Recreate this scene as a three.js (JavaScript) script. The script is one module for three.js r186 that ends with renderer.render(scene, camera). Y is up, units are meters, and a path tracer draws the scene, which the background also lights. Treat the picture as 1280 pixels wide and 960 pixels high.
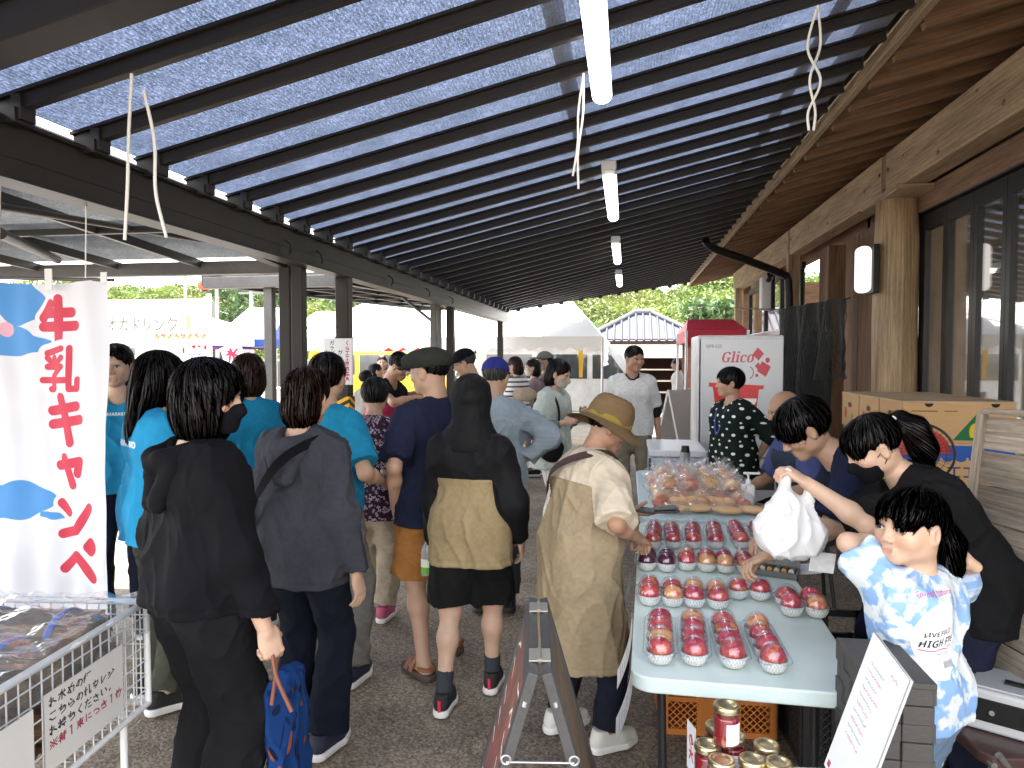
import * as THREE from 'three';
import { mergeGeometries } from 'three/addons/utils/BufferGeometryUtils.js';
import { ImprovedNoise } from 'three/addons/math/ImprovedNoise.js';
import { RoundedBoxGeometry } from 'three/addons/geometries/RoundedBoxGeometry.js';
import { RectAreaLightUniformsLib } from 'three/addons/lights/RectAreaLightUniformsLib.js';
RectAreaLightUniformsLib.init();

// ---------- camera, sky, sun, exposure ----------
const scene = new THREE.Scene();
const F = 900, CAMY = 1.62, YAW = Math.atan(0.1589), PITCH = 0.0367;
const camera = new THREE.PerspectiveCamera(2 * Math.atan(480 / F) * 180 / Math.PI, 4 / 3, 0.05, 600);
camera.position.set(0, CAMY, 0);
camera.rotation.set(PITCH * -1, YAW, 0, 'YXZ');
camera.updateMatrixWorld(true);
const sunDir = new THREE.Vector3(-0.24, 0.95, -0.27).normalize();
{ // hazy summer sky with thin cloud: pale at the horizon, light blue overhead
  const W = 512, H = 256, d = new Float32Array(W * H * 4), nz = new ImprovedNoise();
  for (let y = 0; y < H; y++) for (let x = 0; x < W; x++) {
    const el = ((y + 0.5) / H - 0.5) * Math.PI, az = ((x + 0.5) / W - 0.5) * 2 * Math.PI, X = Math.cos(az) * Math.cos(el), Y = Math.sin(el), Z = Math.sin(az) * Math.cos(el);
    let n = 0, a = 0.5; for (let k = 1; k < 32; k *= 2) { n += a * nz.noise(X * 2.2 * k + 9, Y * 4 * k + 3, Z * 2.2 * k + 5); a *= 0.55; }
    const t = Math.pow(Math.max(0, Y), 0.6), c = Math.min(1, Math.max(0, 0.55 + 1.3 * n)), cs = X * sunDir.x + Y * sunDir.y + Z * sunDir.z, gl = 0.35 * Math.pow(Math.max(0, cs), 14);
    const A = [1.3, 1.25, 1.17], B = [0.40, 0.56, 0.84], C = [1.15, 1.11, 1.06];
    for (let k = 0; k < 3; k++) { const clear = A[k] + (B[k] - A[k]) * t; d[(y * W + x) * 4 + k] = (Y < 0 ? 0.45 * A[k] : clear + (C[k] - clear) * c * 0.7) * 1.0 + gl; }
    d[(y * W + x) * 4 + 3] = 1;
  }
  const t = new THREE.DataTexture(d, W, H, THREE.RGBAFormat, THREE.FloatType); t.mapping = THREE.EquirectangularReflectionMapping; t.magFilter = t.minFilter = THREE.LinearFilter; t.needsUpdate = true;
  scene.background = t; scene.environment = t;
}
const sun = new THREE.DirectionalLight(new THREE.Color(1, 0.91, 0.78), 4.6);
sun.name = 'sun'; sun.position.copy(sunDir).multiplyScalar(40); sun.castShadow = true; sun.shadow.radius = 1.5;
Object.assign(sun.shadow.camera, { left: -30, right: 30, top: 30, bottom: -30, near: 1, far: 120 });
sun.shadow.mapSize.set(2048, 2048);
scene.add(sun, sun.target);
const renderer = new THREE.WebGLRenderer({ antialias: true });
renderer.toneMapping = THREE.LinearToneMapping;
renderer.toneMappingExposure = 5.7;
renderer.shadowMap.enabled = true;
// ---------- helpers ----------
function mulberry(a) { return () => { a |= 0; a = a + 0x6D2B79F5 | 0; let t = Math.imul(a ^ a >>> 15, 1 | a); t = t + Math.imul(t ^ t >>> 7, 61 | t) ^ t; return ((t ^ t >>> 14) >>> 0) / 4294967296; }; }
const rnd = mulberry(7), rr = (a, b) => a + (b - a) * rnd();
const V = (x, y, z) => new THREE.Vector3(x, y, z), PI = Math.PI;
const NZ = new ImprovedNoise(), noise = (x, y, z) => NZ.noise(x + 100.3, y + 57.7, z + 31.1);
const fbm = (x, y, z, o = 4) => { let s = 0, a = 0.5; for (let i = 0; i < o; i++) { s += a * noise(x, y, z); x *= 2.03; y *= 2.03; z *= 2.03; a *= 0.5; } return s; };
const lerp = (a, b, t) => a + (b - a) * t, clamp = (x, a = 0, b = 1) => Math.min(b, Math.max(a, x));
const sstep = (a, b, x) => { const t = clamp((x - a) / (b - a)); return t * t * (3 - 2 * t); };
// photo pixel (1280 x 960) -> point: a distance D along -z, a height y, or a wall x
function rayOf(u, v) { return V((u - 640) / F, (480 - v) / F, -1).applyEuler(camera.rotation); }
function PX(u, v, D) { const r = rayOf(u, v); return r.multiplyScalar(-D / r.z).add(camera.position); }
function GP(u, v, y = 0) { const r = rayOf(u, v); return r.multiplyScalar((y - CAMY) / r.y).add(camera.position); }
const names = {};
function numbered(n) { const k = (names[n] = (names[n] ?? -1) + 1); return k ? n + '_' + String(k).padStart(3, '0') : n; }
function prep(m) { m.castShadow = true; m.receiveShadow = true; return m; }
function thing(name, label, category, group, pos, ry = 0) {
  const g = new THREE.Group(); g.name = numbered(name); g.userData = { label, category }; if (group) g.userData.group = group;
  if (pos) g.position.copy(pos); g.rotation.y = ry; scene.add(g); return g;
}
function part(name, geo, mat, parent, label) { const m = prep(new THREE.Mesh(Array.isArray(geo) ? merge(geo) : geo, mat)); m.name = name; if (label) m.userData.label = label; parent.add(m); return m; }
function solo(name, label, category, geo, mat, group) { const m = prep(new THREE.Mesh(Array.isArray(geo) ? merge(geo) : geo, mat)); m.name = numbered(name); m.userData = { label, category }; if (group) m.userData.group = group; scene.add(m); return m; }
function struct(name, geo, mat, kind = 'structure') { const m = prep(new THREE.Mesh(Array.isArray(geo) ? merge(geo) : geo, mat)); m.name = numbered(name); m.userData = { kind }; scene.add(m); return m; }
function merge(list) {
  const l = list.map((g) => { const c = g.index ? g.toNonIndexed() : g.clone(); for (const k of Object.keys(c.attributes)) if (!['position', 'normal', 'uv'].includes(k)) c.deleteAttribute(k); if (!c.attributes.normal) c.computeVertexNormals(); if (!c.attributes.uv) uvm(c); return c; });
  return mergeGeometries(l);
}
// uv in metres, by the face's main direction; 'axis' is the long direction of the grain (becomes u)
function uvm(g, axis, off = 0) {
  const p = g.attributes.position, n = g.attributes.normal, uv = new Float32Array(p.count * 2);
  for (let i = 0; i < p.count; i++) {
    const x = p.getX(i), y = p.getY(i), z = p.getZ(i), ax = Math.abs(n.getX(i)), ay = Math.abs(n.getY(i)), az = Math.abs(n.getZ(i));
    let a, b;
    if (ax >= ay && ax >= az) { a = z; b = y; if (axis === 'y') { a = y; b = z; } } else if (ay >= az) { a = x; b = z; if (axis === 'z') { a = z; b = x; } } else { a = x; b = y; if (axis === 'y') { a = y; b = x; } }
    uv[i * 2] = a + off; uv[i * 2 + 1] = b + off * 1.7;
  }
  g.setAttribute('uv', new THREE.BufferAttribute(uv, 2)); return g;
}
function B(w, h, d, x = 0, y = 0, z = 0, axis, off) { const g = new THREE.BoxGeometry(w, h, d); uvm(g, axis, off); g.translate(x, y, z); return g; }
function RB(w, h, d, r, x = 0, y = 0, z = 0, seg = 2, axis) { const g = new RoundedBoxGeometry(w, h, d, seg, r).toNonIndexed(); uvm(g, axis); g.translate(x, y, z); return g; }
function Cy(r0, r1, h, x = 0, y = 0, z = 0, seg = 20) { const g = new THREE.CylinderGeometry(r0, r1, h, seg); g.translate(x, y, z); return g; }
function bar(a, b, r, seg = 8, r2 = r) { const d = b.clone().sub(a), g = new THREE.CylinderGeometry(r2, r, d.length(), seg); g.applyQuaternion(new THREE.Quaternion().setFromUnitVectors(V(0, 1, 0), d.normalize())); g.translate((a.x + b.x) / 2, (a.y + b.y) / 2, (a.z + b.z) / 2); return g; }
// a square bar between two points
function beam(a, b, w, h, axis = 'z') { const d = b.clone().sub(a), L = d.length(), g = B(w, h, L, 0, 0, 0, axis, rnd() * 5), m = new THREE.Matrix4().lookAt(b, a, V(0, 1, 0)); g.applyMatrix4(m); g.translate((a.x + b.x) / 2, (a.y + b.y) / 2, (a.z + b.z) / 2); return g; }
function tube(pts, r, seg = 24, rs = 8) { return new THREE.TubeGeometry(new THREE.CatmullRomCurve3(pts), seg, r, rs); }
function lathe(pts, seg = 32) { return new THREE.LatheGeometry(pts.map(([r, y]) => new THREE.Vector2(r, y)), seg); }
// a thickened sheet of vertices f(u,v): nu x nv
function sheet(f, nu, nv, th = 0.002) {
  const P = [], ix = [], U = []; const at = (i, j) => i * (nv + 1) + j;
  for (let i = 0; i <= nu; i++) for (let j = 0; j <= nv; j++) { const p = f(i / nu, j / nv); P.push(p.x, p.y, p.z); U.push(i / nu, j / nv); }
  const top = P.length / 3;
  const g0 = new THREE.BufferGeometry(); g0.setAttribute('position', new THREE.Float32BufferAttribute(P, 3));
  for (let i = 0; i < nu; i++) for (let j = 0; j < nv; j++) ix.push(at(i, j), at(i + 1, j), at(i + 1, j + 1), at(i, j), at(i + 1, j + 1), at(i, j + 1));
  g0.setIndex(ix.slice()); g0.computeVertexNormals();
  if (!th) { g0.setAttribute('uv', new THREE.Float32BufferAttribute(U, 2)); return g0.toNonIndexed(); }
  const n = g0.attributes.normal, P2 = P.slice();
  for (let i = 0; i < top; i++) P2.push(P[i * 3] - n.getX(i) * th, P[i * 3 + 1] - n.getY(i) * th, P[i * 3 + 2] - n.getZ(i) * th);
  const m = ix.length; for (let k = 0; k < m; k += 3) ix.push(ix[k] + top, ix[k + 2] + top, ix[k + 1] + top);
  const edge = (a, b) => ix.push(a, b + top, b, a, a + top, b + top);
  for (let i = 0; i < nu; i++) { edge(at(i + 1, 0), at(i, 0)); edge(at(i, nv), at(i + 1, nv)); }
  for (let j = 0; j < nv; j++) { edge(at(0, j), at(0, j + 1)); edge(at(nu, j + 1), at(nu, j)); }
  const g = new THREE.BufferGeometry(); g.setAttribute('position', new THREE.Float32BufferAttribute(P2, 3)); g.setAttribute('uv', new THREE.Float32BufferAttribute(U.concat(U), 2)); g.setIndex(ix); g.computeVertexNormals(); return g.toNonIndexed();
}
// ---------- textures ----------
function tex(w, h, fn, srgb = true, rep) { // fn(x,y) -> [r,g,b(,a)] 0..1
  const d = new Uint8Array(w * h * 4);
  for (let y = 0; y < h; y++) for (let x = 0; x < w; x++) { const c = fn(x, y), i = (y * w + x) * 4; d[i] = clamp(c[0]) * 255; d[i + 1] = clamp(c[1]) * 255; d[i + 2] = clamp(c[2]) * 255; d[i + 3] = c[3] === undefined ? 255 : clamp(c[3]) * 255; }
  const t = new THREE.DataTexture(d, w, h); t.wrapS = t.wrapT = THREE.RepeatWrapping; t.magFilter = t.minFilter = THREE.LinearFilter; if (srgb) t.colorSpace = THREE.SRGBColorSpace; if (rep) t.repeat.set(rep[0], rep[1]); t.needsUpdate = true; return t;
}
function tileNoise(w, h, sx, sy, seed, o = 4) { // periodic fbm on a torus-free lattice
  const r = mulberry(seed), out = new Float32Array(w * h); let amp = 0.5, tot = 0;
  for (let k = 0; k < o; k++) {
    const nx = Math.min(w, Math.round(sx * 2 ** k)), ny = Math.min(h, Math.round(sy * 2 ** k)), L = new Float32Array(nx * ny).map(() => r());
    for (let y = 0; y < h; y++) for (let x = 0; x < w; x++) {
      const fx = x / w * nx, fy = y / h * ny, ix = Math.floor(fx), iy = Math.floor(fy); let tx = fx - ix, ty = fy - iy; tx = tx * tx * (3 - 2 * tx); ty = ty * ty * (3 - 2 * ty);
      const a = L[iy % ny * nx + ix % nx], b = L[iy % ny * nx + (ix + 1) % nx], c = L[(iy + 1) % ny * nx + ix % nx], d = L[(iy + 1) % ny * nx + (ix + 1) % nx];
      out[y * w + x] += amp * lerp(lerp(a, b, tx), lerp(c, d, tx), ty);
    }
    tot += amp; amp *= 0.55;
  }
  for (let i = 0; i < out.length; i++) out[i] /= tot; return out;
}
function canvasTex(w, h, draw) { const c = document.createElement('canvas'); c.width = w; c.height = h; const g = c.getContext('2d'); draw(g, w, h); const t = new THREE.CanvasTexture(c); t.colorSpace = THREE.SRGBColorSpace; t.wrapS = t.wrapT = THREE.RepeatWrapping; t.magFilter = THREE.LinearFilter; return t; }
function clone(t, rx, ry) { const c = t.clone(); c.repeat.set(rx, ry); c.needsUpdate = true; return c; }
const TX = {};
{ const a = tileNoise(256, 256, 90, 90, 3, 2), b = tileNoise(256, 256, 5, 5, 4, 4); TX.fine = tex(256, 256, (x, y) => { const v = 0.65 * a[y * 256 + x] + 0.35 * b[y * 256 + x]; return [v, v, v]; }, false, [2.2, 2.2]);
  TX.mottle = tex(256, 256, (x, y) => { const v = 0.78 + 0.3 * (0.4 * a[y * 256 + x] + 0.6 * b[y * 256 + x]); return [v, v, v]; }, true, [0.9, 0.9]); }
{ const b = tileNoise(256, 256, 6, 6, 14, 4); TX.soft = tex(256, 256, (x, y) => { const v = 0.93 + 0.09 * b[y * 256 + x]; return [v, v, v]; }, true, [0.8, 0.8]); }
{ const s = 128; TX.weave = tex(s, s, (x, y) => { const v = 0.5 + 0.25 * Math.sin(x / s * PI * 2 * 32) * Math.cos(y / s * PI * 2 * 32) + 0.2 * rnd(); return [v, v, v]; }, false, [12, 12]); }
{ const a = tileNoise(512, 256, 4, 60, 11, 3), b = tileNoise(512, 256, 3, 9, 12, 3), c = tileNoise(512, 256, 40, 128, 13, 2);
  const f = (x, y) => { const i = y * 512 + x; return 0.45 * a[i] + 0.35 * b[i] + 0.2 * c[i]; };
  TX.wood = tex(512, 256, (x, y) => { const v = 0.5 + 0.72 * (f(x, y) - 0.2); return [v, v * 0.97, v * 0.93]; }, true, [0.7, 2.2]);
  TX.woodB = tex(512, 256, (x, y) => { const v = f(x, y); return [v, v, v]; }, false, [0.7, 2.2]); }
const MAT = {};
function mat(color, rough = 0.6, o = {}) { const c = new THREE.Color(); if (Array.isArray(color)) c.setRGB(...color); else c.set(color); const P = ['transmission', 'clearcoat', 'sheen', 'thickness', 'ior', 'attenuationColor'].some((k) => k in o) ? THREE.MeshPhysicalMaterial : THREE.MeshStandardMaterial; return new P({ color: c, roughness: rough, ...o }); }
const woodMat = (c, r = 0.75) => mat(c, r, { map: TX.wood, bumpMap: TX.woodB, bumpScale: 0.0012 });
const metalMat = (c, r = 0.45, m = 0.3) => mat(c, r, { metalness: m, map: TX.mottle, bumpMap: TX.fine, bumpScale: 0.0003 });
const plasticMat = (c, r = 0.45) => mat(c, r, { map: TX.soft, bumpMap: TX.fine, bumpScale: 0.0003 });
// ---------- stroke lettering for the Japanese signs: points on a 0..A grid ----------
const G = { 牛: '3114;2383;1696;505A', 乳: '5011;1223;3233;5243;1454363929;0767;70799997', キ: '1382;1695;406A', ャ: '259487;436A', ン: '1234;195893', ペ: '164398;8091827180', ヒ: '21283999;2583', オ: '1393;606958;6318', カ: '13838968;504519', ト: '404A;4478', ド: '404A;4478;7183;9092', リ: '2126;707649', ク: '4015;4292863A', 氷: '505A49;134318;9264;5399;3142', ガ: '13838968;504519;8192;90A1', ラ: '3181;1494773A', ポ: '1393;505A;3518;7598;9091A1A090', 大: '1494;50541A;549A', 抽: '0343;202918;0745;535A9A9353;707A;5696', 選: '1122;042417;0A289A;41616343;71919373;4595;3797;5457;8487;5849;7889', 会: '5005;50A5;3575;1797;573979;788A', が: '13737859;4029;8295;90A1', 当: '5053;2133;8173;14949A1A;1797', た: '1262;4019;5686;5A9A', る: '21813575987A4A4868', '！': '5056;5959', こ: '2282;174A8A', ち: '1383;4036659498794A', ら: '4163;2427668598794A', の: '524817254283967A', お: '1363;303A185598', 持: '0343;202918;0745;5292;7074;4494;4797;777A;5868', く: '70357A', だ: '1262;4019;5686;5A9A;8191', さ: '1384;4177;27398A', い: '112838;7296', '。': '2829383728', '※': '1199;9119;5152;5859;1525;8595', 薪: '1292;3033;7073;0444;2447;0747;242A;5494;5459;747A;6757', 束: '1292;505A;2484862624;5619;5699', に: '2129;5383;5798', つ: '143385977949', き: '1383;1575;4077;283989', 枚: '0444;202A;2417;6015;5393;836 A;5A', '１': '3150;505A', 市: '5052;1292;2428;248488;525A', 商: '5052;1292;2A24848A;4668;3848', 品: '3171733331;16464919 16;5696995956', 券: '1484;2283;505419;5499;4767', 店: '5051;11A1;111A;505 5;56869A5A56', で: '129254679A', ま: '1282;1585;5058483758', を: '1282;4025;2666;8449', レ: '212983', ジ: '1233;1534;192893;7182', 札: '0444;202A;2418;707A9A98', れ: '1343;202A;2418636 97 9', 求: '1393;505A;4219;5399;8182', め: '2259;7018395A;3394978A', 御: '2005;2309;4191;4343' };
function strokes(ch) { return (G[ch] ?? '1191;1999;5159').replaceAll(' ', '').split(';').map((s) => { const p = []; for (let i = 0; i + 1 < s.length; i += 2) p.push([parseInt(s[i], 11), parseInt(s[i + 1], 11)]); return p; }); }
function jtext(g, str, x, y, size, lw, color, vertical = false, step = 1.12) {
  g.strokeStyle = color; g.lineWidth = lw; g.lineCap = 'round'; g.lineJoin = 'round';
  [...str].forEach((ch, i) => { const ox = vertical ? x : x + i * size * step, oy = vertical ? y + i * size * step : y; if (ch === ' ') return; for (const s of strokes(ch)) { g.beginPath(); s.forEach(([a, b], k) => { const X = ox + a / 10 * size, Y = oy + b / 10 * size; k ? g.lineTo(X, Y) : g.moveTo(X, Y); }); if (s.length === 1) g.lineTo(ox + s[0][0] / 10 * size + 0.1, oy + s[0][1] / 10 * size); g.stroke(); } });
}
// ---------- distance-field modelling ----------
class Field {
  constructor(mn, mx, c) { this.mn = mn; this.c = c; this.n = mn.map((a, i) => Math.ceil((mx[i] - a) / c) + 1); this.f = new Float32Array(this.n[0] * this.n[1] * this.n[2]).fill(9); }
  run(lo, hi, fn) {
    const { mn, c, n, f } = this, a = [0, 1, 2].map((i) => Math.max(0, Math.floor((lo[i] - mn[i]) / c))), b = [0, 1, 2].map((i) => Math.min(n[i] - 1, Math.ceil((hi[i] - mn[i]) / c)));
    for (let k = a[2]; k <= b[2]; k++) { const z = mn[2] + k * c; for (let j = a[1]; j <= b[1]; j++) { const y = mn[1] + j * c; let o = (k * n[1] + j) * n[0] + a[0]; for (let i = a[0]; i <= b[0]; i++, o++) f[o] = fn(mn[0] + i * c, y, z, f[o]); } }
  }
  static smin(a, b, k) { if (k <= 0) return Math.min(a, b); const h = Math.max(k - Math.abs(a - b), 0) / k; return Math.min(a, b) - h * h * k * 0.25; }
  // tapered capsule; flat: bit 1 cuts the a end, bit 2 the b end
  cone(a, b, ra, rb, k = 0.02, flat = 0, sub = false) {
    const dx = b.x - a.x, dy = b.y - a.y, dz = b.z - a.z, L2 = dx * dx + dy * dy + dz * dz || 1e-9, L = Math.sqrt(L2), R = Math.max(ra, rb) + Math.max(k, 3 * this.c) + 0.012;
    this.run([Math.min(a.x, b.x) - R, Math.min(a.y, b.y) - R, Math.min(a.z, b.z) - R], [Math.max(a.x, b.x) + R, Math.max(a.y, b.y) + R, Math.max(a.z, b.z) + R], (x, y, z, f) => {
      const px = x - a.x, py = y - a.y, pz = z - a.z, tu = (px * dx + py * dy + pz * dz) / L2, t = tu < 0 ? 0 : tu > 1 ? 1 : tu, ex = px - t * dx, ey = py - t * dy, ez = pz - t * dz;
      let d = Math.sqrt(ex * ex + ey * ey + ez * ez) - (ra + (rb - ra) * t);
      if (flat & 1) d = Math.max(d, -tu * L); if (flat & 2) d = Math.max(d, (tu - 1) * L);
      return sub ? -Field.smin(-f, d, k) : Field.smin(f, d, k);
    }); return this;
  }
  ell(c, r, k = 0.02, sub = false, q = null) {
    const R = Math.max(...r), m = Math.max(k, 3 * this.c) + 0.012, e = q ? [R, R, R] : r, qi = q ? q.clone().invert() : null, w = V(0, 0, 0);
    this.run([c[0] - e[0] - m, c[1] - e[1] - m, c[2] - e[2] - m], [c[0] + e[0] + m, c[1] + e[1] + m, c[2] + e[2] + m], (x, y, z, f) => {
      let px = x - c[0], py = y - c[1], pz = z - c[2]; if (qi) { w.set(px, py, pz).applyQuaternion(qi); px = w.x; py = w.y; pz = w.z; }
      const ax = px / r[0], ay = py / r[1], az = pz / r[2], k0 = Math.sqrt(ax * ax + ay * ay + az * az), bx = ax / r[0], by = ay / r[1], bz = az / r[2], k1 = Math.sqrt(bx * bx + by * by + bz * bz);
      const d = k1 < 1e-9 ? -Math.min(...r) : k0 * (k0 - 1) / k1;
      return sub ? -Field.smin(-f, d, k) : Field.smin(f, d, k);
    }); return this;
  }
  clip(fn) { this.run(this.mn, this.mn.map((a, i) => a + this.n[i] * this.c), (x, y, z, f) => f > 1 ? f : Math.max(f, fn(x, y, z))); return this; }
  disp(fn, band = 0.03) { this.run(this.mn, this.mn.map((a, i) => a + this.n[i] * this.c), (x, y, z, f) => Math.abs(f) < band ? f + fn(x, y, z) : f); return this; }
  at(x, y, z) {
    const { mn, c, n, f } = this; let fx = (x - mn[0]) / c, fy = (y - mn[1]) / c, fz = (z - mn[2]) / c;
    const i = clamp(Math.floor(fx), 0, n[0] - 2), j = clamp(Math.floor(fy), 0, n[1] - 2), k = clamp(Math.floor(fz), 0, n[2] - 2); fx -= i; fy -= j; fz -= k;
    const o = (k * n[1] + j) * n[0] + i, Y = n[0], Z = n[0] * n[1], m = (q) => Math.min(q, 0.2);
    return lerp(lerp(lerp(m(f[o]), m(f[o + 1]), fx), lerp(m(f[o + Y]), m(f[o + Y + 1]), fx), fy), lerp(lerp(m(f[o + Z]), m(f[o + Z + 1]), fx), lerp(m(f[o + Z + Y]), m(f[o + Z + Y + 1]), fx), fy), fz);
  }
  grad(x, y, z) { const e = this.c * 0.7; return V(this.at(x + e, y, z) - this.at(x - e, y, z), this.at(x, y + e, z) - this.at(x, y - e, z), this.at(x, y, z + e) - this.at(x, y, z - e)).normalize(); }
  mesh() { // surface nets
    const { mn, c, n, f } = this, [X, Y, Zn] = n, id = new Int32Array(f.length).fill(-1), P = [], N = [], ix = [], sx = 1, sy = X, sz = X * Y, off = [0, sx, sy, sx + sy, sz, sx + sz, sy + sz, sx + sy + sz];
    const E = [[0, 1], [2, 3], [4, 5], [6, 7], [0, 2], [1, 3], [4, 6], [5, 7], [0, 4], [1, 5], [2, 6], [3, 7]];
    for (let k = 0; k < Zn - 1; k++) for (let j = 0; j < Y - 1; j++) for (let i = 0; i < X - 1; i++) {
      const o = (k * Y + j) * X + i; let m = 0; for (let q = 0; q < 8; q++) if (f[o + off[q]] < 0) m |= 1 << q;
      if (m === 0 || m === 255) continue;
      let vx = 0, vy = 0, vz = 0, w = 0;
      for (const [a, b] of E) { if (((m >> a) & 1) === ((m >> b) & 1)) continue; const fa = f[o + off[a]], fb = f[o + off[b]], t = fa / (fa - fb); vx += (a & 1) + t * ((b & 1) - (a & 1)); vy += ((a >> 1) & 1) + t * (((b >> 1) & 1) - ((a >> 1) & 1)); vz += (a >> 2) + t * ((b >> 2) - (a >> 2)); w++; }
      const x = mn[0] + (i + vx / w) * c, y = mn[1] + (j + vy / w) * c, z = mn[2] + (k + vz / w) * c; id[o] = P.length / 3; P.push(x, y, z); const g = this.grad(x, y, z); N.push(g.x, g.y, g.z);
    }
    const quad = (a, b, cc, d, s) => { if (a < 0 || b < 0 || cc < 0 || d < 0) return; if (!s) ix.push(a, b, cc, a, cc, d); else ix.push(a, cc, b, a, d, cc); };
    for (let k = 1; k < Zn - 1; k++) for (let j = 1; j < Y - 1; j++) for (let i = 1; i < X - 1; i++) {
      const o = (k * Y + j) * X + i, s = f[o] < 0;
      if (s !== f[o + sx] < 0) quad(id[o], id[o - sy], id[o - sy - sz], id[o - sz], !s);
      if (s !== f[o + sy] < 0) quad(id[o], id[o - sz], id[o - sx - sz], id[o - sx], !s);
      if (s !== f[o + sz] < 0) quad(id[o], id[o - sx], id[o - sx - sy], id[o - sy], !s);
    }
    const g = new THREE.BufferGeometry(); g.setAttribute('position', new THREE.Float32BufferAttribute(P, 3)); g.setAttribute('normal', new THREE.Float32BufferAttribute(N, 3)); g.setIndex(ix); return g;
  }
}
// cylinder uv about the person's own axis: u once round, v in metres of height
function uvCyl(g, cx = 0, cz = 0) {
  const p = g.attributes.position, uv = new Float32Array(p.count * 2);
  for (let i = 0; i < p.count; i++) { uv[i * 2] = Math.atan2(p.getX(i) - cx, p.getZ(i) - cz) / (2 * PI) + 0.5; uv[i * 2 + 1] = p.getY(i); }
  // keep triangles across the seam whole
  g.setAttribute("uv", new THREE.BufferAttribute(uv, 2)); const g2 = g.index ? g.toNonIndexed() : g, q = g2.attributes.uv;
  for (let i = 0; i < q.count; i += 3) { const m = Math.max(q.getX(i), q.getX(i + 1), q.getX(i + 2)); for (let k = 0; k < 3; k++) if (m - q.getX(i + k) > 0.5) q.setX(i + k, q.getX(i + k) + 1); }
  return g2;
}
// ---------- heads and hands (built once, reused) ----------
const tagged = (g, t) => { g = g.index ? g.toNonIndexed() : g.clone(); for (const k of Object.keys(g.attributes)) if (k !== 'position' && k !== 'normal') g.deleteAttribute(k); const n = g.attributes.position.count; g.setAttribute('tag', new THREE.BufferAttribute(new Float32Array(n).fill(t), 1)); return g; };
const headCache = {};
function headGeo(kind = 'adult') { // origin mid skull, face to +z, about 0.225 high
  if (headCache[kind]) return headCache[kind];
  const child = kind === 'child', man = kind === 'man', c = child ? 0.003 : 0.0042, h = new Field([-0.105, -0.2, -0.13], [0.105, 0.13, 0.135], c);
  h.ell([0, 0.03, -0.012], [0.074, 0.081, 0.094], 0).ell([0, -0.03, 0.024], child ? [0.068, 0.072, 0.062] : [0.061, 0.078, 0.064], 0.05);
  h.ell([0, child ? -0.086 : -0.094, 0.062], [0.024, 0.018, 0.02], 0.035);
  for (const s of [-1, 1]) { h.ell([s * 0.046, -0.06, 0.004], man ? [0.022, 0.026, 0.03] : [0.017, 0.022, 0.03], 0.03).ell([s * 0.043, -0.026, 0.056], child ? [0.027, 0.026, 0.024] : [0.022, 0.018, 0.022], 0.025); }
  h.cone(V(-0.034, 0.02, 0.074), V(0.034, 0.02, 0.074), 0.012, 0.012, 0.02);
  for (const s of [-1, 1]) h.ell([s * 0.031, 0.0, 0.096], [0.021, 0.012, 0.013], 0.012, true);
  h.cone(V(0, 0.006, 0.083), V(0, -0.03, child ? 0.096 : 0.103), 0.0075, child ? 0.010 : 0.0115, 0.012);
  for (const s of [-1, 1]) h.ell([s * 0.0125, -0.034, 0.092], [0.009, 0.008, 0.011], 0.008);
  h.cone(V(-0.017, -0.061, 0.083), V(0.017, -0.061, 0.083), 0.006, 0.006, 0.01).cone(V(-0.013, -0.072, 0.083), V(0.013, -0.072, 0.083), 0.007, 0.007, 0.01);
  h.cone(V(-0.022, -0.0665, 0.092), V(0.022, -0.0665, 0.092), 0.0028, 0.0028, 0.003, 0, true);
  for (const s of [-1, 1]) { const q = new THREE.Quaternion().setFromEuler(new THREE.Euler(0.1, s * 0.35, s * -0.12)); h.ell([s * 0.076, -0.012, -0.008], [0.011, 0.032, 0.019], 0.008, false, q).ell([s * 0.087, -0.01, -0.002], [0.006, 0.02, 0.010], 0.004, true, q); }
  h.cone(V(0, -0.05, -0.024), V(0, -0.19, -0.035), man ? 0.056 : 0.047, man ? 0.06 : 0.05, 0.03);
  let g = tagged(h.mesh(), 0); { const p = g.attributes.position, t = g.attributes.tag; for (let i = 0; i < p.count; i++) { const x = p.getX(i), y = p.getY(i), z = p.getZ(i); if (z > 0.07 && Math.abs(x) < 0.02 - 0.6 * Math.abs(y + 0.066) && y < -0.058 && y > -0.075) t.setX(i, 1); else if (z > 0.05 && y > -0.055 && y < -0.02 && Math.abs(Math.abs(x) - 0.04) < 0.02) t.setX(i, 5); } }
  const L = [g];
  for (const s of [-1, 1]) {
    const e = new THREE.SphereGeometry(0.0135, 14, 10); e.scale(1.1, 0.62, 1); e.translate(s * 0.031, -0.0005, 0.0765); L.push(tagged(e, 2));
    const i = new THREE.SphereGeometry(0.0062, 12, 8); i.scale(1, 1, 0.5); i.translate(s * 0.031, 0.0, 0.0885); L.push(tagged(i, 3));
    L.push(tagged(tube([V(s * 0.0165, -0.001, 0.0865), V(s * 0.024, 0.0072, 0.0905), V(s * 0.034, 0.0085, 0.0895), V(s * 0.047, 0.002, 0.079)], 0.0016, 8, 5), 4));
    const br = tube([V(s * 0.014, 0.022, 0.0875), V(s * 0.027, 0.027, 0.0872), V(s * 0.04, 0.0265, 0.081), V(s * 0.052, 0.02, 0.069)], man ? 0.003 : 0.0022, 8, 5); L.push(tagged(br, 4));
  }
  return headCache[kind] = mergeGeometries(L);
}
const handCache = {};
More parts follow.
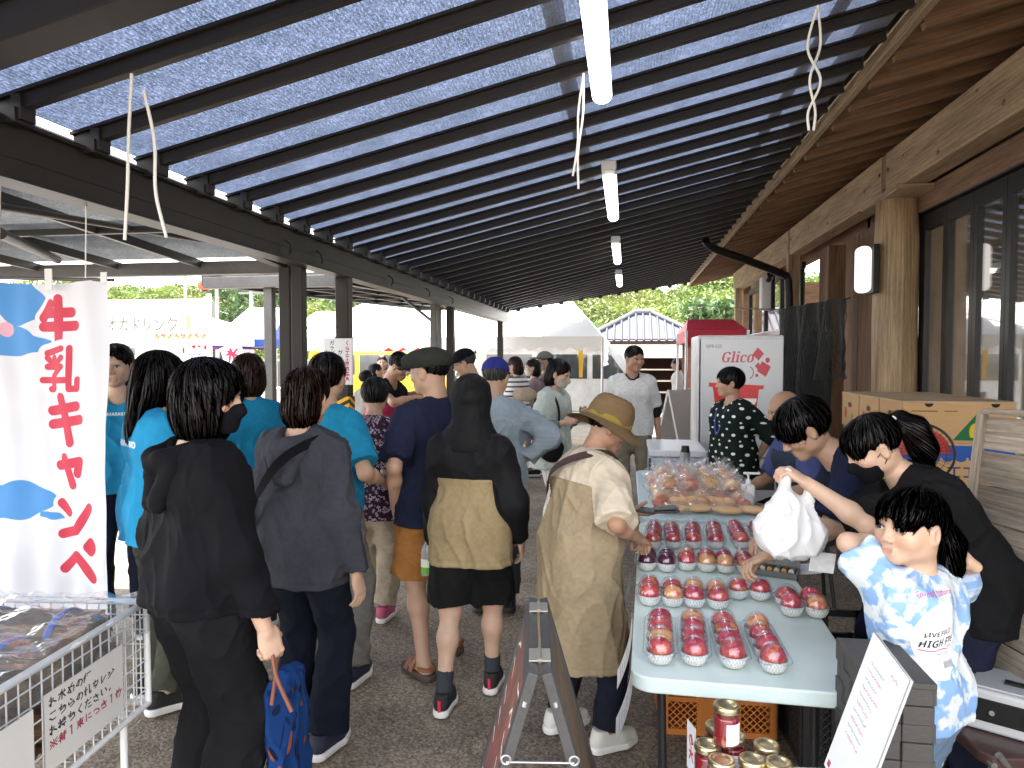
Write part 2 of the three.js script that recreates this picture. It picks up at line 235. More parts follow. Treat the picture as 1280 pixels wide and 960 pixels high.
function handGeo(curl = 0.35, spread = 0.1, thumb = 0.35) { // wrist at the origin, fingers to -y, palm to +x, thumb to +z
  const key = [curl, spread, thumb].join(); if (handCache[key]) return handCache[key];
  const h = new Field([-0.045, -0.205, -0.075], [0.1, 0.04, 0.1], 0.0032);
  h.cone(V(0, 0.03, 0), V(0, -0.01, 0), 0.024, 0.022, 0.01).ell([0.001, -0.05, 0], [0.0155, 0.05, 0.038], 0.02).ell([0.01, -0.03, 0.022], [0.014, 0.028, 0.017], 0.015);
  const F4 = [[0.027, 0.072, 0.0088], [0.009, 0.08, 0.0092], [-0.009, 0.075, 0.0088], [-0.026, 0.06, 0.0078]];
  F4.forEach(([z, len, r], i) => {
    let p = V(0, -0.088 + Math.abs(i - 1) * 0.003, z), a = curl * (0.8 + 0.12 * i); const sp = (1.3 - i) * spread; const seg = [0.46, 0.3, 0.24]; let prev = V(0, -0.055, z * 0.8);
    h.cone(prev, p, r * 1.05, r, 0.006);
    seg.forEach((s, j) => { const q = p.clone().add(V(Math.sin(a) * len * s, -Math.cos(a) * len * s * Math.cos(sp), Math.sin(sp) * len * s)); h.cone(p, q, r * (1 - 0.07 * j), r * (0.93 - 0.07 * j), 0.003); p = q; a += curl * 1.0; });
  });
  let p = V(0.006, -0.022, 0.026); const d1 = V(0.3 + thumb * 0.4, -0.75, 0.75 - thumb * 0.3).normalize(), d2 = V(0.2 + thumb, -0.85, 0.35 - thumb * 0.6).normalize();
  const q1 = p.clone().addScaledVector(d1, 0.038), q2 = q1.clone().addScaledVector(d2, 0.03), q3 = q2.clone().addScaledVector(d2, 0.02); h.cone(p, q1, 0.014, 0.0115, 0.01).cone(q1, q2, 0.011, 0.0098, 0.004).cone(q2, q3, 0.0098, 0.0082, 0.003);
  return handCache[key] = tagged(h.mesh(), 0);
}
// ---------- hair ----------
TX.hairB = (() => { const a = tileNoise(256, 64, 110, 3, 21, 2); return tex(256, 64, (x, y) => { const v = a[y * 256 + x]; return [v, v, v]; }, false, [3, 4]); })();
const hairMat = (c, r = 0.42) => new THREE.MeshPhysicalMaterial({ color: new THREE.Color(...c), roughness: r, specularIntensity: 0.5, bumpMap: TX.hairB, bumpScale: 0.0005 });
function strandsOn(fld, count, seed, len = 9, crown = V(0, 0.11, -0.045), width = 0.0007) {
  const r = mulberry(seed), base = fld.mesh(), p = base.attributes.position, out = [], nr = [];
  for (let s = 0; s < count; s++) {
    const i = Math.floor(r() * p.count); let q = V(p.getX(i), p.getY(i), p.getZ(i)); const pts = [], ns = [], st = 0.009, L = Math.floor(len * (0.5 + r())), side = (r() - 0.5) * 0.35, fly = r() < 0.12, lift = fly ? 0.002 + 0.006 * r() : 0.0003 + r() * r() * 0.0016;
    for (let k = 0; k <= L; k++) {
      const n = fld.grad(q.x, q.y, q.z); if (!isFinite(n.x)) break; const e = fld.at(q.x, q.y, q.z); if (e > 0.03) break; if (ns.length && n.dot(ns[ns.length - 1]) < 0.25) { const m = ns[ns.length - 1]; for (let z = 0; z < 2; z++) { q = pts[pts.length - 1].clone().add(V(0, -0.007, 0)); pts.push(q); ns.push(m); } break; } q.addScaledVector(n, -(e - lift)); pts.push(q.clone()); ns.push(n.clone());
      const d = q.clone().sub(crown); d.y -= 0.06; d.add(V(-d.z, 0, d.x).multiplyScalar(side)); d.addScaledVector(n, -d.dot(n)).normalize(); q.addScaledVector(d, st);
    }
    for (let k = 0; k + 1 < pts.length; k++) {
      const t = pts[k + 1].clone().sub(pts[k]), b0 = V(0, 0, 0).crossVectors(t, ns[k]).normalize(), w0 = width * (1 - k / pts.length), w1 = width * (1 - (k + 1) / pts.length);
      const a = pts[k].clone().addScaledVector(b0, w0), b = pts[k].clone().addScaledVector(b0, -w0), c = pts[k + 1].clone().addScaledVector(b0, -w1), d = pts[k + 1].clone().addScaledVector(b0, w1);
      for (const v of [a, b, c, a, c, d]) out.push(v.x, v.y, v.z); for (let m = 0; m < 6; m++) nr.push(ns[k].x, ns[k].y, ns[k].z);
    }
  }
  const g = new THREE.BufferGeometry(); g.setAttribute('position', new THREE.Float32BufferAttribute(out, 3)); g.setAttribute('normal', new THREE.Float32BufferAttribute(nr, 3)); return [base, g];
}
const hairCache = {};
function hairGeo(style, o = {}) {
  const key = style + JSON.stringify(o); if (hairCache[key]) return hairCache[key];
  const long = style === 'long' ? 0.42 : style === 'pony' ? 0.3 : 0.16, cell = o.cell ?? 0.0055, h = new Field([-0.15, -long, o.tail ? -0.32 : -0.2], [0.15, 0.15, 0.14], cell);
  const v = o.vol ?? 0, bang = o.bang ?? 0; // bang: how far the fringe comes down
  h.ell([0, 0.034, -0.014], [0.083 + v, 0.089 + v, 0.104 + v], 0);
  if (bang > 0) h.ell([0, 0.03, 0.04], [0.074 + v * 0.5, 0.07, 0.06], 0.03);
  if (style === 'bob') { const d = o.drop ?? 0.12; h.ell([0, -0.028 - (d - 0.12) * 0.5, -0.018], [0.093 + v, d, 0.1 + v], 0.03); h.clip((x, y, z) => -d - 0.012 + 0.02 * noise(x * 30, 0, z * 30) - y); }
  if (style === 'long') { h.ell([0, -0.04, -0.03], [0.092 + v, 0.12, 0.09], 0.03).ell([0, -0.17, -0.085], [0.1, 0.19, 0.045], 0.05); h.clip((x, y, z) => -0.34 + 0.06 * noise(x * 22, 1, z * 22) - y); }
  if (style === 'medium') { h.ell([0, -0.05, -0.045], [0.083 + v, 0.1, 0.075], 0.03); h.clip((x, y, z) => -0.135 + 0.03 * noise(x * 30, 1, z * 30) - y); }
  if (style === 'short') h.clip((x, y, z) => lerp(-0.078, o.side ?? -0.012, sstep(-0.055, 0.0, z)) + 0.016 * noise(x * 40, 3, z * 40) - y);
  if (style === 'pony') h.clip((x, y, z) => lerp(-0.085, -0.02, sstep(-0.06, -0.01, z)) - y);
  if (o.tail) { const T = o.tail.map((q) => V(...q)); for (let i = 0; i + 1 < T.length; i++) h.cone(T[i], T[i + 1], o.tailR[i], o.tailR[i + 1], 0.015); }
  // face opening
  const fw = o.face ?? 0.064, ft = o.top ?? (bang > 0 ? 0.03 : 0.062); h.ell([o.faceX ?? 0, ft - 0.12, 0.105], [fw, 0.12, 0.078], 0.006, true);
  if (style === 'short' || style === 'pony') for (const s of [-1, 1]) { h.ell([s * 0.092, -0.02, -0.002], [0.026, 0.04, 0.028], 0.01, true); if (style === 'pony') h.ell([s * 0.085, -0.03, 0.04], [0.03, 0.05, 0.034], 0.01, true); }
  h.disp((x, y, z) => { const a = Math.atan2(x, z); return 0.003 * noise(a * 7, y * 10, 2) + 0.0018 * noise(a * 22, y * 5, 5); });
  const [b, s] = strandsOn(h, Math.round(3 * (o.n ?? 500)), 5, o.len ?? 9); const bb = uvCyl(b); const L = [bb, uvCyl(s)];
  return hairCache[key] = merge(L);
}
// ---------- people ----------
TX.skin = tex(128, 128, (x, y) => { const v = 0.9 + 0.1 * rnd(); return [v, v * 0.985, v * 0.97]; });
const skinMat = mat([1, 1, 1], 0.52, { vertexColors: true, bumpMap: TX.fine, bumpScale: 0.0004 });
const cloth = (c, o = {}) => mat(c, o.rough ?? 0.9, { bumpMap: TX.weave, bumpScale: o.bump ?? 0.0006, sheen: o.sheen ?? (Array.isArray(c) && Math.max(...c) < 0.06 ? 0.015 : 0.15), map: o.map ?? TX.mottle, specularIntensity: 0.3 });
function ik(S, T, l1, l2, pole) { // two-bone
  const d = T.clone().sub(S); let L = d.length(); const mx = (l1 + l2) * 0.998; if (L > mx) { T = S.clone().addScaledVector(d, mx / L); d.copy(T).sub(S); L = mx; } const u = d.clone().normalize(), a = clamp((l1 * l1 + L * L - l2 * l2) / (2 * l1 * L), -1, 1), p = pole.clone().addScaledVector(u, -pole.dot(u)).normalize();
  return [S.clone().addScaledVector(u, l1 * a).addScaledVector(p, l1 * Math.sqrt(1 - a * a)), T];
}
const shoeCache = {};
function shoeGeo() { if (shoeCache.u) return shoeCache; const h = new Field([-0.07, -0.02, -0.1], [0.07, 0.15, 0.2], 0.0055); // ankle above the origin
  h.cone(V(0, 0.048, -0.045), V(0, 0.045, 0.08), 0.036, 0.04, 0.02).cone(V(0, 0.045, 0.08), V(0.004, 0.04, 0.135), 0.04, 0.034, 0.02).cone(V(0, 0.09, -0.03), V(0, 0.055, 0.06), 0.038, 0.034, 0.03).clip((x, y, z) => Math.max(0.022 - y, y - 0.105 + 0.25 * Math.max(0, z)));
  shoeCache.u = uvCyl(h.mesh());
  const s = new Field([-0.07, -0.01, -0.11], [0.07, 0.06, 0.2], 0.0045); s.cone(V(0, 0.02, -0.045), V(0, 0.02, 0.09), 0.041, 0.047, 0.02).cone(V(0, 0.02, 0.09), V(0.004, 0.02, 0.14), 0.046, 0.037, 0.02).clip((x, y, z) => Math.max(-y, y - 0.034 + 0.02 * Math.max(0, z)));
  shoeCache.s = uvCyl(s.mesh());
  shoeCache.stripe = B(0.014, 0.055, 0.006, 0, 0.062, -0.0845); 
  shoeCache.lace = merge([0, 1, 2].map((i) => tube([V(-0.024, 0.082 - i * 0.006, 0.045 + i * 0.022), V(0, 0.094 - i * 0.008, 0.042 + i * 0.022), V(0.024, 0.082 - i * 0.006, 0.045 + i * 0.022)], 0.004, 6, 5)));
  return shoeCache; }
const SKIN = { fair: [0.52, 0.335, 0.235], mid: [0.44, 0.27, 0.18], tan: [0.34, 0.19, 0.12] };
function person(o) {
  const s = o.h / 1.6, g = thing('person', o.label, 'person', o.group, V(o.x, o.y ?? 0, o.z), o.ry ?? 0), W = o.w ?? 1, fat = o.fat ?? 0, q = (a) => V(...a).multiplyScalar(s);
  const far = o.far ?? Math.hypot(o.x, o.z), cell = o.cell ?? (far < 3.2 ? 0.0068 : far < 5 ? 0.0092 : far < 8 ? 0.013 : 0.02);
  const lift = 0.015, pelvis = V(0, (o.hip ?? 0.9) * s + lift, (o.hipZ ?? 0) * s);
  const R = new THREE.Quaternion().setFromEuler(new THREE.Euler(o.lean ?? 0, o.twist ?? 0, o.side ?? 0, 'YXZ')), R1 = new THREE.Quaternion().slerp(R, 0.5), R2 = new THREE.Quaternion().setFromEuler(new THREE.Euler((o.lean ?? 0) + (o.hunch ?? 0.06), o.twist ?? 0, o.side ?? 0, 'YXZ'));
  const waist = pelvis.clone().add(V(0, 0.12 * s, 0).applyQuaternion(R1)), sp = (x, y, z) => waist.clone().add(V(x, y - 0.12, z).multiplyScalar(s).applyQuaternion(R2));
  const chest = sp(0, 0.3, 0), nb = sp(0, 0.44, -0.012), SX = 0.138 * W;
  const sh = { L: sp(SX, 0.378 + (o.shrugL ?? 0), -0.008), R: sp(-SX, 0.378 + (o.shrugR ?? 0), -0.008) };
  const hs = s * (o.head ?? 1), HR = new THREE.Quaternion().setFromEuler(new THREE.Euler(o.hp ?? 0, o.hy ?? 0, o.hr ?? 0, 'YXZ')), HN = new THREE.Quaternion().slerp(HR, 0.5), hc = nb.clone().add(V(0, 0.075, 0.0).multiplyScalar(s).applyQuaternion(R2)).add(V(0, 0.09, 0.03).multiplyScalar(hs).applyQuaternion(HR));
  const J = { pelvis, waist, chest, nb, sh, hc, el: {}, wr: {}, hip: {}, kn: {}, an: {}, hand: {} };
  for (const S of ['L', 'R']) {
    const sg = S === 'L' ? 1 : -1, a = o['arm' + S] ?? {}, T = a.w ? (g.updateMatrixWorld(true), g.worldToLocal(a.w.clone())) : a.t ? q(a.t) : sh[S].clone().add(V(sg * 0.06, -0.49, 0.05).multiplyScalar(s)), pole = a.pole ? V(...a.pole) : V(sg * 0.4, -0.2, -1);
    [J.el[S], J.wr[S]] = ik(sh[S], T, 0.272 * s, 0.238 * s, pole);
    const l = o['leg' + S] ?? {}, f = l.f ? q(l.f) : V(sg * 0.095 * s, 0, 0.01); J.hip[S] = pelvis.clone().add(V(sg * 0.085 * s, -0.035 * s, 0)); [J.kn[S], J.an[S]] = ik(J.hip[S], V(f.x, f.y + 0.085 * s + lift, f.z), 0.405 * s, 0.4 * s, l.pole ? V(...l.pole) : V(sg * 0.12, 0.1, 1));
  }
  // bounding box of everything
  const all = [pelvis, waist, chest, nb, sh.L, sh.R, ...['L', 'R'].flatMap((k) => [J.el[k], J.wr[k], J.hip[k], J.kn[k], J.an[k]])], bb = new THREE.Box3().setFromPoints(all), pad = 0.24 * s;
  const mk = (ylo = -9, yhi = 9, c = cell) => new Field([bb.min.x - pad, Math.max(-0.03, Math.max(bb.min.y - pad, ylo)), bb.min.z - pad], [bb.max.x + pad, Math.min(bb.max.y + pad, yhi), bb.max.z + pad], c);
  const sq = (a) => a * s, mid = (a, b, t) => a.clone().lerp(b, t);
  const trunk = (f, e, k = 0.06, low = true) => { // e: how far outside the body
    const F2 = fat;
    if (low) f.cone(pelvis.clone().add(V(-0.06 * s, 0, 0)), pelvis.clone().add(V(0.06 * s, 0, 0)), sq(0.098 + F2 * 0.6) + e, sq(0.098 + F2 * 0.6) + e, k);
    f.cone(sp(-0.052 * W, 0.13, 0.008 + F2 * 0.4), sp(0.052 * W, 0.13, 0.008 + F2 * 0.4), sq(0.088 + F2) + e, sq(0.088 + F2) + e, k);
    f.cone(sp(-0.07 * W, 0.29, 0.008), sp(0.07 * W, 0.29, 0.008), sq(0.093 + F2 * 0.5) + e, sq(0.093 + F2 * 0.5) + e, k);
    f.cone(sp(-0.09 * W, 0.362, -0.012), sp(0.09 * W, 0.362, -0.012), sq(0.06) + e, sq(0.06) + e, k); f.cone(sp(-0.03, 0.405, -0.015), sp(0.03, 0.405, -0.015), sq(0.05) + e * 0.6, sq(0.05) + e * 0.6, k);
    if (o.bust) for (const t of [-1, 1]) f.ell(sp(t * 0.07, 0.29, 0.085).toArray(), [sq(0.062) + e * 0.6, sq(0.06) + e * 0.6, sq(0.045) + e * 0.6], 0.04);
  };
  // body
  { const f = mk(); trunk(f, -0.008, 0.06);
    f.cone(sp(0, 0.40, -0.012), nb, sq(0.06), sq(0.055), 0.04).cone(nb, hc.clone().add(V(0, -0.09, -0.022).multiplyScalar(hs).applyQuaternion(HR)), sq(0.056), sq(0.05), 0.03);
    for (const S of ['L', 'R']) {
      const th = o.thin ?? 0; f.cone(sh[S], J.el[S], sq(0.044 - th), sq(0.036 - th), 0.04).cone(J.el[S], mid(J.el[S], J.wr[S], 0.35), sq(0.035 - th), sq(0.036 - th), 0.02).cone(mid(J.el[S], J.wr[S], 0.35), J.wr[S], sq(0.036 - th), sq(0.0245), 0.02);
      f.cone(J.hip[S], J.kn[S], sq(0.074), sq(0.05), 0.05).cone(J.kn[S], mid(J.kn[S], J.an[S], 0.34).add(V(0, 0, -0.008)), sq(0.046), sq(0.046), 0.05).cone(mid(J.kn[S], J.an[S], 0.34).add(V(0, 0, -0.008)), J.an[S], sq(0.046), sq(0.033), 0.05);
      const l = o['leg' + S] ?? {}, fr = new THREE.Quaternion().setFromEuler(new THREE.Euler(l.heel ?? 0, l.yaw ?? 0, 0, 'YXZ')); J['foot' + S] = fr;
      const fp = (x, y, z) => J.an[S].clone().add(V(x, y, z).multiplyScalar(s).applyQuaternion(fr)); f.cone(J.an[S], fp(0, -0.045, -0.03), sq(0.033), sq(0.03), 0.02).cone(fp(0, -0.045, -0.02), fp(0, -0.055, 0.09), sq(0.03), sq(0.026), 0.02);
      if (o.barefoot) for (let t = 0; t < 5; t++) f.cone(fp(-0.03 + t * 0.015, -0.062, 0.085), fp(-0.032 + t * 0.016, -0.066, 0.132 - Math.abs(t - (S === 'L' ? 1 : 3)) * 0.008), sq(0.011), sq(0.009), 0.008);
    }
    const body = tagged(f.mesh(), 0), L = [body], head = headGeo(o.face ?? 'adult').clone(); head.applyMatrix4(new THREE.Matrix4().compose(hc, HR, V(hs, hs, hs))); L.push(head);
    for (const S of ['L', 'R']) {
      const a = o['arm' + S] ?? {}, c = a.hand ?? [0.35, 0.08, 0.35], hg = handGeo(...c).clone(), sg = S === 'L' ? 1 : -1; // base hand: palm +x, thumb +z: right hand (at -x) hanging
      if (S === 'L') { hg.scale(-1, 1, 1); const p = hg.attributes.position, n = hg.attributes.normal; for (let i = 0; i < p.count; i += 3) for (const at of [p, n]) { const x = at.getX(i + 1), y = at.getY(i + 1), z = at.getZ(i + 1); at.setXYZ(i + 1, at.getX(i + 2), at.getY(i + 2), at.getZ(i + 2)); at.setXYZ(i + 2, x, y, z); } }
      const dir = (a.dir ? V(...a.dir) : J.wr[S].clone().sub(J.el[S])).normalize(), palm = a.palm ? V(...a.palm) : V(-sg, 0, 0); const y = dir.clone().negate(), x0 = palm.addScaledVector(y, -palm.dot(y)).normalize().multiplyScalar(S === 'L' ? -1 : 1), z = V(0, 0, 0).crossVectors(x0, y).normalize();
      const m = new THREE.Matrix4().makeBasis(x0, y, z); m.scale(V(s, s, s)); m.setPosition(J.wr[S]); hg.applyMatrix4(m); L.push(hg); J.hand[S] = J.wr[S].clone().addScaledVector(dir, 0.085 * s);
    }
    const geo = mergeGeometries(L), t = geo.attributes.tag, col = new Float32Array(t.count * 3), sk = SKIN[o.skin ?? 'mid'], hcv = o.brow ?? [0.015, 0.011, 0.009], lip = [sk[0] * 0.84, sk[1] * 0.66, sk[2] * 0.66];
    for (let i = 0; i < t.count; i++) { const k = t.getX(i), c = k === 0 ? sk : k === 1 ? lip : k === 2 ? [0.62, 0.6, 0.57] : k === 5 ? [sk[0] * 1.0, sk[1] * 0.9, sk[2] * 0.88] : k === 3 ? [0.012, 0.008, 0.006] : hcv; const pv = geo.attributes.position, nv = 1 + 0.07 * noise(pv.getX(i) * 26, pv.getY(i) * 26, pv.getZ(i) * 26), rv = 0.05 * noise(pv.getX(i) * 11 + 4, pv.getY(i) * 11, pv.getZ(i) * 11); col.set([c[0] * nv, c[1] * nv * (1 - rv), c[2] * nv * (1 - rv)], i * 3); }
    geo.deleteAttribute('tag'); geo.setAttribute('color', new THREE.BufferAttribute(col, 3)); part('body', uvm(geo), skinMat, g); }
  // hair
  const M = new THREE.Matrix4().compose(hc, HR, V(hs, hs, hs)), onHead = (geo) => { const c = geo.clone(); c.applyMatrix4(M); return c; };
  if (o.hair) part('hair', onHead(hairGeo(o.hair.style, o.hair.o)), o.hair.mat ?? MAT.hair, g);
  // garments
  const wr = (f, amp, ys, seed, fr = 7) => f.disp((x, y, z) => { const w = 0.5 * noise(x * 4 + seed, y * 4, z * 4), a = Math.abs(noise(x * fr + y * 2.2 + w + seed, y * fr * ys * 0.8, z * fr + seed)), b = Math.abs(noise(x * fr * 1.7 - y * 4.5 + seed, y * fr * ys * 1.5 + w, z * fr * 1.7)), c = noise(x * fr * 4, y * fr * 4, z * fr * 4 + seed); return amp * (0.8 * noise(x * 5, y * 4 + seed, z * 5) + 2.6 * (Math.sqrt(a + 0.004) - 0.45) + 1.7 * (Math.sqrt(b + 0.004) - 0.45) + 0.2 * c); });
  const tops = o.top ? (Array.isArray(o.top) ? o.top : [o.top]) : [];
  tops.forEach((t, ti) => {
    const e = t.e ?? 0.014, hem = t.hem ?? 0.84, f = mk(hem * s - 0.1); trunk(f, e, 0.06, true); const hemY = hem * s + lift;
    if (t.hem < 0.86 || t.skirt) { const fl = t.flare ?? 0.0, low = V(0, hemY - 0.02, pelvis.z); f.cone(pelvis.clone().add(V(-0.065 * s, 0.02, 0)), low.clone().add(V(-0.068 * s, 0, 0)), sq(0.1 + fat * 0.6) + e, sq(0.1 + fat * 0.6) + e + fl, 0.04).cone(pelvis.clone().add(V(0.065 * s, 0.02, 0)), low.clone().add(V(0.068 * s, 0, 0)), sq(0.1 + fat * 0.6) + e, sq(0.1 + fat * 0.6) + e + fl, 0.04); }
    if (t.sl !== 0 && t.sleeve !== 'none') { const sl = t.sl ?? 0.6; for (const S of ['L', 'R']) { const w = (t.sw ?? 0.014);
      if (sl <= 1) f.cone(sh[S], mid(sh[S], J.el[S], sl), sq(0.05) + e * 0.6, sq(0.046) + w, 0.05, 2);
      else { f.cone(sh[S], J.el[S], sq(0.05) + e * 0.6, sq(0.042) + w, 0.05); f.cone(J.el[S], mid(J.el[S], J.wr[S], sl - 1), sq(0.042) + w, sq(0.03) + w * 0.8, 0.03, 2); if (t.hood) f.cone(mid(J.el[S], J.wr[S], sl - 1.16), mid(J.el[S], J.wr[S], sl - 1), sq(0.026) + w * 0.75, sq(0.025) + w * 0.55, 0.006, 2); } } }
    if (t.hood === 'down') { f.ell(sp(0, 0.47, -0.04).toArray(), [sq(0.06), sq(0.06), sq(0.065)], 0.02, true); }
    else if (t.collar) f.cone(sp(-0.035, 0.43, -0.012), sp(0.035, 0.43, -0.012), sq(0.05), sq(0.05), 0.02);
    wr(f, tops[0].fold && ti ? tops[tops.length - 1].fold ?? 0.006 : tops[tops.length - 1].fold ?? 0.006, tops[tops.length - 1].ys ?? 0.55, far * 7);
    { const ax = V(1, 0, 0).applyQuaternion(R2), o0 = sp(0, 0.3, 0), sw2 = SX * s + 0.012, up = V(0, 1, 0).applyQuaternion(R2), hb = t.band ?? 0.028; f.disp((x, y, z) => { const lx = Math.abs((x - o0.x) * ax.x + (y - o0.y) * ax.y + (z - o0.z) * ax.z), ly = (x - o0.x) * up.x + (y - o0.y) * up.y + (z - o0.z) * up.z; let d = 0; if (t.sleeve !== 'none' && ly > -0.1 * s && Math.abs(lx - sw2) < 0.006) d += 0.0035; if (Math.abs(y - hemY - hb) < 0.005) d += 0.003; return d; }, 0.02); }
    if (t.hood !== 'down') { const nk = nb.clone().add(V(0, 0.035 * s, 0).applyQuaternion(R2)); f.cone(sp(0, 0.44 + (t.neck ?? 0), 0.03), sp(0, 0.6, 0.06), sq(t.collar ? 0.048 : 0.062), sq(0.1), 0.006, 0, true); }
    const top = t.topY !== undefined ? sp(0, t.topY, 0) : null, nrm = V(0, 1, 0).applyQuaternion(R2);
    f.clip((x, y, z) => { let d = hemY - y + (t.hemWave ?? 0.004) * noise(x * 14, 2, z * 14); if (t.front && z < 0) d = Math.max(d, -z * 0.6 - (t.front - 0.3)); if (top) d = Math.max(d, (x - top.x) * nrm.x + (y - top.y) * nrm.y + (z - top.z) * nrm.z); return d; });
    if (t.cut) t.cut(f, J, sp, s);
    part(t.name ?? 'shirt', uvCyl(f.mesh()), t.mat, g);
    if (t.hood === 'down') { const c = sp(0, 0.38, -0.05), h = new Field([c.x - 0.25, c.y - 0.25, c.z - 0.25], [c.x + 0.25, c.y + 0.2, c.z + 0.25], 0.0075), z0 = -0.012 - e * 0.5; for (const k of [-1, 1]) h.cone(sp(k * 0.07, 0.44, 0.03), sp(k * 0.072, 0.445, -0.05), sq(0.02), sq(0.026), 0.012).cone(sp(k * 0.072, 0.445, -0.05), sp(k * 0.03, 0.405, -0.105 + z0), sq(0.026), sq(0.034), 0.015).cone(sp(k * 0.03, 0.405, -0.105 + z0), sp(0, 0.385, -0.11 + z0), sq(0.034), sq(0.034), 0.015).cone(sp(k * 0.07, 0.44, 0.03), sp(k * 0.03, 0.375, 0.1 - z0 * 0.6), sq(0.02), sq(0.018), 0.012).cone(sp(k * 0.06, 0.385, -0.085 + z0), sp(k * 0.02, 0.27, -0.105 + z0), sq(0.036), sq(0.03), 0.014); h.ell(sp(0, 0.475, -0.05).toArray(), [sq(0.058), sq(0.065), sq(0.06)], 0.01, true); h.disp((x, y, z) => 0.009 * (Math.sqrt(Math.abs(noise(x * 9 + y * 5, y * 12 - x * 6, z * 9 + far)) + 0.01) - 0.4) + 0.004 * noise(x * 14, y * 14, z * 14)); part('hood', uvCyl(h.mesh()), t.mat, g); }
  });
  if (o.bottom) {
    const b = o.bottom, e = b.e ?? 0.012, f = mk(-9, pelvis.y + 0.25); trunk(f, Math.min(e, 0.012) - 0.008, 0.05, true);
    for (const S of ['L', 'R']) {
      if (b.len <= 1) f.cone(J.hip[S], mid(J.hip[S], J.kn[S], b.len), sq(0.083) + e, sq(0.066) + e + (b.flare ?? 0.01), 0.05, 2);
      else { f.cone(J.hip[S], J.kn[S], sq(0.083) + e, sq(0.056) + e, 0.05); f.cone(J.kn[S], mid(J.kn[S], J.an[S], b.len - 1), sq(0.056) + e, sq(0.042) + e + (b.flare ?? 0.006), 0.03, 2); }
    }
    wr(f, b.fold ?? 0.006, 0.7, far * 5 + 9);
    f.clip((x, y, z) => y - (pelvis.y + (tops.length && (tops[tops.length - 1].hem ?? 0.84) < 0.86 ? 0.03 : 0.1) * s)); part(b.name ?? 'trousers', uvCyl(f.mesh()), b.mat, g);
  }
  if (o.shoes) for (const S of ['L', 'R']) {
    const k = shoeGeo(), fr = J['foot' + S], base = J.an[S].clone().add(V(0, -0.085, 0).multiplyScalar(s).applyQuaternion(fr)), m = new THREE.Matrix4().compose(base, fr, V(s, s, s)), ap = (a) => a.clone().applyMatrix4(m);
    if (o.shoes.sandal) {
      const sl = part('sandal', ap(k.s), o.shoes.sole, g); const st = []; for (const [z, y] of [[0.075, 0.075], [0.03, 0.088]]) st.push(sheet((a, b) => V(-0.048 + 0.096 * a, 0.025 + (y - 0.025) * Math.sin(a * PI) ** 0.7, z + b * 0.03), 14, 3, 0.004)); st.push(sheet((a, b) => { const t = (a - 0.5) * PI; return V(Math.sin(t) * 0.045, 0.05 + b * 0.02 + 0.0, -0.02 - Math.cos(t) * 0.052); }, 14, 3, 0.004)); part('strap', ap(merge(st)), o.shoes.mat, sl); continue;
    }
    const u = part('shoe', ap(k.u), o.shoes.mat, g); part('sole', ap(k.s), o.shoes.sole ?? MAT.soleW, u); if (far < 4.5) part('laces', ap(k.lace), o.shoes.lace ?? o.shoes.sole ?? MAT.soleW, u); if (o.shoes.stripe) part('heel_stripe', ap(k.stripe), o.shoes.stripe, u);
    if (o.socks) { const f = new Field([J.an[S].x - 0.12, J.an[S].y - 0.1, J.an[S].z - 0.12], [J.an[S].x + 0.12, J.an[S].y + 0.16, J.an[S].z + 0.12], 0.006); const d = J.kn[S].clone().sub(J.an[S]).normalize(); f.cone(J.an[S].clone().addScaledVector(d, -0.03), J.an[S].clone().addScaledVector(d, o.sockH ?? 0.075), sq(0.041), sq(0.042), 0.01, 2); part('sock', uvCyl(f.mesh(), J.an[S].x, J.an[S].z), o.socks, g); }
  }
  // worn on the head
  if (o.mask) { const f = new Field([-0.1, -0.14, 0], [0.1, 0.04, 0.14], 0.004); f.ell([0, -0.045, 0.03], [0.066, 0.07, 0.072], 0).cone(V(0, -0.012, 0.09), V(0, -0.04, 0.108), 0.012, 0.015, 0.03).ell([0, -0.09, 0.062], [0.032, 0.026, 0.03], 0.03).clip((x, y, z) => Math.max(y + 0.012 + 0.35 * Math.abs(x), -0.112 - y, 0.022 - z)); const mm = part('mask', uvCyl(onHead(f.mesh())), o.mask, g); part('ear_loop', [-1, 1].map((k) => onHead(tube([V(k * 0.06, -0.035, 0.045), V(k * 0.076, -0.012, 0.008), V(k * 0.083, 0.01, -0.024), V(k * 0.078, -0.03, -0.01), V(k * 0.056, -0.08, 0.035)], 0.0018, 20, 5))), o.mask, mm); }
  if (o.glasses) { const L = []; for (const k of [-1, 1]) { const t = new THREE.TorusGeometry(0.021, 0.0016, 6, 20); t.scale(1.1, 0.8, 1); t.translate(k * 0.032, -0.002, 0.103); L.push(t); L.push(tube([V(k * 0.054, 0.002, 0.1), V(k * 0.076, 0.004, 0.06), V(k * 0.083, 0.004, 0.0), V(k * 0.08, -0.014, -0.02)], 0.0018, 12, 5)); } L.push(bar(V(-0.01, 0, 0.105), V(0.01, 0, 0.105), 0.0016, 6)); part('glasses', L.map(onHead), o.glasses, g); }
  if (o.hat) o.hat(g, onHead, J);
  g.updateMatrixWorld(true); J.world = (v) => g.localToWorld(v.clone()); J.g = g; J.sp = sp; J.s = s; J.HR = HR; J.onHead = onHead; return J;
}
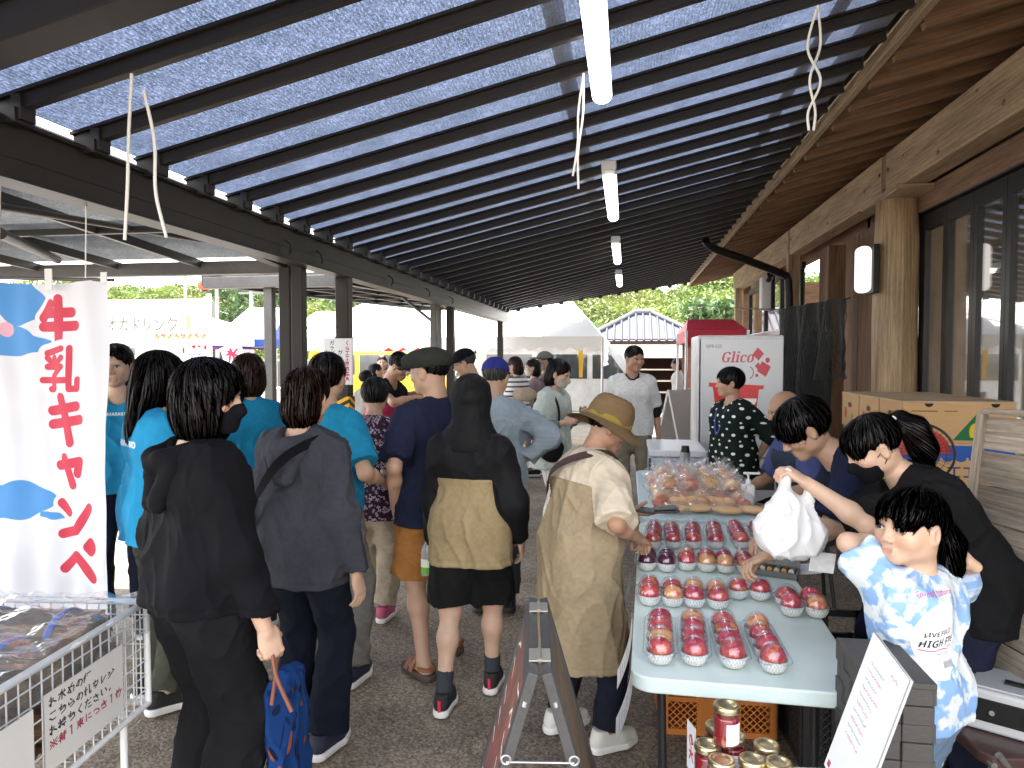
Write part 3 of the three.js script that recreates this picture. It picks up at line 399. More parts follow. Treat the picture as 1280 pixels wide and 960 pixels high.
// hats
function fieldHat(name, build, m, lo = [-0.16, -0.08, -0.2], hi = [0.16, 0.17, 0.26], c = 0.0055) { return (g, onHead) => { const f = new Field(lo, hi, c); build(f); return part(name, uvCyl(onHead(f.mesh())), m, g); }; }
const capHat = (m) => fieldHat('cap', (f) => { f.ell([0, 0.042, -0.01], [0.089, 0.088, 0.11], 0).clip((x, y, z) => 0.028 - 0.12 * z - y); f.ell([0, 0.035, 0.125], [0.072, 0.012, 0.075], 0.012); f.disp((x, y, z) => 0.002 * noise(x * 30, y * 30, z * 30)); }, m);
const flatCap = (m) => fieldHat('flat_cap', (f) => { f.ell([0, 0.062, 0.018], [0.102, 0.058, 0.135], 0).ell([0, 0.05, -0.03], [0.09, 0.07, 0.098], 0.03).clip((x, y, z) => 0.022 - 0.02 * z - y); f.ell([0, 0.028, 0.12], [0.078, 0.012, 0.05], 0.018); f.disp((x, y, z) => 0.004 * noise(x * 22, y * 30, z * 22)); }, m);
function bucketHat(m, band) { return (g, onHead) => {
  const w = (a) => 0.012 * Math.sin(a * 2 + 0.4) + 0.008 * Math.sin(a * 3 + 2), crown = sheet((u, v) => { const a = u * 2 * PI, t = v; const y = 0.012 + 0.128 * Math.sin(t * PI / 2), r = 0.105 * Math.pow(Math.max(0, Math.cos(t * PI / 2)), 0.42) + 0.003 * noise(a * 2, t * 6, 1) * (1 - t); return V(Math.sin(a) * r * 0.92, y + 0.004 * noise(Math.cos(a) * 3, t * 5, Math.sin(a) * 3), -0.012 + Math.cos(a) * r * 1.1); }, 60, 24, 0.003);
  const h = part('hat', onHead(crown), m, g);
  part('brim', onHead(sheet((u, v) => { const a = u * 2 * PI, r = lerp(0.1, 0.182, v); return V(Math.sin(a) * r * 0.92, 0.016 - 0.042 * v + w(a) * v + 0.003 * noise(Math.cos(a) * 4, v * 4, Math.sin(a) * 4), -0.012 + Math.cos(a) * r * 1.05); }, 72, 8, 0.003)), m, h);
  part('hat_band', onHead(sheet((u, v) => { const a = u * 2 * PI, r = 0.1068 - 0.004 * v - 0.003 * v * v; return V(Math.sin(a) * r * 0.92, 0.016 + 0.038 * v, -0.012 + Math.cos(a) * r * 1.1); }, 60, 3, 0.002)), band, h);
}; }
MAT.hair = hairMat([0.008, 0.006, 0.006]); MAT.hairBr = hairMat([0.028, 0.013, 0.009]); MAT.hairDk = hairMat([0.014, 0.009, 0.008]); MAT.hairGr = hairMat([0.06, 0.06, 0.058], 0.5);
MAT.soleW = mat([0.72, 0.71, 0.68], 0.6, { bumpMap: TX.fine, bumpScale: 0.0006 }); MAT.soleB = mat([0.03, 0.028, 0.026], 0.7); 
// ---------- ground ----------
{ const s = 1024, a = tileNoise(s, s, 8, 8, 31, 5), b = tileNoise(s, s, 240, 240, 32, 2), c = tileNoise(s, s, 3, 3, 33, 3), st = new Float32Array(s * s), r = mulberry(9);
  for (let k = 0; k < 26000; k++) { const x = Math.floor(r() * s), y = Math.floor(r() * s), w = 1 + Math.floor(r() * 3), h = 1 + Math.floor(r() * 3), v = (r() - 0.42) * 0.6; for (let i = 0; i < w; i++) for (let j = 0; j < h; j++) st[((y + j) % s) * s + (x + i) % s] = v; }
  const f = (i) => 0.42 * b[i] + 0.25 * a[i] + st[i] * 0.5 + 0.2;
  TX.asphalt = tex(s, s, (x, y) => { const i = y * s + x, v = 0.40 + 0.95 * (f(i) - 0.44) + 0.2 * (c[i] - 0.5) - 0.05 * sstep(0.56, 0.66, a[i]); return [v * 1.05, v * 0.985, v * 0.89]; }, true, [0.45, 0.45]);
  TX.asphaltB = tex(s, s, (x, y) => { const v = clamp(0.5 + (f(y * s + x) - 0.45) * 1.3); return [v, v, v]; }, false, [0.45, 0.45]); }
MAT.asphalt = mat([0.9, 0.83, 0.77], 0.88, { map: TX.asphalt, bumpMap: TX.asphaltB, bumpScale: 0.006 });
{ const g = new THREE.PlaneGeometry(400, 400, 1, 1); g.rotateX(-PI / 2); uvm(g); struct('ground', g, MAT.asphalt); }
MAT.lotPave = mat([0.22, 0.21, 0.19], 0.9, { map: TX.mottle, bumpMap: TX.asphaltB, bumpScale: 0.004 });
{ const mk = (w, d, x, z) => { const g = new THREE.PlaneGeometry(w, d); g.rotateX(-PI / 2); uvm(g); g.translate(x, 0.004, z); return g; }; struct('parking_lot', [mk(126, 75, -67.3, -14.5), mk(66, 37.5, 28.7, -33.25)], MAT.lotPave); }
MAT.paint = mat([0.75, 0.75, 0.72], 0.8, { map: TX.mottle });
for (let i = 0; i < 9; i++) { const m = solo('parking_line', 'white painted bay line on the car park surface', 'line', B(0.12, 0.003, 4.6, -16 + i * 2.6, 0.0065, -31), MAT.paint, 'bay lines of the car park'); }

// ---------- main canopy ----------
MAT.alu = mat([0.02, 0.017, 0.015], 0.45, { clearcoat: 0, specularIntensity: 0.6, bumpMap: TX.fine, bumpScale: 0.0003 });
MAT.aluGrey = metalMat([0.11, 0.105, 0.10], 0.45, 0.3);
{ const s = 512, a = tileNoise(s, s, 60, 22, 41, 3), b = tileNoise(s, s, 4, 4, 42, 4), c = tileNoise(s, s, 170, 60, 43, 2);
  TX.poly = tex(s, s, (x, y) => { const i = y * s + x, rib = 0.5 + 0.5 * Math.sin(x / s * 2 * PI * 32); let v = 0.66 + 0.2 * (a[i] - 0.5) + 0.2 * (b[i] - 0.5) + 0.5 * (c[i] - 0.5) + 0.1 * (rib - 0.5); const w = clamp((c[i] - 0.64) * 4); v += w * 0.22; return [v * 0.95 + 0.05 * b[i], v, v * 1.04]; }, true, [1.9, 1.9]); }
MAT.poly = mat([0.074, 0.097, 0.148], 0.97, { transmission: 0.75, thickness: 0, map: TX.poly, side: THREE.DoubleSide });
const roofY = (x) => 2.5 + 0.235 * (x + 2.3), SL = Math.atan(0.235);
const canopy = thing('canopy', 'large dark metal canopy with frosted blue panels over the walkway', 'canopy');
{ // lengthwise beam with a shallow lip top and bottom
  part('beam', [RB(0.11, 0.2, 17, 0.008, -2.3, 2.385, -5.2), RB(0.15, 0.018, 17, 0.004, -2.3, 2.491, -5.2), RB(0.14, 0.014, 17, 0.004, -2.3, 2.282, -5.2), B(0.004, 0.006, 17, -2.243, 2.36, -5.2)], MAT.alu, canopy);
  part('closure_strip', B(0.012, 0.055, 17, -2.36, 2.53, -5.2), MAT.aluGrey, canopy);
  part('gutter', [RB(0.1, 0.09, 17, 0.008, -2.43, 2.46, -5.2)], MAT.alu, canopy);
  const inset = (D) => D <= 13.6 ? -2.3 : -2.3 + (D - 13.6) / 3.9 * 3.75, Ds = []; for (let k = -2; 0.79 + k * 0.393 < 17.3; k++) Ds.push(0.79 + k * 0.393);
  Ds.forEach((D, i) => {
    const x0 = inset(D), x1 = 1.405, big = i === 5, w = big ? 0.13 : 0.04, h = big ? 0.11 : 0.052, L = (x1 - x0) / Math.cos(SL), cx = (x0 + x1) / 2;
    const r = part('rafter', [RB(L, h, w, 0.004, 0, 0, 0, 1), B(L, 0.012, w + 0.03, 0, h / 2 + 0.006, 0)], MAT.alu, canopy); r.position.set(cx, roofY(cx) + h / 2 + (big ? -0.05 : 0), -D); r.rotation.z = SL;
    const hang = part('bracket', [B(0.07, 0.055, 0.09, 0.02, 0, 0), B(0.04, 0.09, 0.07, 0.05, 0.03, 0)], MAT.alu, canopy); hang.position.set(x0 + 0.06, roofY(x0) - 0.0, -D);
    if (i + 1 < Ds.length) { const D1 = Ds[i + 1], xa = Math.max(x0, inset(D1)), LL = (x1 - xa) / Math.cos(SL), c2 = (x1 + xa) / 2, g = new THREE.PlaneGeometry(LL, D1 - D); g.rotateX(-PI / 2); const gg = g.toNonIndexed(); uvm(gg, null, i * 0.37); const p = part('roof_panel', gg, MAT.poly, canopy); p.position.set(c2, roofY(c2) + 0.07, -(D + D1) / 2); p.rotation.z = SL; }
  });
  for (const x of [-0.32, 1.02]) { const b = part('purlin', RB(0.07, 0.09, 16.8, 0.006, 0, 0, 0), MAT.alu, canopy); b.position.set(x, roofY(x) + 0.14, -8.6); }
  { const b = part('eave_gutter', RB(0.34, 0.16, 17.2, 0.02), MAT.alu, canopy); b.position.set(1.36, roofY(1.36) + 0.22, -8.7); }
  // end trim
  part('end_trim', beam(V(-2.3, roofY(-2.3) + 0.05, -13.65), V(1.47, roofY(1.47) + 0.05, -17.35), 0.05, 0.11), MAT.alu, canopy);
  for (const [x, D, w] of [[-2.3, 5.66, 0.11], [-2.3, 9.3, 0.1], [-2.3, 13.1, 0.1]]) { const p = part('post', [RB(w, 2.28, w, 0.008, 0, 1.14, 0), B(w + 0.08, 0.012, w + 0.08, 0, 0.006, 0)], MAT.alu, canopy); p.position.set(x, 0, -D); }
  // yellow and black guard wrapped on the post base
  const hz = canvasTex(128, 256, (g) => { g.fillStyle = '#e8b210'; g.fillRect(0, 0, 128, 256); g.fillStyle = '#161512'; for (let i = -2; i < 6; i++) { g.beginPath(); g.moveTo(0, i * 64); g.lineTo(128, i * 64 - 64); g.lineTo(128, i * 64 - 32); g.lineTo(0, i * 64 + 32); g.fill(); } }); hz.repeat.set(8, 4);
  const gm = mat([0.9, 0.9, 0.9], 0.5, { map: hz }); part('corner_guard', [B(0.125, 1.1, 0.125, -2.3, 0.75, -5.66)], gm, canopy, 'yellow and black striped corner guard');
  const lab = part('rating_label', B(0.18, 0.045, 0.001), mat([0.75, 0.75, 0.72], 0.6, { map: canvasTex(256, 64, (g) => { g.fillStyle = '#f4f4f2'; g.fillRect(0, 0, 256, 64); g.fillStyle = '#cdb67a'; g.fillRect(0, 0, 80, 64); g.fillStyle = '#444'; for (let i = 0; i < 3; i++) g.fillRect(92, 12 + i * 16, 130 - i * 20, 5); }) }), canopy); { const D = 1.892, x = -1.45; lab.position.set(x, roofY(x) + 0.01, -D + 0.0), lab.rotation.z = SL; uvm(lab.geometry); lab.geometry = new THREE.BoxGeometry(0.16, 0.04, 0.0012); }
  for (const [D, t] of [[4.5, 0], [5.0, 0.2], [6.6, -0.1], [7.9, 0.1], [9.0, -0.2]]) part('hook', tube([V(-2.24, 2.40, -D), V(-2.2, 2.37, -D + t * 0.1), V(-2.195, 2.33, -D), V(-2.215, 2.31, -D - 0.03)], 0.006, 10, 6), MAT.alu, canopy);
}
// lamps under the canopy: a glowing tube cover and its light
MAT.lampGlow = mat([0.9, 0.9, 0.88], 0.5, { emissive: new THREE.Color(1, 0.97, 0.9), emissiveIntensity: 1.6 }); MAT.lampBody = mat([0.72, 0.73, 0.73], 0.4);
for (let i = 0; i < 4; i++) {
  const z = -(2.05 + i * 3.2), x = -0.13, y = roofY(x) - 0.045, L = 1.7;
  const t = thing('ceiling_lamp', 'long lit white tube lamp fixed under the canopy rafters', 'lamp', 'row of tube lamps under the canopy', V(x, y, z - L / 2));
  part('housing', [RB(0.1, 0.05, L + 0.16, 0.01, 0, 0.018, 0.02), RB(0.105, 0.07, 0.16, 0.012, 0, 0.005, L / 2 + 0.03)], MAT.lampBody, t);
  const g = new THREE.CapsuleGeometry(0.05, L - 0.12, 8, 20); g.rotateX(PI / 2); g.scale(1, 0.8, 1); g.translate(0, -0.02, -0.03); part('diffuser', g, MAT.lampGlow, t);
  const l = new THREE.RectAreaLight(new THREE.Color(1, 0.96, 0.88), 2.2, 0.09, L - 0.1); l.name = 'lamp_light'; l.position.set(0, -0.075, -0.03); l.rotation.x = -PI / 2; t.add(l);
}
// twine hanging from the rafters
MAT.twine = mat([0.72, 0.71, 0.67], 0.9, { bumpMap: TX.fine, bumpScale: 0.0006 });
[[[165, 115], [156, 300], [180, 135], [208, 297], -1.35, 'white twine pair hanging over the lengthwise beam', 2.2], [[729, 110], [716, 220], [729, 108], [723, 236], 0, 'white twine pair hanging beside the tube lamp', 3.4], [[1020, 30], [1011, 163], [1022, 25], [1017, 163], 1.1, 'white twine pair hanging near the wooden eave', 3.2]].forEach(([a, b, c, d, x, label, D], k) => {
  const t = thing('twine', label, 'twine'); for (const [p, q, s] of [[a, b, 1], [c, d, -1]]) { const A = PX(p[0], p[1], D), C = PX(q[0], q[1], D); A.y += 0.06; const m = (f, w) => A.clone().lerp(C, f).add(V(w * s, 0, w)); const cross = k === 2; const ctrl = cross ? [A, m(0.3, -0.02), m(0.62, 0.028), m(0.85, -0.006), C] : [A, m(0.35, -0.006), m(0.7, 0.008), C]; part('strand', tube(ctrl, 0.0055, 40, 6), MAT.twine, t); }
});

// ---------- side canopies, left of the beam ----------
MAT.polyC = mat([0.66, 0.68, 0.69], 0.96, { transmission: 0.72, thickness: 0, map: TX.poly, side: THREE.DoubleSide });
function sideCanopy(label, x0, x1, D0, D1, yA, yB, nx, nz) { // y falls from yA at D0 to yB at D1
  const t = thing('side_canopy', label, 'canopy'), yy = (D) => lerp(yA, yB, (D - D0) / (D1 - D0)), an = Math.atan((yB - yA) / (D1 - D0)), L = Math.hypot(D1 - D0, yB - yA), cz = (D0 + D1) / 2;
  for (let i = 0; i <= nx; i++) { const x = lerp(x0, x1, i / nx), r = part('rafter', RB(i % nx ? 0.035 : 0.08, i % nx ? 0.06 : 0.11, L, 0.004), i % nx ? MAT.aluGrey : MAT.alu, t); r.position.set(x, yy(cz), -cz); r.rotation.x = an;
    if (i < nx) for (let j = 0; j < nz; j++) { const g = new THREE.PlaneGeometry((x1 - x0) / nx, L / nz); g.rotateX(-PI / 2); const gg = g.toNonIndexed(); uvm(gg, null, i * 0.7 + j); const p = part('roof_panel', gg, MAT.polyC, t), D = lerp(D0, D1, (j + 0.5) / nz); p.position.set(x + (x1 - x0) / nx / 2, yy(D) + 0.05, -D); p.rotation.x = an; } }
  for (let j = 0; j <= nz; j++) { const D = lerp(D0, D1, j / nz), e = j === 0 || j === nz; part('cross_bar', RB(Math.abs(x1 - x0), e ? 0.1 : 0.04, e ? 0.09 : 0.04, 0.004, (x0 + x1) / 2, yy(D) - (e ? 0.03 : 0.012), -D), e ? MAT.aluGrey : MAT.alu, t); }
  return t;
}
const sideA = sideCanopy('low smoky-panelled side canopy above the campaign banner', -2.52, -5.3, -1.6, 5.1, 2.78, 2.33, 4, 6);
for (const [x, D] of [[-2.5, 5.05], [-2.36, 4.96]]) part('post', [RB(0.085, 2.3, 0.085, 0.006, x, 1.15, -D)], MAT.alu, sideA);
part('brace', bar(PX(0, 292, 3.2), PX(72, 325, 4.9), 0.03, 10), MAT.alu, sideA);
part('pipe', bar(PX(-60, 248, 2.9), PX(250, 300, 4.6), 0.018, 10), MAT.aluGrey, sideA);
const sideB = sideCanopy('far side canopy with clear panels beyond the striped post', -2.5, -3.75, 6.0, 12.6, 2.32, 2.55, 3, 6);
for (const [x, D] of [[-2.46, 9.05], [-2.5, 9.42], [PX(338, 447, 6.05).x, 6.05]]) part('post', [RB(0.08, 2.34, 0.08, 0.006, x, 1.17, -D)], MAT.aluGrey, sideB);
part('brace', bar(V(-2.5, 2.1, -9.05), V(-2.9, 2.42, -9.05), 0.02, 8), MAT.aluGrey, sideB);
for (const [u, v] of [[193, 347], [276, 353], [338, 368]]) { const p = PX(u, v, 8.5), b = thing('bulb', 'small clear bulb hanging on a wire beyond the beam', 'bulb', 'string of bulbs past the side canopy', p); part('glass', new THREE.SphereGeometry(0.035, 14, 10), mat([0.8, 0.8, 0.78], 0.2), b); part('socket', [Cy(0.018, 0.022, 0.06, 0, 0.055, 0, 10), Cy(0.003, 0.003, 0.28, 0, 0.2, 0, 6)], MAT.soleB, b); }

// ---------- timber building ----------
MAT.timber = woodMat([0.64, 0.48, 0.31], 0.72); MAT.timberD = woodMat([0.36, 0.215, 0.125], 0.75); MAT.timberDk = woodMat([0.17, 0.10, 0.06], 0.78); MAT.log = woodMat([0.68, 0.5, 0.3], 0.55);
MAT.steelK = mat([0.12, 0.12, 0.12], 0.4, { metalness: 0.7 }); MAT.black = mat([0.014, 0.014, 0.014], 0.4, { clearcoat: 0, specularIntensity: 0.45, bumpMap: TX.fine, bumpScale: 0.0002 }); MAT.plaster = mat([0.4, 0.36, 0.3], 0.9, { map: TX.mottle });
MAT.glass = new THREE.MeshPhysicalMaterial({ color: 0xffffff, roughness: 0.02, transmission: 1, thickness: 0, ior: 2.3 });
const bld = thing('timber_building', 'timber shop building with log posts, deep eave and black folding doors', 'building');
{ const ey = (x) => 3.36 + 0.25 * (x - 1.45);
  for (const [a, b] of [[0.2, 6.1], [6.1, 11.9], [11.9, 18]]) part('fascia', RB(0.045, 0.1, b - a - 0.006, 0.004, 1.47, 3.40, -(a + b) / 2, 1, 'z'), MAT.timber, bld);
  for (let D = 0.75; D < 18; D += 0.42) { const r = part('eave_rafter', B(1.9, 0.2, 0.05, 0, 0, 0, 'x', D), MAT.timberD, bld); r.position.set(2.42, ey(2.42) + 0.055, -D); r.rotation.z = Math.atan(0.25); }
  for (let i = 0; i < 14; i++) { const x = 1.5 + i * 0.135; const d = part('soffit_board', B(0.137, 0.018, 17.8, 0, 0, 0, 'z', i), MAT.timber, bld); d.position.set(x + 0.07, ey(x + 0.07) + 0.168, -9.1); d.rotation.z = Math.atan(0.25); }
  // roof mass over and behind
  const rf = part('roof', B(5.2, 0.14, 18.4, 0, 0, 0, 'z'), metalMat([0.06, 0.06, 0.065], 0.6, 0.1), bld); rf.position.set(3.95, ey(3.95) + 0.3, -9.1); rf.rotation.z = Math.atan(0.25);
  for (const [a, b] of [[-0.5, 7.02], [7.1, 10.9], [10.98, 16.4]]) part('beam', RB(0.2, 0.37, b - a, 0.012, 2.4, 3.275, -(a + b) / 2, 2, 'z'), MAT.timber, bld);
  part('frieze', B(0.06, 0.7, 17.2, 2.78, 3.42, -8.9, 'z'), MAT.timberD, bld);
  part('beam_joint', [RB(0.17, 0.3, 0.1, 0.01, 2.38, 3.3, -7.06, 2, 'y')], MAT.timberD, bld);
  part('pillow_block', RB(0.3, 0.055, 0.95, 0.006, 2.4, 3.063, -7.06, 2, 'z'), MAT.timber, bld);
  for (const [D, y, r] of [[4.95, 3.2, 0.018], [5.3, 3.4, 0.014], [5.9, 3.16, 0.02], [6.6, 3.33, 0.013], [7.6, 3.25, 0.02], [8.2, 3.4, 0.014], [8.9, 3.18, 0.018], [9.8, 3.3, 0.015], [12.2, 3.25, 0.02]]) { const k = new THREE.SphereGeometry(r, 12, 8); k.scale(0.3, 1, 1.4); k.translate(2.3, y, -D); part('knot', k, MAT.timberD, bld); }
  for (const D of [6.95, 7.17, 10.8, 11.1]) part('bolt', Cy(0.016, 0.016, 0.012, 0, 0, 0, 10).rotateZ(PI / 2).translate(2.296, 3.3, -D), MAT.steelK, bld);
  // log posts
  const log = (x, D, r, H) => { const g = lathe([[0, 0], ...Array.from({ length: 15 }, (_, i) => { const t = i / 14; return [r * (1.3 - 0.24 * t - 0.1 * Math.sin(t * 5) * (1 - t) + (t < 0.12 ? 0.07 * (0.12 - t) * 8 : 0)), H * t]; }), [0, H]], 28), p = g.attributes.position; for (let i = 0; i < p.count; i++) { const X = p.getX(i), Y = p.getY(i), Z = p.getZ(i), k = 1 + 0.05 * noise(X * 6, Y * 1.1, Z * 6) + 0.02 * noise(X * 20, Y * 3, Z * 20); p.setX(i, X * k); p.setZ(i, Z * k); } g.computeVertexNormals(); const u = g.attributes.uv; for (let i = 0; i < u.count; i++) u.setXY(i, u.getY(i) * H, u.getX(i) * 1.1); const m = part('log_post', g, MAT.log, bld); m.position.set(x, 0, -D); const kn = MAT.timberDk; for (const [a, y] of [[-2.3, 2.3], [-1.9, 1.75], [-2.6, 2.0], [-1.75, 1.5]]) { const k = new THREE.SphereGeometry(0.02, 10, 8); k.scale(1, 1.3, 0.35); k.rotateY(a); k.translate(Math.sin(a) * r * 1.09, y, Math.cos(a) * -r * -1.09); part('knot', k, kn, m); } };
  log(2.42, 7.06, 0.165, 3.04);
  for (const D of [10.94, 16.0]) part('square_post', RB(0.16, 3.1, 0.16, 0.01, 2.36, 1.55, -D, 2, 'y'), MAT.timber, bld);
  // recessed boarded wall between the log post and the far window
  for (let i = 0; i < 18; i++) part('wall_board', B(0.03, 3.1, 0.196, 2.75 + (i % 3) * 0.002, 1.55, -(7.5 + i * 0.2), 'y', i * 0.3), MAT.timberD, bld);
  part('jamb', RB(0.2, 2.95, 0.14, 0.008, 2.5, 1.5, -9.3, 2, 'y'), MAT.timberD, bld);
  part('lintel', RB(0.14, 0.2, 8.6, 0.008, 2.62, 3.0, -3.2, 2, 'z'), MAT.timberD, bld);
  // folding doors
  for (let i = 0; i < 9; i++) { const D = 7.42 - 0.48 * (i + 0.5), t = part('door_leaf', [B(0.05, 2.86, 0.055, 2.62, 1.45, -(D + 0.21)), B(0.05, 2.86, 0.055, 2.62, 1.45, -(D - 0.21)), B(0.05, 0.14, 0.365, 2.62, 2.81, -D), B(0.05, 0.2, 0.365, 2.62, 0.12, -D)], MAT.black, bld); part('pane', B(0.008, 2.54, 0.37, 2.62, 1.48, -D), MAT.glass, t); }
  part('door_track', RB(0.09, 0.07, 4.6, 0.006, 2.6, 2.925, -5.2), MAT.black, bld);
  // room behind the doors
  part('room', [B(0.1, 3.3, 9, 6.2, 1.65, -4.5), B(3.5, 0.05, 9, 4.4, 0.03, -4.5), B(3.5, 0.1, 9, 4.45, 3.28, -4.5), B(3.4, 3.3, 0.1, 4.45, 1.65, -8.9), B(0.12, 3.2, 3, 2.68, 1.6, -1.4)], MAT.plaster, bld);
  // far window with a white blind box
  part('window_frame', [B(0.06, 1.5, 0.08, 2.55, 2.2, -11.2), B(0.06, 1.5, 0.08, 2.55, 2.2, -12.6), B(0.06, 1.5, 0.1, 2.55, 2.2, -14), B(0.06, 1.5, 0.1, 2.55, 2.2, -15.7), B(0.06, 0.1, 4.6, 2.55, 2.97, -13.4)], MAT.black, bld); part('pane', B(0.01, 1.4, 4.5, 2.56, 2.2, -13.4), MAT.glass, bld);
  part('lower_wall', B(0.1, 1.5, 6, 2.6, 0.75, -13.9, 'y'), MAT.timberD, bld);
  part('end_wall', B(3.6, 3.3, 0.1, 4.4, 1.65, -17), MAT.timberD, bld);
  part('awning_box', RB(0.22, 0.2, 3.9, 0.02, 2.36, 1.95, -13.2), mat([0.6, 0.6, 0.6], 0.4), bld);
  // drain pipe
  part('drain_pipe', tube([PX(882, 300, 8.9), PX(888, 308, 9), PX(930, 324, 9.2), PX(972, 340, 9.45), PX(984, 346, 9.5), PX(986, 360, 9.5), PX(986, 440, 9.5), PX(986, 640, 9.5)], 0.048, 60, 12), MAT.black, bld);
  part('notice_strip', [B(0.004, 1.2, 0.24, 2.728, 2.1, -7.75)], mat([0.4, 0.22, 0.09], 0.7, { map: TX.mottle }), bld);
}
// wall lamp on the log post and the speaker-like lamp further on
function wallLamp(p, label) { const t = thing('wall_lamp', label, 'lamp', null, p); const g = new THREE.CylinderGeometry(0.1, 0.1, 0.42, 24, 1, false, PI * 1.0, PI); part('back_plate', RB(0.05, 0.44, 0.2, 0.008, 0.03, 0, 0), MAT.black, t); part('shade', [RB(0.12, 0.42, 0.17, 0.05, -0.055, 0, 0, 4)], mat([0.82, 0.78, 0.76], 0.5, { emissive: new THREE.Color(1, 0.93, 0.88), emissiveIntensity: 0.22 }), t); const l = new THREE.RectAreaLight(new THREE.Color(1, 0.93, 0.86), 1.2, 0.15, 0.4); l.name = 'lamp_light'; l.position.set(-0.12, 0, 0); l.rotation.y = PI / 2; t.add(l); return t; }
wallLamp(V(2.18, 2.42, -7.02), 'lit white box lamp on the log post');
{ const t = thing('wall_lamp', 'unlit white box lamp past the drain pipe', 'lamp', null, PX(957, 367, 11.4)); part('back_plate', RB(0.06, 0.52, 0.24, 0.01, 0.09, 0, 0), MAT.black, t); part('shade', RB(0.16, 0.5, 0.2, 0.03, 0, 0, 0, 3), mat([0.62, 0.62, 0.62], 0.5), t); }
{ const t = thing('camera_bracket', 'small dark security camera above the far lamp', 'camera', null, PX(962, 346, 11)); part('housing', [Cy(0.05, 0.05, 0.16, 0, 0, 0, 14).rotateX(1.2)], MAT.black, t); part('arm', [bar(V(0, 0, 0), V(0.18, 0.1, 0), 0.015)], MAT.black, t); }
// dark net bundled on the wall rope
{ const t = thing('hanging_net', 'black netting bundled and hung from a rope beside the log post', 'net'); const top = PX(985, 388, 8.6), L = []; const r = mulberry(77);
  const A = PX(980, 386, 8.6), Bp = PX(1063, 372, 8.0); part('rope', tube([PX(860, 381, 13), A, PX(1030, 382, 8.2), Bp], 0.007, 30, 6), MAT.black, t);
  const base = (u) => A.clone().lerp(Bp, u), surf = (u, v) => { const p = base(u), n = noise(u * 5, 0, v * 1.5), w = 0.07 * Math.sin(u * 20 + v) + 0.05 * Math.sin(u * 41 + 2); const H = u < 0.62 ? 1.28 : 0.75; return p.add(V(-0.06 + w * (0.4 + v) + 0.03 * n, -v * (H + 0.1 * Math.sin(u * 9)), 0.04 * n)); };
  const st = []; for (let i = 0; i < 90; i++) { const u0 = i / 90; const pts = []; for (let j = 0; j <= 8; j++) pts.push(surf(clamp(u0 + (r() - 0.5) * 0.02 + 0.03 * Math.sin(j * 1.3 + i)), j / 8)); st.push(tube(pts, 0.0045, 16, 4)); const q2 = []; for (let j = 0; j <= 8; j++) q2.push(surf(clamp(u0 + (j % 2 ? 0.022 : -0.004)), j / 8 + 0.01).add(V(-0.02, 0, 0))); st.push(tube(q2, 0.004, 16, 4)); }
  part('net_fold', merge([sheet((u, v) => surf(u * 0.66, v).add(V(0.03, 0, 0)), 50, 16, 0.01)]), mat([0.02, 0.021, 0.02], 0.9, { bumpMap: TX.weave, bumpScale: 0.004 }), t); part('net_cords', merge(st), mat([0.05, 0.052, 0.05], 0.7), t); }
// ---------- woods, kiosk, tents and cars beyond the canopy ----------
MAT.leaf = mat([0.14, 0.2, 0.04], 0.8, { transmission: 0.35, thickness: 0, side: THREE.DoubleSide }); MAT.leafD = mat([0.06, 0.12, 0.025], 0.8, { transmission: 0.3, thickness: 0, side: THREE.DoubleSide }); MAT.bark = woodMat([0.16, 0.11, 0.075], 0.9);
function leafClump(n, R, s, seed) { const r = mulberry(seed), P = [], N = []; for (let i = 0; i < n; i++) { let x, y, z, l; do { x = r() * 2 - 1; y = r() * 2 - 1; z = r() * 2 - 1; l = Math.hypot(x, y, z); } while (l > 1); const c = V(x * R, y * R * 0.75, z * R), a = V(r() - 0.5, r() - 0.5, r() - 0.5).normalize(), b = V(r() - 0.5, r() - 0.5, r() - 0.5).cross(a).normalize(), n2 = a.clone().cross(b); const w = s * (0.6 + r() * 0.8); for (const q of [[-1, 0], [0, -0.45], [1, 0], [-1, 0], [1, 0], [0, 0.45]]) { const v = c.clone().addScaledVector(a, q[0] * w).addScaledVector(b, q[1] * w); P.push(v.x, v.y, v.z); N.push(n2.x, n2.y, n2.z); } } const g = new THREE.BufferGeometry(); g.setAttribute('position', new THREE.Float32BufferAttribute(P, 3)); g.setAttribute('normal', new THREE.Float32BufferAttribute(N, 3)); return g; }
const clumpA = leafClump(340, 1, 0.115, 3);
function wood(name, label, cx, cz, w, d, h, n, seed, m) {
  const r = mulberry(seed), im = new THREE.InstancedMesh(clumpA, m, n); im.name = numbered(name); im.userData = { kind: 'stuff', label, category: 'woods' }; const o = new THREE.Object3D(), col = new THREE.Color();
  for (let i = 0; i < n; i++) { const u = r() * 2 - 1, t = Math.pow(r(), 0.7), q = r(); const x = cx + u * w, z = cz - t * d, y = h * (0.1 + 0.9 * t) * (0.82 + 0.25 * fbm(x * 0.09, 3, z * 0.09) + 0.16 * noise(x * 0.35, seed, z * 0.3)) * (1 - 0.25 * q * q) ; o.position.set(x, Math.max(0.4, y), z); o.scale.setScalar(0.7 + r() * 1.1); o.rotation.set(r() * 6, r() * 6, r() * 6); o.updateMatrix(); im.setMatrixAt(i, o.matrix); const k = 0.6 + 0.75 * r(), f = 0.5 + 0.5 * noise(x * 0.12, 9, z * 0.12); col.setRGB(k * (0.75 + 0.6 * f), k, k * 0.8); im.setColorAt(i, col); }
  prep(im); scene.add(im);
}
wood('wooded_hill', 'green wooded slope rising behind the tiled kiosk', 8, -44, 26, 26, 9.5, 5200, 4, MAT.leaf);
wood('wooded_hill', 'green wooded slope rising behind the drinks tents', -44, -52, 32, 24, 11, 5200, 5, MAT.leaf);
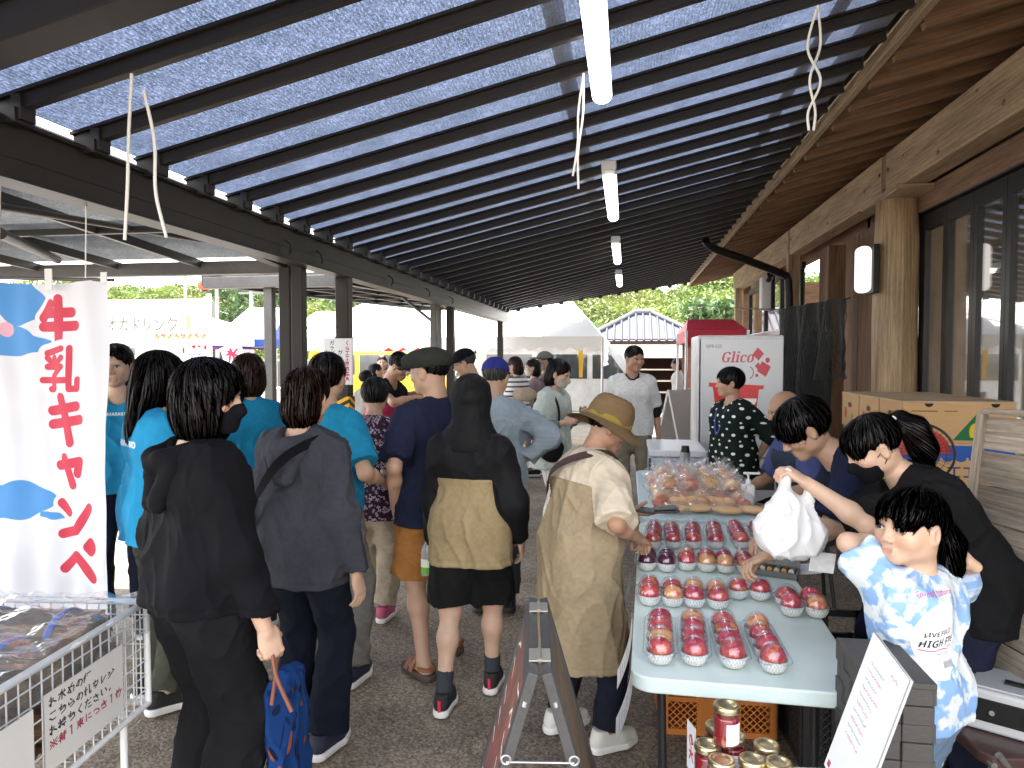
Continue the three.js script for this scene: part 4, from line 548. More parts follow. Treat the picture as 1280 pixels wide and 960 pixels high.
{ const g = new THREE.PlaneGeometry(150, 46, 60, 20); g.rotateX(-PI / 2); const p = g.attributes.position; for (let i = 0; i < p.count; i++) { const z = p.getZ(i), x = p.getX(i), t = clamp((22 - z) / 44); p.setY(i, -0.5 + 10 * t * (0.85 + 0.3 * noise(x * 0.06, 0, z * 0.06))); } g.computeVertexNormals(); uvm(g); g.translate(-18, 0, -68); struct('hill', g, mat([0.05, 0.08, 0.025], 0.95, { map: TX.mottle })); }
function tree(label, p, H, seed) { const t = thing('tree', label, 'tree', null, p), r = mulberry(seed); const L = [bar(V(0, 0, 0), V(0.1, H * 0.5, 0), 0.16, 10, 0.1)], cl = []; for (let i = 0; i < 7; i++) { const a = r() * 6.3, b = V(0.1, H * (0.35 + 0.1 * r()), 0), e = V(Math.cos(a) * H * 0.25, H * (0.6 + 0.35 * r()), Math.sin(a) * H * 0.25); L.push(bar(b, e, 0.06, 7, 0.02)); } part('trunk', L, MAT.bark, t); for (let i = 0; i < 34; i++) { const a = r() * 6.3, q = Math.sqrt(r()), g = leafClump(70, H * 0.11, 0.16, seed + i); g.translate(Math.cos(a) * q * H * 0.3, H * (0.45 + 0.5 * r()), Math.sin(a) * q * H * 0.3); cl.push(g); } part('crown', merge(cl), MAT.leafD, t); }
tree('dark leafy tree beside the tiled kiosk', V(3.4, 0, -31), 4.2, 71);
tree('round leafy tree at the edge of the car park', V(-16, 0, -42), 6.5, 72);
tree('slender leafy tree behind the blue awning', V(-20.5, 0, -37), 6, 73);
// clipped hedge along the car park
{ const cl = []; for (let i = 0; i < 70; i++) { const g = leafClump(40, 0.5, 0.1, 900 + i); g.translate(-9 + i * 0.22, 0.75 + 0.2 * rnd(), -27 + 0.3 * rnd()); cl.push(g); } const t = thing('hedge', 'long clipped hedge seen under the white tent roof', 'hedge'); part('foliage', merge(cl), MAT.leafD, t); part('stems', Array.from({ length: 12 }, (_, i) => bar(V(-8.5 + i * 1.3, 0, -27), V(-8.4 + i * 1.3, 0.8, -27), 0.03, 6)), MAT.bark, t); }
// kiosk with a hipped tile roof
{ const p = PX(803, 447, 24), t = thing('kiosk', 'small brown kiosk with a bluish tiled hip roof', 'kiosk', null, V(p.x, 0, p.z)); const W = 3.5, E = 2.12, A = 3.05, tile = mat([0.05, 0.056, 0.08], 0.75, { map: TX.mottle });
  part('wall', [B(3.0, 2.15, 0.1, 0, 1.07, -1.6), B(0.1, 2.15, 3, -1.5, 1.07, -0.1), B(0.5, 2.15, 0.1, 1.32, 1.07, 1.4), B(0.1, 2.15, 3, 1.5, 1.07, -0.1), B(0.16, 2.15, 0.16, -1.42, 1.07, 1.4)], woodMat([0.2, 0.075, 0.045]), t);
  part('eave_board', [B(W + 0.2, 0.14, 0.06, 0, E, 1.75)], woodMat([0.13, 0.06, 0.04]), t);
  const rf = part('roof', (() => { const g = new THREE.BufferGeometry(); const x = W / 2 + 0.15, z0 = 1.85, z1 = -2.1, v = [[-x, E, z0], [x, E, z0], [0.25, A, 0.3], [-0.25, A, 0.3], [-x, E, z1], [x, E, z1], [0.25, A, -0.5], [-0.25, A, -0.5]]; const f = [[0, 1, 2], [0, 2, 3], [1, 5, 6], [1, 6, 2], [5, 4, 7], [5, 7, 6], [4, 0, 3], [4, 3, 7], [3, 2, 6], [3, 6, 7]]; g.setAttribute('position', new THREE.Float32BufferAttribute(f.flat().flatMap((i) => v[i]), 3)); g.computeVertexNormals(); return uvm(g); })(), tile, t);
  for (let i = 0; i < 17; i++) { const x = -1.8 + i * 0.225, k = clamp(1 - (Math.abs(x) - 0.25) / 1.65); part('tile_course', bar(V(x, E + 0.02, 1.86), V(x, E + 0.02 + (A - E) * k, 1.86 - 1.55 * k), 0.035, 8), tile, rf); }
  part('ridge', [bar(V(-1.9, E + 0.05, 1.86), V(-0.25, A + 0.05, 0.3), 0.07), bar(V(1.9, E + 0.05, 1.86), V(0.25, A + 0.05, 0.3), 0.07), bar(V(-0.3, A + 0.05, 0.3), V(0.3, A + 0.05, 0.3), 0.09)], mat([0.12, 0.125, 0.14], 0.6), rf);
  part('sign_board', B(2.5, 0.42, 0.05, -0.1, 1.82, 1.62), mat([0.75, 0.75, 0.73], 0.6), t); for (let i = 0; i < 3; i++) part('shelf', [B(2.3, 0.04, 0.5, -0.1, 0.55 + i * 0.35, 1.2)], mat([0.45, 0.38, 0.3], 0.7), t);
  part('counter_side', [B(0.06, 1.5, 0.6, -1.3, 0.75, 1.3), B(0.06, 1.5, 0.6, 1.1, 0.75, 1.3)], mat([0.6, 0.58, 0.55], 0.6), t);
}
// event tents
MAT.tent = mat([0.82, 0.82, 0.80], 0.7, { transmission: 0.3, thickness: 0, side: THREE.DoubleSide }); MAT.pole = metalMat([0.6, 0.6, 0.6], 0.35, 0.5);
function tent(label, x0, x1, D0, D1, eave, peak, m, o = {}) { // ridge along x, gable ends
  const t = thing('event_tent', label, 'tent'); const zc = -(D0 + D1) / 2, hip = o.hip ?? 0.9, q = [[x0, eave, -D0], [x1, eave, -D0], [x1 - hip, peak, zc], [x0 + hip, peak, zc], [x0, eave, -D1], [x1, eave, -D1]], g = new THREE.BufferGeometry(), f = [[0, 1, 2], [0, 2, 3], [5, 4, 3], [5, 3, 2], [1, 5, 2], [4, 0, 3]];
  g.setAttribute('position', new THREE.Float32BufferAttribute(f.flat().flatMap((i) => q[i]), 3)); g.computeVertexNormals(); uvm(g); part('roof', g, m, t);
  const val = (a, b) => { const L = a.distanceTo(b), n = Math.max(4, Math.round(L / 0.3)) * 8; return sheet((u, v) => { const p = a.clone().lerp(b, u); p.y -= v * (0.2 + (o.flat ? 0 : 0.07 * Math.abs(Math.sin(u * n / 8 * PI)))); p.x += 0.008 * noise(u * 30, v, 1); return p; }, n, 2, 0.003); };
  const c = q.map((a) => V(...a)); for (const [a, b] of [[0, 1], [1, 5], [5, 4], [4, 0]]) part('valance', val(c[a], c[b]), m, t);
  for (const i of [0, 1, 5, 4]) part('leg', bar(V(c[i].x, 0, c[i].z), c[i], 0.025, 10), MAT.pole, t); return t; }
const tentMain = tent('wide white event tent with scalloped valance beyond the canopy posts', -6.7, -0.45, 13.6, 19, 2.02, 3.05, MAT.tent);
part('drape', sheet((u, v) => V(-0.45 + 0.02 * Math.sin(v * 20), 2.0 - 0.55 * v, -13.7 - u * 5), 20, 8, 0.003), MAT.tent, tentMain);
const tentWhite = tent('white drinks tent with brown lettering along its front', PX(262, 447, 15).x - 5, PX(262, 447, 15).x, 15, 19, 2.1, 2.65, MAT.tent, { flat: true, hip: 1.2 });
{ const c = canvasTex(1024, 256, (g) => { g.fillStyle = '#fbfaf6'; g.fillRect(0, 0, 1024, 256); jtext(g, 'ヒオカドリンク', 90, 118, 88, 10, '#6f665d'); g.fillStyle = '#c9c2b8'; g.font = '34px sans-serif'; g.fillText('・ ・ ・', 330, 96); for (let i = 0; i < 40; i++) { g.fillStyle = ['#d9a640', '#c8553d', '#7f8f3b'][i % 3]; g.beginPath(); g.arc(560 + (i * 53) % 430, 226 + (i * 17) % 26, 9, 0, 7); g.fill(); } g.strokeStyle = '#a89a92'; g.lineWidth = 8; g.beginPath(); g.ellipse(910, 70, 60, 42, 0, 0, 7); g.stroke(); g.font = 'bold 30px sans-serif'; g.fillStyle = '#a89a92'; g.fillText('こ', 880, 80); g.fillStyle = '#e9cf6b'; g.fillRect(840, 110, 26, 90); });
  const a = PX(105, 395, 14.9), b = PX(262, 395, 14.9); const m = part('sign_cloth', (() => { const g = new THREE.BoxGeometry(b.x - a.x, 0.9, 0.012); return g; })(), mat([0.62, 0.62, 0.61], 0.7, { map: c }), tentWhite); m.position.set((a.x + b.x) / 2, PX(180, 399, 14.9).y, -14.9); }
const tentBlue = tent('small blue tarpaulin awning beside the drinks tent', PX(264, 400, 17).x, PX(338, 400, 17).x, 17, 20, PX(300, 424, 17).y, PX(268, 392, 17).y + 0.25, mat([0.006, 0.045, 0.27], 0.5, { transmission: 0.2, thickness: 0, side: THREE.DoubleSide }), { flat: true, hip: 0.2 });
tent('magenta stall awning under the blue tarpaulin', PX(235, 430, 18.5).x, PX(302, 430, 18.5).x, 18.5, 20.5, PX(250, 427, 18.5).y, PX(250, 417, 18.5).y, mat([0.3, 0.03, 0.18], 0.6), { flat: true, hip: 0.3 });
tent('bright red stall awning behind the ice cream machine', PX(858, 415, 12).x, PX(935, 415, 12).x, 12, 14, PX(890, 422, 12).y + 0.12, PX(890, 406, 12).y + 0.14, mat([0.5, 0.012, 0.04], 0.5), { flat: true, hip: 0.1 });
tent('second white event tent standing past the blue tarpaulin', -13.5, -9.2, 26, 30, 2.2, 3.5, MAT.tent);
// ice flags
function iceFlag(label, u, v, D, w, h, tilt) { const t = thing('ice_flag', label, 'flag', null, PX(u, v, D)); const c = canvasTex(256, 384, (g) => { g.fillStyle = '#f4f6fa'; g.fillRect(0, 0, 256, 384); jtext(g, '氷', 50, 50, 160, 30, '#d8203c'); g.strokeStyle = '#2a49b8'; g.lineWidth = 12; for (let i = 0; i < 4; i++) { g.beginPath(); g.arc(30 + i * 64, 330, 34, 3.4, 6.1); g.stroke(); g.beginPath(); g.arc(60 + i * 64, 370, 30, 3.4, 6.1); g.stroke(); } }); const m = part('cloth', sheet((a, b) => V((a - 0.5) * w, (b - 0.5) * h, 0.03 * Math.sin(a * 5)), 10, 8, 0.004), mat([0.9, 0.9, 0.9], 0.8, { map: c }), t); m.rotation.z = tilt; const p = part('rod', bar(V(-w / 2, h / 2 + 0.01, 0.01), V(w / 2, h / 2 + 0.01, 0.01), 0.01, 6), MAT.pole, t); p.rotation.z = tilt; }
iceFlag('white ice flag with red character hung under the drinks tent', 243, 433, 15.5, 0.45, 0.62, 0); iceFlag('tilted white ice flag leaning beside the grey pole', 294, 450, 13, 0.42, 0.62, 0.42);
{ const t = thing('tent_pole', 'thick white pole standing in front of the drinks tent', 'pole', null, V(PX(262, 447, 13.4).x, 0, -13.4)); part('shaft', Cy(0.05, 0.05, 2.9, 0, 1.45, 0, 14), MAT.lampBody, t); part('foot', RB(0.3, 0.06, 0.3, 0.01, 0, 0.03, 0), MAT.lampBody, t); }
{ const t = thing('lantern', 'round red paper lantern on the white pole', 'lantern', null, PX(256, 356, 13.35)); const g = new THREE.SphereGeometry(0.14, 20, 14); g.scale(1, 0.85, 1); part('shade', g, mat([0.7, 0.1, 0.05], 0.7), t); part('ring', [Cy(0.06, 0.06, 0.03, 0, 0.12, 0), Cy(0.06, 0.06, 0.03, 0, -0.12, 0)], MAT.black, t); }
// stall counter under the drinks tent
{ const t = thing('stall_counter', 'white stall counter under the drinks tent', 'counter', null, V(-8.4, 0, -15.2)); part('front', [RB(3.4, 0.9, 0.05, 0.01, 0, 0.45, 0.3), RB(3.4, 0.05, 0.7, 0.01, 0, 0.92, 0)], mat([0.7, 0.68, 0.66], 0.6), t); part('banner_cloth', B(1.5, 0.5, 0.02, -0.4, 0.6, 0.345), mat([0.35, 0.5, 0.6], 0.8, { map: canvasTex(256, 96, (g) => { g.fillStyle = '#fff'; g.fillRect(0, 0, 256, 96); jtext(g, 'くオ', 40, 12, 70, 14, '#d83a3a'); }) }), t); }
// cars
MAT.tyre = mat([0.02, 0.02, 0.02], 0.85, { bumpMap: TX.fine, bumpScale: 0.001 }); MAT.rim = metalMat([0.55, 0.55, 0.56], 0.3, 0.8); MAT.carGlass = mat([0.03, 0.04, 0.045], 0.08, { clearcoat: 1 });
function vehicle(name, label, cat, p, ry, prof, win, wheels, width, color, group) { // side profile in (length, height)
  const t = thing(name, label, cat, group, p, ry), sh = new THREE.Shape(prof.map(([a, b]) => new THREE.Vector2(a, b))), g = new THREE.ExtrudeGeometry(sh, { depth: width - 0.12, bevelEnabled: true, bevelSize: 0.06, bevelThickness: 0.06, bevelSegments: 3 }); g.translate(0, 0, -(width - 0.12) / 2); part('body', uvm(g), mat(color, 0.35, { clearcoat: 0.8, map: TX.mottle }), t);
  for (const w of win) { const s2 = new THREE.Shape(w.map(([a, b]) => new THREE.Vector2(a, b))), gg = new THREE.ExtrudeGeometry(s2, { depth: width + 0.016, bevelEnabled: false }); gg.translate(0, 0, -(width + 0.016) / 2); part('window', uvm(gg), MAT.carGlass, t); }
  for (const x of wheels) for (const s of [-1, 1]) { const w = part('wheel', new THREE.TorusGeometry(0.235, 0.085, 12, 28), MAT.tyre, t); w.position.set(x, 0.32, s * (width / 2 - 0.06)); const R = [Cy(0.05, 0.05, 0.12, 0, 0, 0, 12).rotateX(PI / 2)]; for (let k = 0; k < 7; k++) { const b = B(0.045, 0.17, 0.03, 0, 0.1, 0); b.rotateZ(k * 2 * PI / 7); R.push(b); } const ring = new THREE.TorusGeometry(0.175, 0.022, 8, 24); R.push(ring); const disc = Cy(0.16, 0.16, 0.02, 0, 0, -s * 0.04, 20).rotateX(PI / 2); const rim = part('rim', R, MAT.rim, w); rim.position.z = s * 0.05; const well = part('hub_back', Cy(0.2, 0.2, 0.06, 0, 0, 0, 20).rotateX(PI / 2), MAT.tyre, w); }
  const xf = Math.max(...prof.map((a) => a[0])); part('headlight', [RB(0.06, 0.14, 0.3, 0.02, xf + 0.04, 0.75, width / 2 - 0.25), RB(0.06, 0.14, 0.3, 0.02, xf + 0.04, 0.75, -width / 2 + 0.25)], MAT.lampBody, t); part('bumper', RB(0.1, 0.2, width - 0.05, 0.03, xf + 0.03, 0.42, 0), mat([0.2, 0.2, 0.2], 0.5), t); return t; }
const VAN = [[-2.1, 0.32], [2.05, 0.32], [2.12, 0.75], [1.95, 1.02], [1.35, 1.75], [1.1, 1.9], [-2.0, 1.92], [-2.12, 1.7]], VW = [[[0.75, 1.1], [1.62, 1.1], [1.2, 1.68], [0.75, 1.7]], [[-0.6, 1.1], [0.62, 1.1], [0.62, 1.7], [-0.6, 1.7]], [[-1.9, 1.1], [-0.75, 1.1], [-0.75, 1.7], [-1.9, 1.7]]];
const CAR = [[-2.05, 0.34], [2.0, 0.34], [2.08, 0.62], [1.95, 0.82], [1.05, 0.95], [0.45, 1.4], [0.2, 1.46], [-1.2, 1.46], [-1.9, 1.02], [-2.1, 0.85]], CW = [[[-0.05, 0.95], [0.85, 0.95], [0.35, 1.34], [-0.05, 1.36]], [[-1.45, 0.97], [-0.15, 0.95], [-0.15, 1.36], [-1.1, 1.36]]];
vehicle('van', 'silver white van parked beside the white tent', 'van', V(PX(706, 447, 18.6).x, 0, -18.6), PI, VAN.map(([a, b]) => [-a, b]).reverse(), VW.map((w) => w.map(([a, b]) => [-a, b]).reverse()), [-1.35, 1.3], 1.6, [0.58, 0.58, 0.58]);
vehicle('truck', 'yellow car parked under the white tent roof', 'car', V(PX(480, 447, 22).x, 0, -22), 0.15, VAN, VW, [-1.35, 1.3], 1.6, [0.75, 0.5, 0.01]);
[[352, 26, [0.03, 0.03, 0.035], 'dark grey car parked across the car park'], [318, 30, [0.5, 0.5, 0.52], 'silver car parked next to the dark car'], [402, 30, [0.6, 0.62, 0.64], 'pale grey car behind the notice board'], [445, 33, [0.05, 0.12, 0.4], 'blue car in the far row behind the yellow one'], [880, 32, [0.6, 0.6, 0.62], 'white car parked past the kiosk corner'], [905, 36, [0.1, 0.14, 0.3], 'navy car parked behind the white car'], [600, 34, [0.62, 0.62, 0.62], 'white car far beyond the white tent'], [655, 38, [0.2, 0.3, 0.5], 'blue-grey car far beyond the white tent'], [742, 33, [0.64, 0.64, 0.63], 'white car between the van and the kiosk']].forEach(([u, D, c, l], i) => { vehicle('parked_car', l, 'car', V(PX(u, 447, D).x, 0, -D), i % 2 ? 0.3 : PI - 0.2, CAR, CW, [-1.3, 1.3], 1.6, c, 'cars in the car park'); });
// houses behind the drinks tents
for (const [u, D, w, h, l] of [[158, 40, 5, 4.0, 'low grey-roofed house behind the drinks tents'], [215, 44, 5.5, 4.3, 'wide grey-roofed house next to the wooded slope'], [278, 46, 2.4, 3.6, 'white utility building beyond the blue tarpaulin']]) { const t = thing('house', l, 'house', null, V(PX(u, 447, D).x, 0, -D)); part('wall', B(w, h, 4, 0, h / 2, 0), mat([0.62, 0.6, 0.56], 0.8, { map: TX.mottle }), t); const s = new THREE.Shape([new THREE.Vector2(-2.5, 0), new THREE.Vector2(2.5, 0), new THREE.Vector2(0, 1.1)]), g = new THREE.ExtrudeGeometry(s, { depth: w + 0.6, bevelEnabled: false }); g.rotateY(PI / 2); g.translate(-w / 2 - 0.3, h, 0); part('roof', uvm(g), mat([0.2, 0.2, 0.2], 0.8, { map: TX.mottle }), t); for (let i = 0; i < 3; i++) part('window', B(0.8, 0.9, 0.06, -w / 2 + (i + 0.5) * w / 3, h * 0.55, 2.01), MAT.carGlass, t); }
for (const [u, D, H, l] of [[233, 34, 6.5, 'grey utility pole behind the drinks tents'], [272, 32, 5.6, 'thin utility pole beside the blue tarpaulin'], [315, 30, 5, 'brown utility pole beyond the side canopy']]) { const t = thing('utility_pole', l, 'pole', null, V(PX(u, 447, D).x, 0, -D)); part('shaft', Cy(0.08, 0.11, H, 0, H / 2, 0, 10), mat([0.3, 0.27, 0.24], 0.9), t); part('crossarm', B(1.2, 0.08, 0.08, 0, H - 0.5, 0), mat([0.2, 0.19, 0.18], 0.9), t); }
// stall sign boards between the tents
{ const t = thing('stall_banner', 'red and white stall banner under the white tent', 'banner', null, PX(500, 432, 18)); part('cloth', RB(1.2, 0.3, 0.02, 0.004), mat([0.9, 0.9, 0.9], 0.8, { map: canvasTex(256, 64, (g) => { g.fillStyle = '#d83c34'; g.fillRect(0, 0, 256, 64); g.fillStyle = '#fff'; g.fillRect(20, 8, 90, 48); g.fillRect(150, 14, 60, 40); }) }), t); part('rod', bar(V(-0.62, 0.16, 0), V(0.62, 0.16, 0), 0.012), MAT.pole, t); }
{ const t = thing('yellow_flag', 'narrow yellow and orange flag tied to the tent leg', 'flag', null, PX(726, 455, 13.5)); part('cloth', sheet((a, b) => V((a - 0.5) * 0.09 * (1 - b * 0.3), -b * 0.5 + 0.25, 0.02 * Math.sin(b * 6)), 4, 12, 0.004), mat([0.8, 0.45, 0.03], 0.8), t); part('tie', bar(V(0, 0.25, 0), V(0, 0.3, 0), 0.008), MAT.pole, t); }
{ const t = thing('a_board', 'white folding sign board standing in the sun beyond the ice machine', 'sign', null, V(PX(850, 447, 10.5).x, 0, -10.5), 0.9); for (const s of [-1, 1]) { const p = part('leaf', [B(0.05, 1.2, 0.03, -0.26, 0.6, 0), B(0.05, 1.2, 0.03, 0.26, 0.6, 0), B(0.5, 0.05, 0.03, 0, 1.17, 0), B(0.48, 0.85, 0.012, 0, 0.72, 0)], mat([0.7, 0.68, 0.66], 0.5), t); p.rotation.x = s * 0.24; p.position.z = s * -0.28 * -1; p.position.z = s * 0.285; p.rotation.x = -s * 0.24; } }
// ---------- stall tables ----------
MAT.tableTop = mat([0.66, 0.77, 0.73], 0.42, { map: TX.soft, bumpMap: TX.fine, bumpScale: 0.0005 }); MAT.tableB = mat([0.56, 0.71, 0.75], 0.4, { map: TX.soft, bumpMap: TX.fine, bumpScale: 0.0005 }); MAT.steelD = metalMat([0.05, 0.05, 0.052], 0.4, 0.5);
function rrect(w, h, r) { const s = new THREE.Shape(), x = w / 2, y = h / 2; s.moveTo(-x + r, -y); s.lineTo(x - r, -y); s.absarc(x - r, -y + r, r, -PI / 2, 0); s.lineTo(x, y - r); s.absarc(x - r, y - r, r, 0, PI / 2); s.lineTo(-x + r, y); s.absarc(-x + r, y - r, r, PI / 2, PI); s.lineTo(-x, -y + r); s.absarc(-x + r, -y + r, r, PI, 1.5 * PI); return s; }
function slab(w, d, th, r, bev = 0.006) { const g = new THREE.ExtrudeGeometry(rrect(w - 2 * bev, d - 2 * bev, r), { depth: th - 2 * bev, bevelEnabled: true, bevelSize: bev, bevelThickness: bev, bevelSegments: 3, curveSegments: 10 }); g.rotateX(-PI / 2); g.translate(0, -th + bev, 0); return uvm(g); } // top at y = 0
function foldTable(label, p, ry, W, L, m) {
  const t = thing('folding_table', label, 'table', null, p, ry), H = 0.72; const a = part('table_top', slab(W, L, 0.045, 0.06), m, t); a.position.y = H; const ap = part('apron', [slab(W - 0.1, L - 0.14, 0.03, 0.05)], m, t); ap.position.y = H - 0.043;
  for (const s of [-1, 1]) { for (const k of [-1, 1]) part('leg', bar(V(k * W * 0.34, 0, s * (L / 2 - 0.2)), V(k * W * 0.36, H - 0.06, s * (L / 2 - 0.27)), 0.0145, 10), MAT.steelD, t); part('leg_bar', bar(V(-W * 0.345, 0.16, s * (L / 2 - 0.216)), V(W * 0.345, 0.16, s * (L / 2 - 0.216)), 0.011, 8), MAT.steelD, t); part('stay', bar(V(0, H - 0.06, s * 0.2), V(0, 0.3, s * (L / 2 - 0.24)), 0.009, 8), MAT.steelD, t); }
  return t; }
foldTable('pale green folding table covered with plum packs', V(0.365, 0, -3.0), -0.03, 0.64, 1.96, MAT.tableTop);
foldTable('pale blue folding table covered with bagged bread', V(0.42, 0, -4.95), 0, 0.68, 1.74, MAT.tableB);
// plums in foam cups under clear covers
function plumTex(seed, a, b, c) { const n = tileNoise(128, 128, 5, 4, seed, 4), f = tileNoise(128, 128, 40, 40, seed + 1, 2); return tex(128, 128, (x, y) => { const i = y * 128 + x, k = sstep(0.38, 0.66, n[i] + 0.1 * (f[i] - 0.5)), d = clamp((f[i] - 0.7) * 6); return [0, 1, 2].map((j) => lerp(lerp(a[j], b[j], k), c[j], d * 0.5)); }); }
const plumMats = [plumTex(51, [0.76, 0.24, 0.28], [0.84, 0.44, 0.34], [0.9, 0.6, 0.5]), plumTex(53, [0.66, 0.17, 0.26], [0.78, 0.32, 0.32], [0.85, 0.5, 0.45]), plumTex(55, [0.86, 0.62, 0.4], [0.78, 0.3, 0.28], [0.95, 0.8, 0.5]), plumTex(57, [0.3, 0.06, 0.18], [0.42, 0.14, 0.24], [0.6, 0.35, 0.45]), plumTex(58, [0.7, 0.22, 0.28], [0.8, 0.5, 0.3], [0.9, 0.7, 0.5]), plumTex(60, [0.78, 0.34, 0.3], [0.66, 0.18, 0.24], [0.85, 0.6, 0.45])].map((t) => mat([0.95, 0.95, 0.95], 0.3, { map: t, clearcoat: 0.25 }));
const plumGeo = (() => { const g = new THREE.SphereGeometry(0.034, 20, 14), p = g.attributes.position; for (let i = 0; i < p.count; i++) { const x = p.getX(i), y = p.getY(i), z = p.getZ(i), a = Math.atan2(x, z), k = 1 - 0.07 * Math.exp(-(a * a) * 12) - 0.1 * Math.exp(-(((y - 0.034) / 0.008) ** 2)); p.setXYZ(i, x * k, y * 0.95 * k, z * k); } g.computeVertexNormals(); return g; })();
TX.net = tex(64, 64, (x, y) => { const a = Math.abs(((x / 64 * 2 + y / 64 * 2) % 1) - 0.5), b = Math.abs((((x / 64 * 2 - y / 64 * 2) % 1 + 1) % 1) - 0.5), v = Math.min(a, b) < 0.14 ? 1 : 0.25; return [v, v, v]; }, false, [12, 3]);
TX.netC = tex(64, 64, (x, y) => { const a = Math.abs(((x / 64 * 2 + y / 64 * 2) % 1) - 0.5), b = Math.abs((((x / 64 * 2 - y / 64 * 2) % 1 + 1) % 1) - 0.5), v = Math.min(a, b) < 0.2 ? 0.95 : 0.8; return [v, v, v * 0.98]; }, true, [12, 3]);
MAT.foam = mat([0.9, 0.9, 0.9], 0.7, { map: TX.netC, bumpMap: TX.net, bumpScale: 0.004 }); const foamGeo = lathe([[0, 0], [0.018, 0.0], [0.028, 0.005], [0.036, 0.02], [0.0385, 0.036], [0.036, 0.036], [0.033, 0.02], [0.02, 0.008], [0, 0.006]], 26);
MAT.clear = new THREE.MeshPhysicalMaterial({ color: 0xf6faff, roughness: 0.06, transmission: 1, thickness: 0, ior: 1.7, side: THREE.DoubleSide });
function bubble(r, h) { const g = new THREE.SphereGeometry(r, 18, 8, 0, 2 * PI, 0, PI / 2); g.scale(1, h / r, 1); return g; }
const sp_ = 0.078;
function plumPack(u, v, nx, nz, kinds, label) {
  const p = GP(u, v, 0.745), t = thing('plum_pack', label, 'fruit pack', 'clear plum packs on the green table', V(p.x, 0.7215, p.z), -0.03 + rr(-0.05, 0.05)); t.scale.setScalar(1.05); let k = 0;
  const lid = [];
  for (let i = 0; i < nx; i++) for (let j = 0; j < nz; j++) { const x = (i - (nx - 1) / 2) * sp_, z = (j - (nz - 1) / 2) * sp_; const c = part('foam_cup', foamGeo, MAT.foam, t); c.position.set(x, 0.001, z); const q = part('plum', plumGeo, plumMats[((n) => n === 3 ? 3 : rnd() < 0.35 ? 4 + Math.floor(rnd() * 2) : n)(kinds[k++ % kinds.length])], t); q.position.set(x + rr(-0.002, 0.002), 0.043, z); q.scale.set(rr(0.93, 1.05), rr(0.92, 1.06), rr(0.93, 1.05)); q.rotation.set(rr(-0.6, 0.6), rr(0, 6), rr(-0.6, 0.6)); const b = bubble(0.0405, 0.046); b.translate(x, 0.037, z); lid.push(b); }
  const rim = new THREE.ExtrudeGeometry(rrect(nx * sp_ + 0.016, nz * sp_ + 0.016, 0.03), { depth: 0.0012, bevelEnabled: false, curveSegments: 8 }); rim.rotateX(-PI / 2); rim.translate(0, 0.036, 0); part('cover', merge([...lid]), MAT.clear, t); const fl = []; const R = rrect(nx * sp_ + 0.014, nz * sp_ + 0.014, 0.03).getPoints(8).map((q) => V(q.x, 0.037, q.y)); fl.push(new THREE.TubeGeometry(new THREE.CatmullRomCurve3(R, true), 60, 0.002, 5, true)); part('rim', fl, MAT.clear, t);
}
[[825, 799], [867, 800], [910, 803], [956, 808]].forEach(([u, v], i) => plumPack(u, v, 1, 4, [[1, 0, 2, 0], [2, 1, 1, 1], [0, 0, 1, 1], [2, 2, 1, 0]][i], 'single-file pack of four plums along the table end'));
plumPack(826, 744, 2, 2, [2, 0, 0, 2], 'square pack of four orange-red plums by the table edge'); plumPack(882, 747, 2, 2, [2, 1, 2, 2], 'square pack of four mottled plums in mid table'); plumPack(936, 741, 2, 1, [1, 1], 'pack of two dark red plums side by side'); plumPack(1002, 757, 2, 2, [2, 1, 0, 2], 'square pack of four plums alone at the seller\'s side');
plumPack(821, 703, 2, 2, [3, 3, 3, 3], 'square pack of four dark purple plums'); plumPack(871, 703, 2, 2, [2, 0, 1, 2], 'square pack of four plums beside the purple ones'); plumPack(918, 706, 2, 2, [1, 2, 1, 0], 'square pack of four plums beside the coin box');
[817, 840, 866, 893, 922, 949].forEach((u, i) => plumPack(u, 671, 1, 4, [[0, 1, 0], [2, 1, 1], [0, 0, 1], [1, 0, 0], [0, 1, 1], [1, 1, 0]][i], 'single-file pack of four plums next to the bread table'));
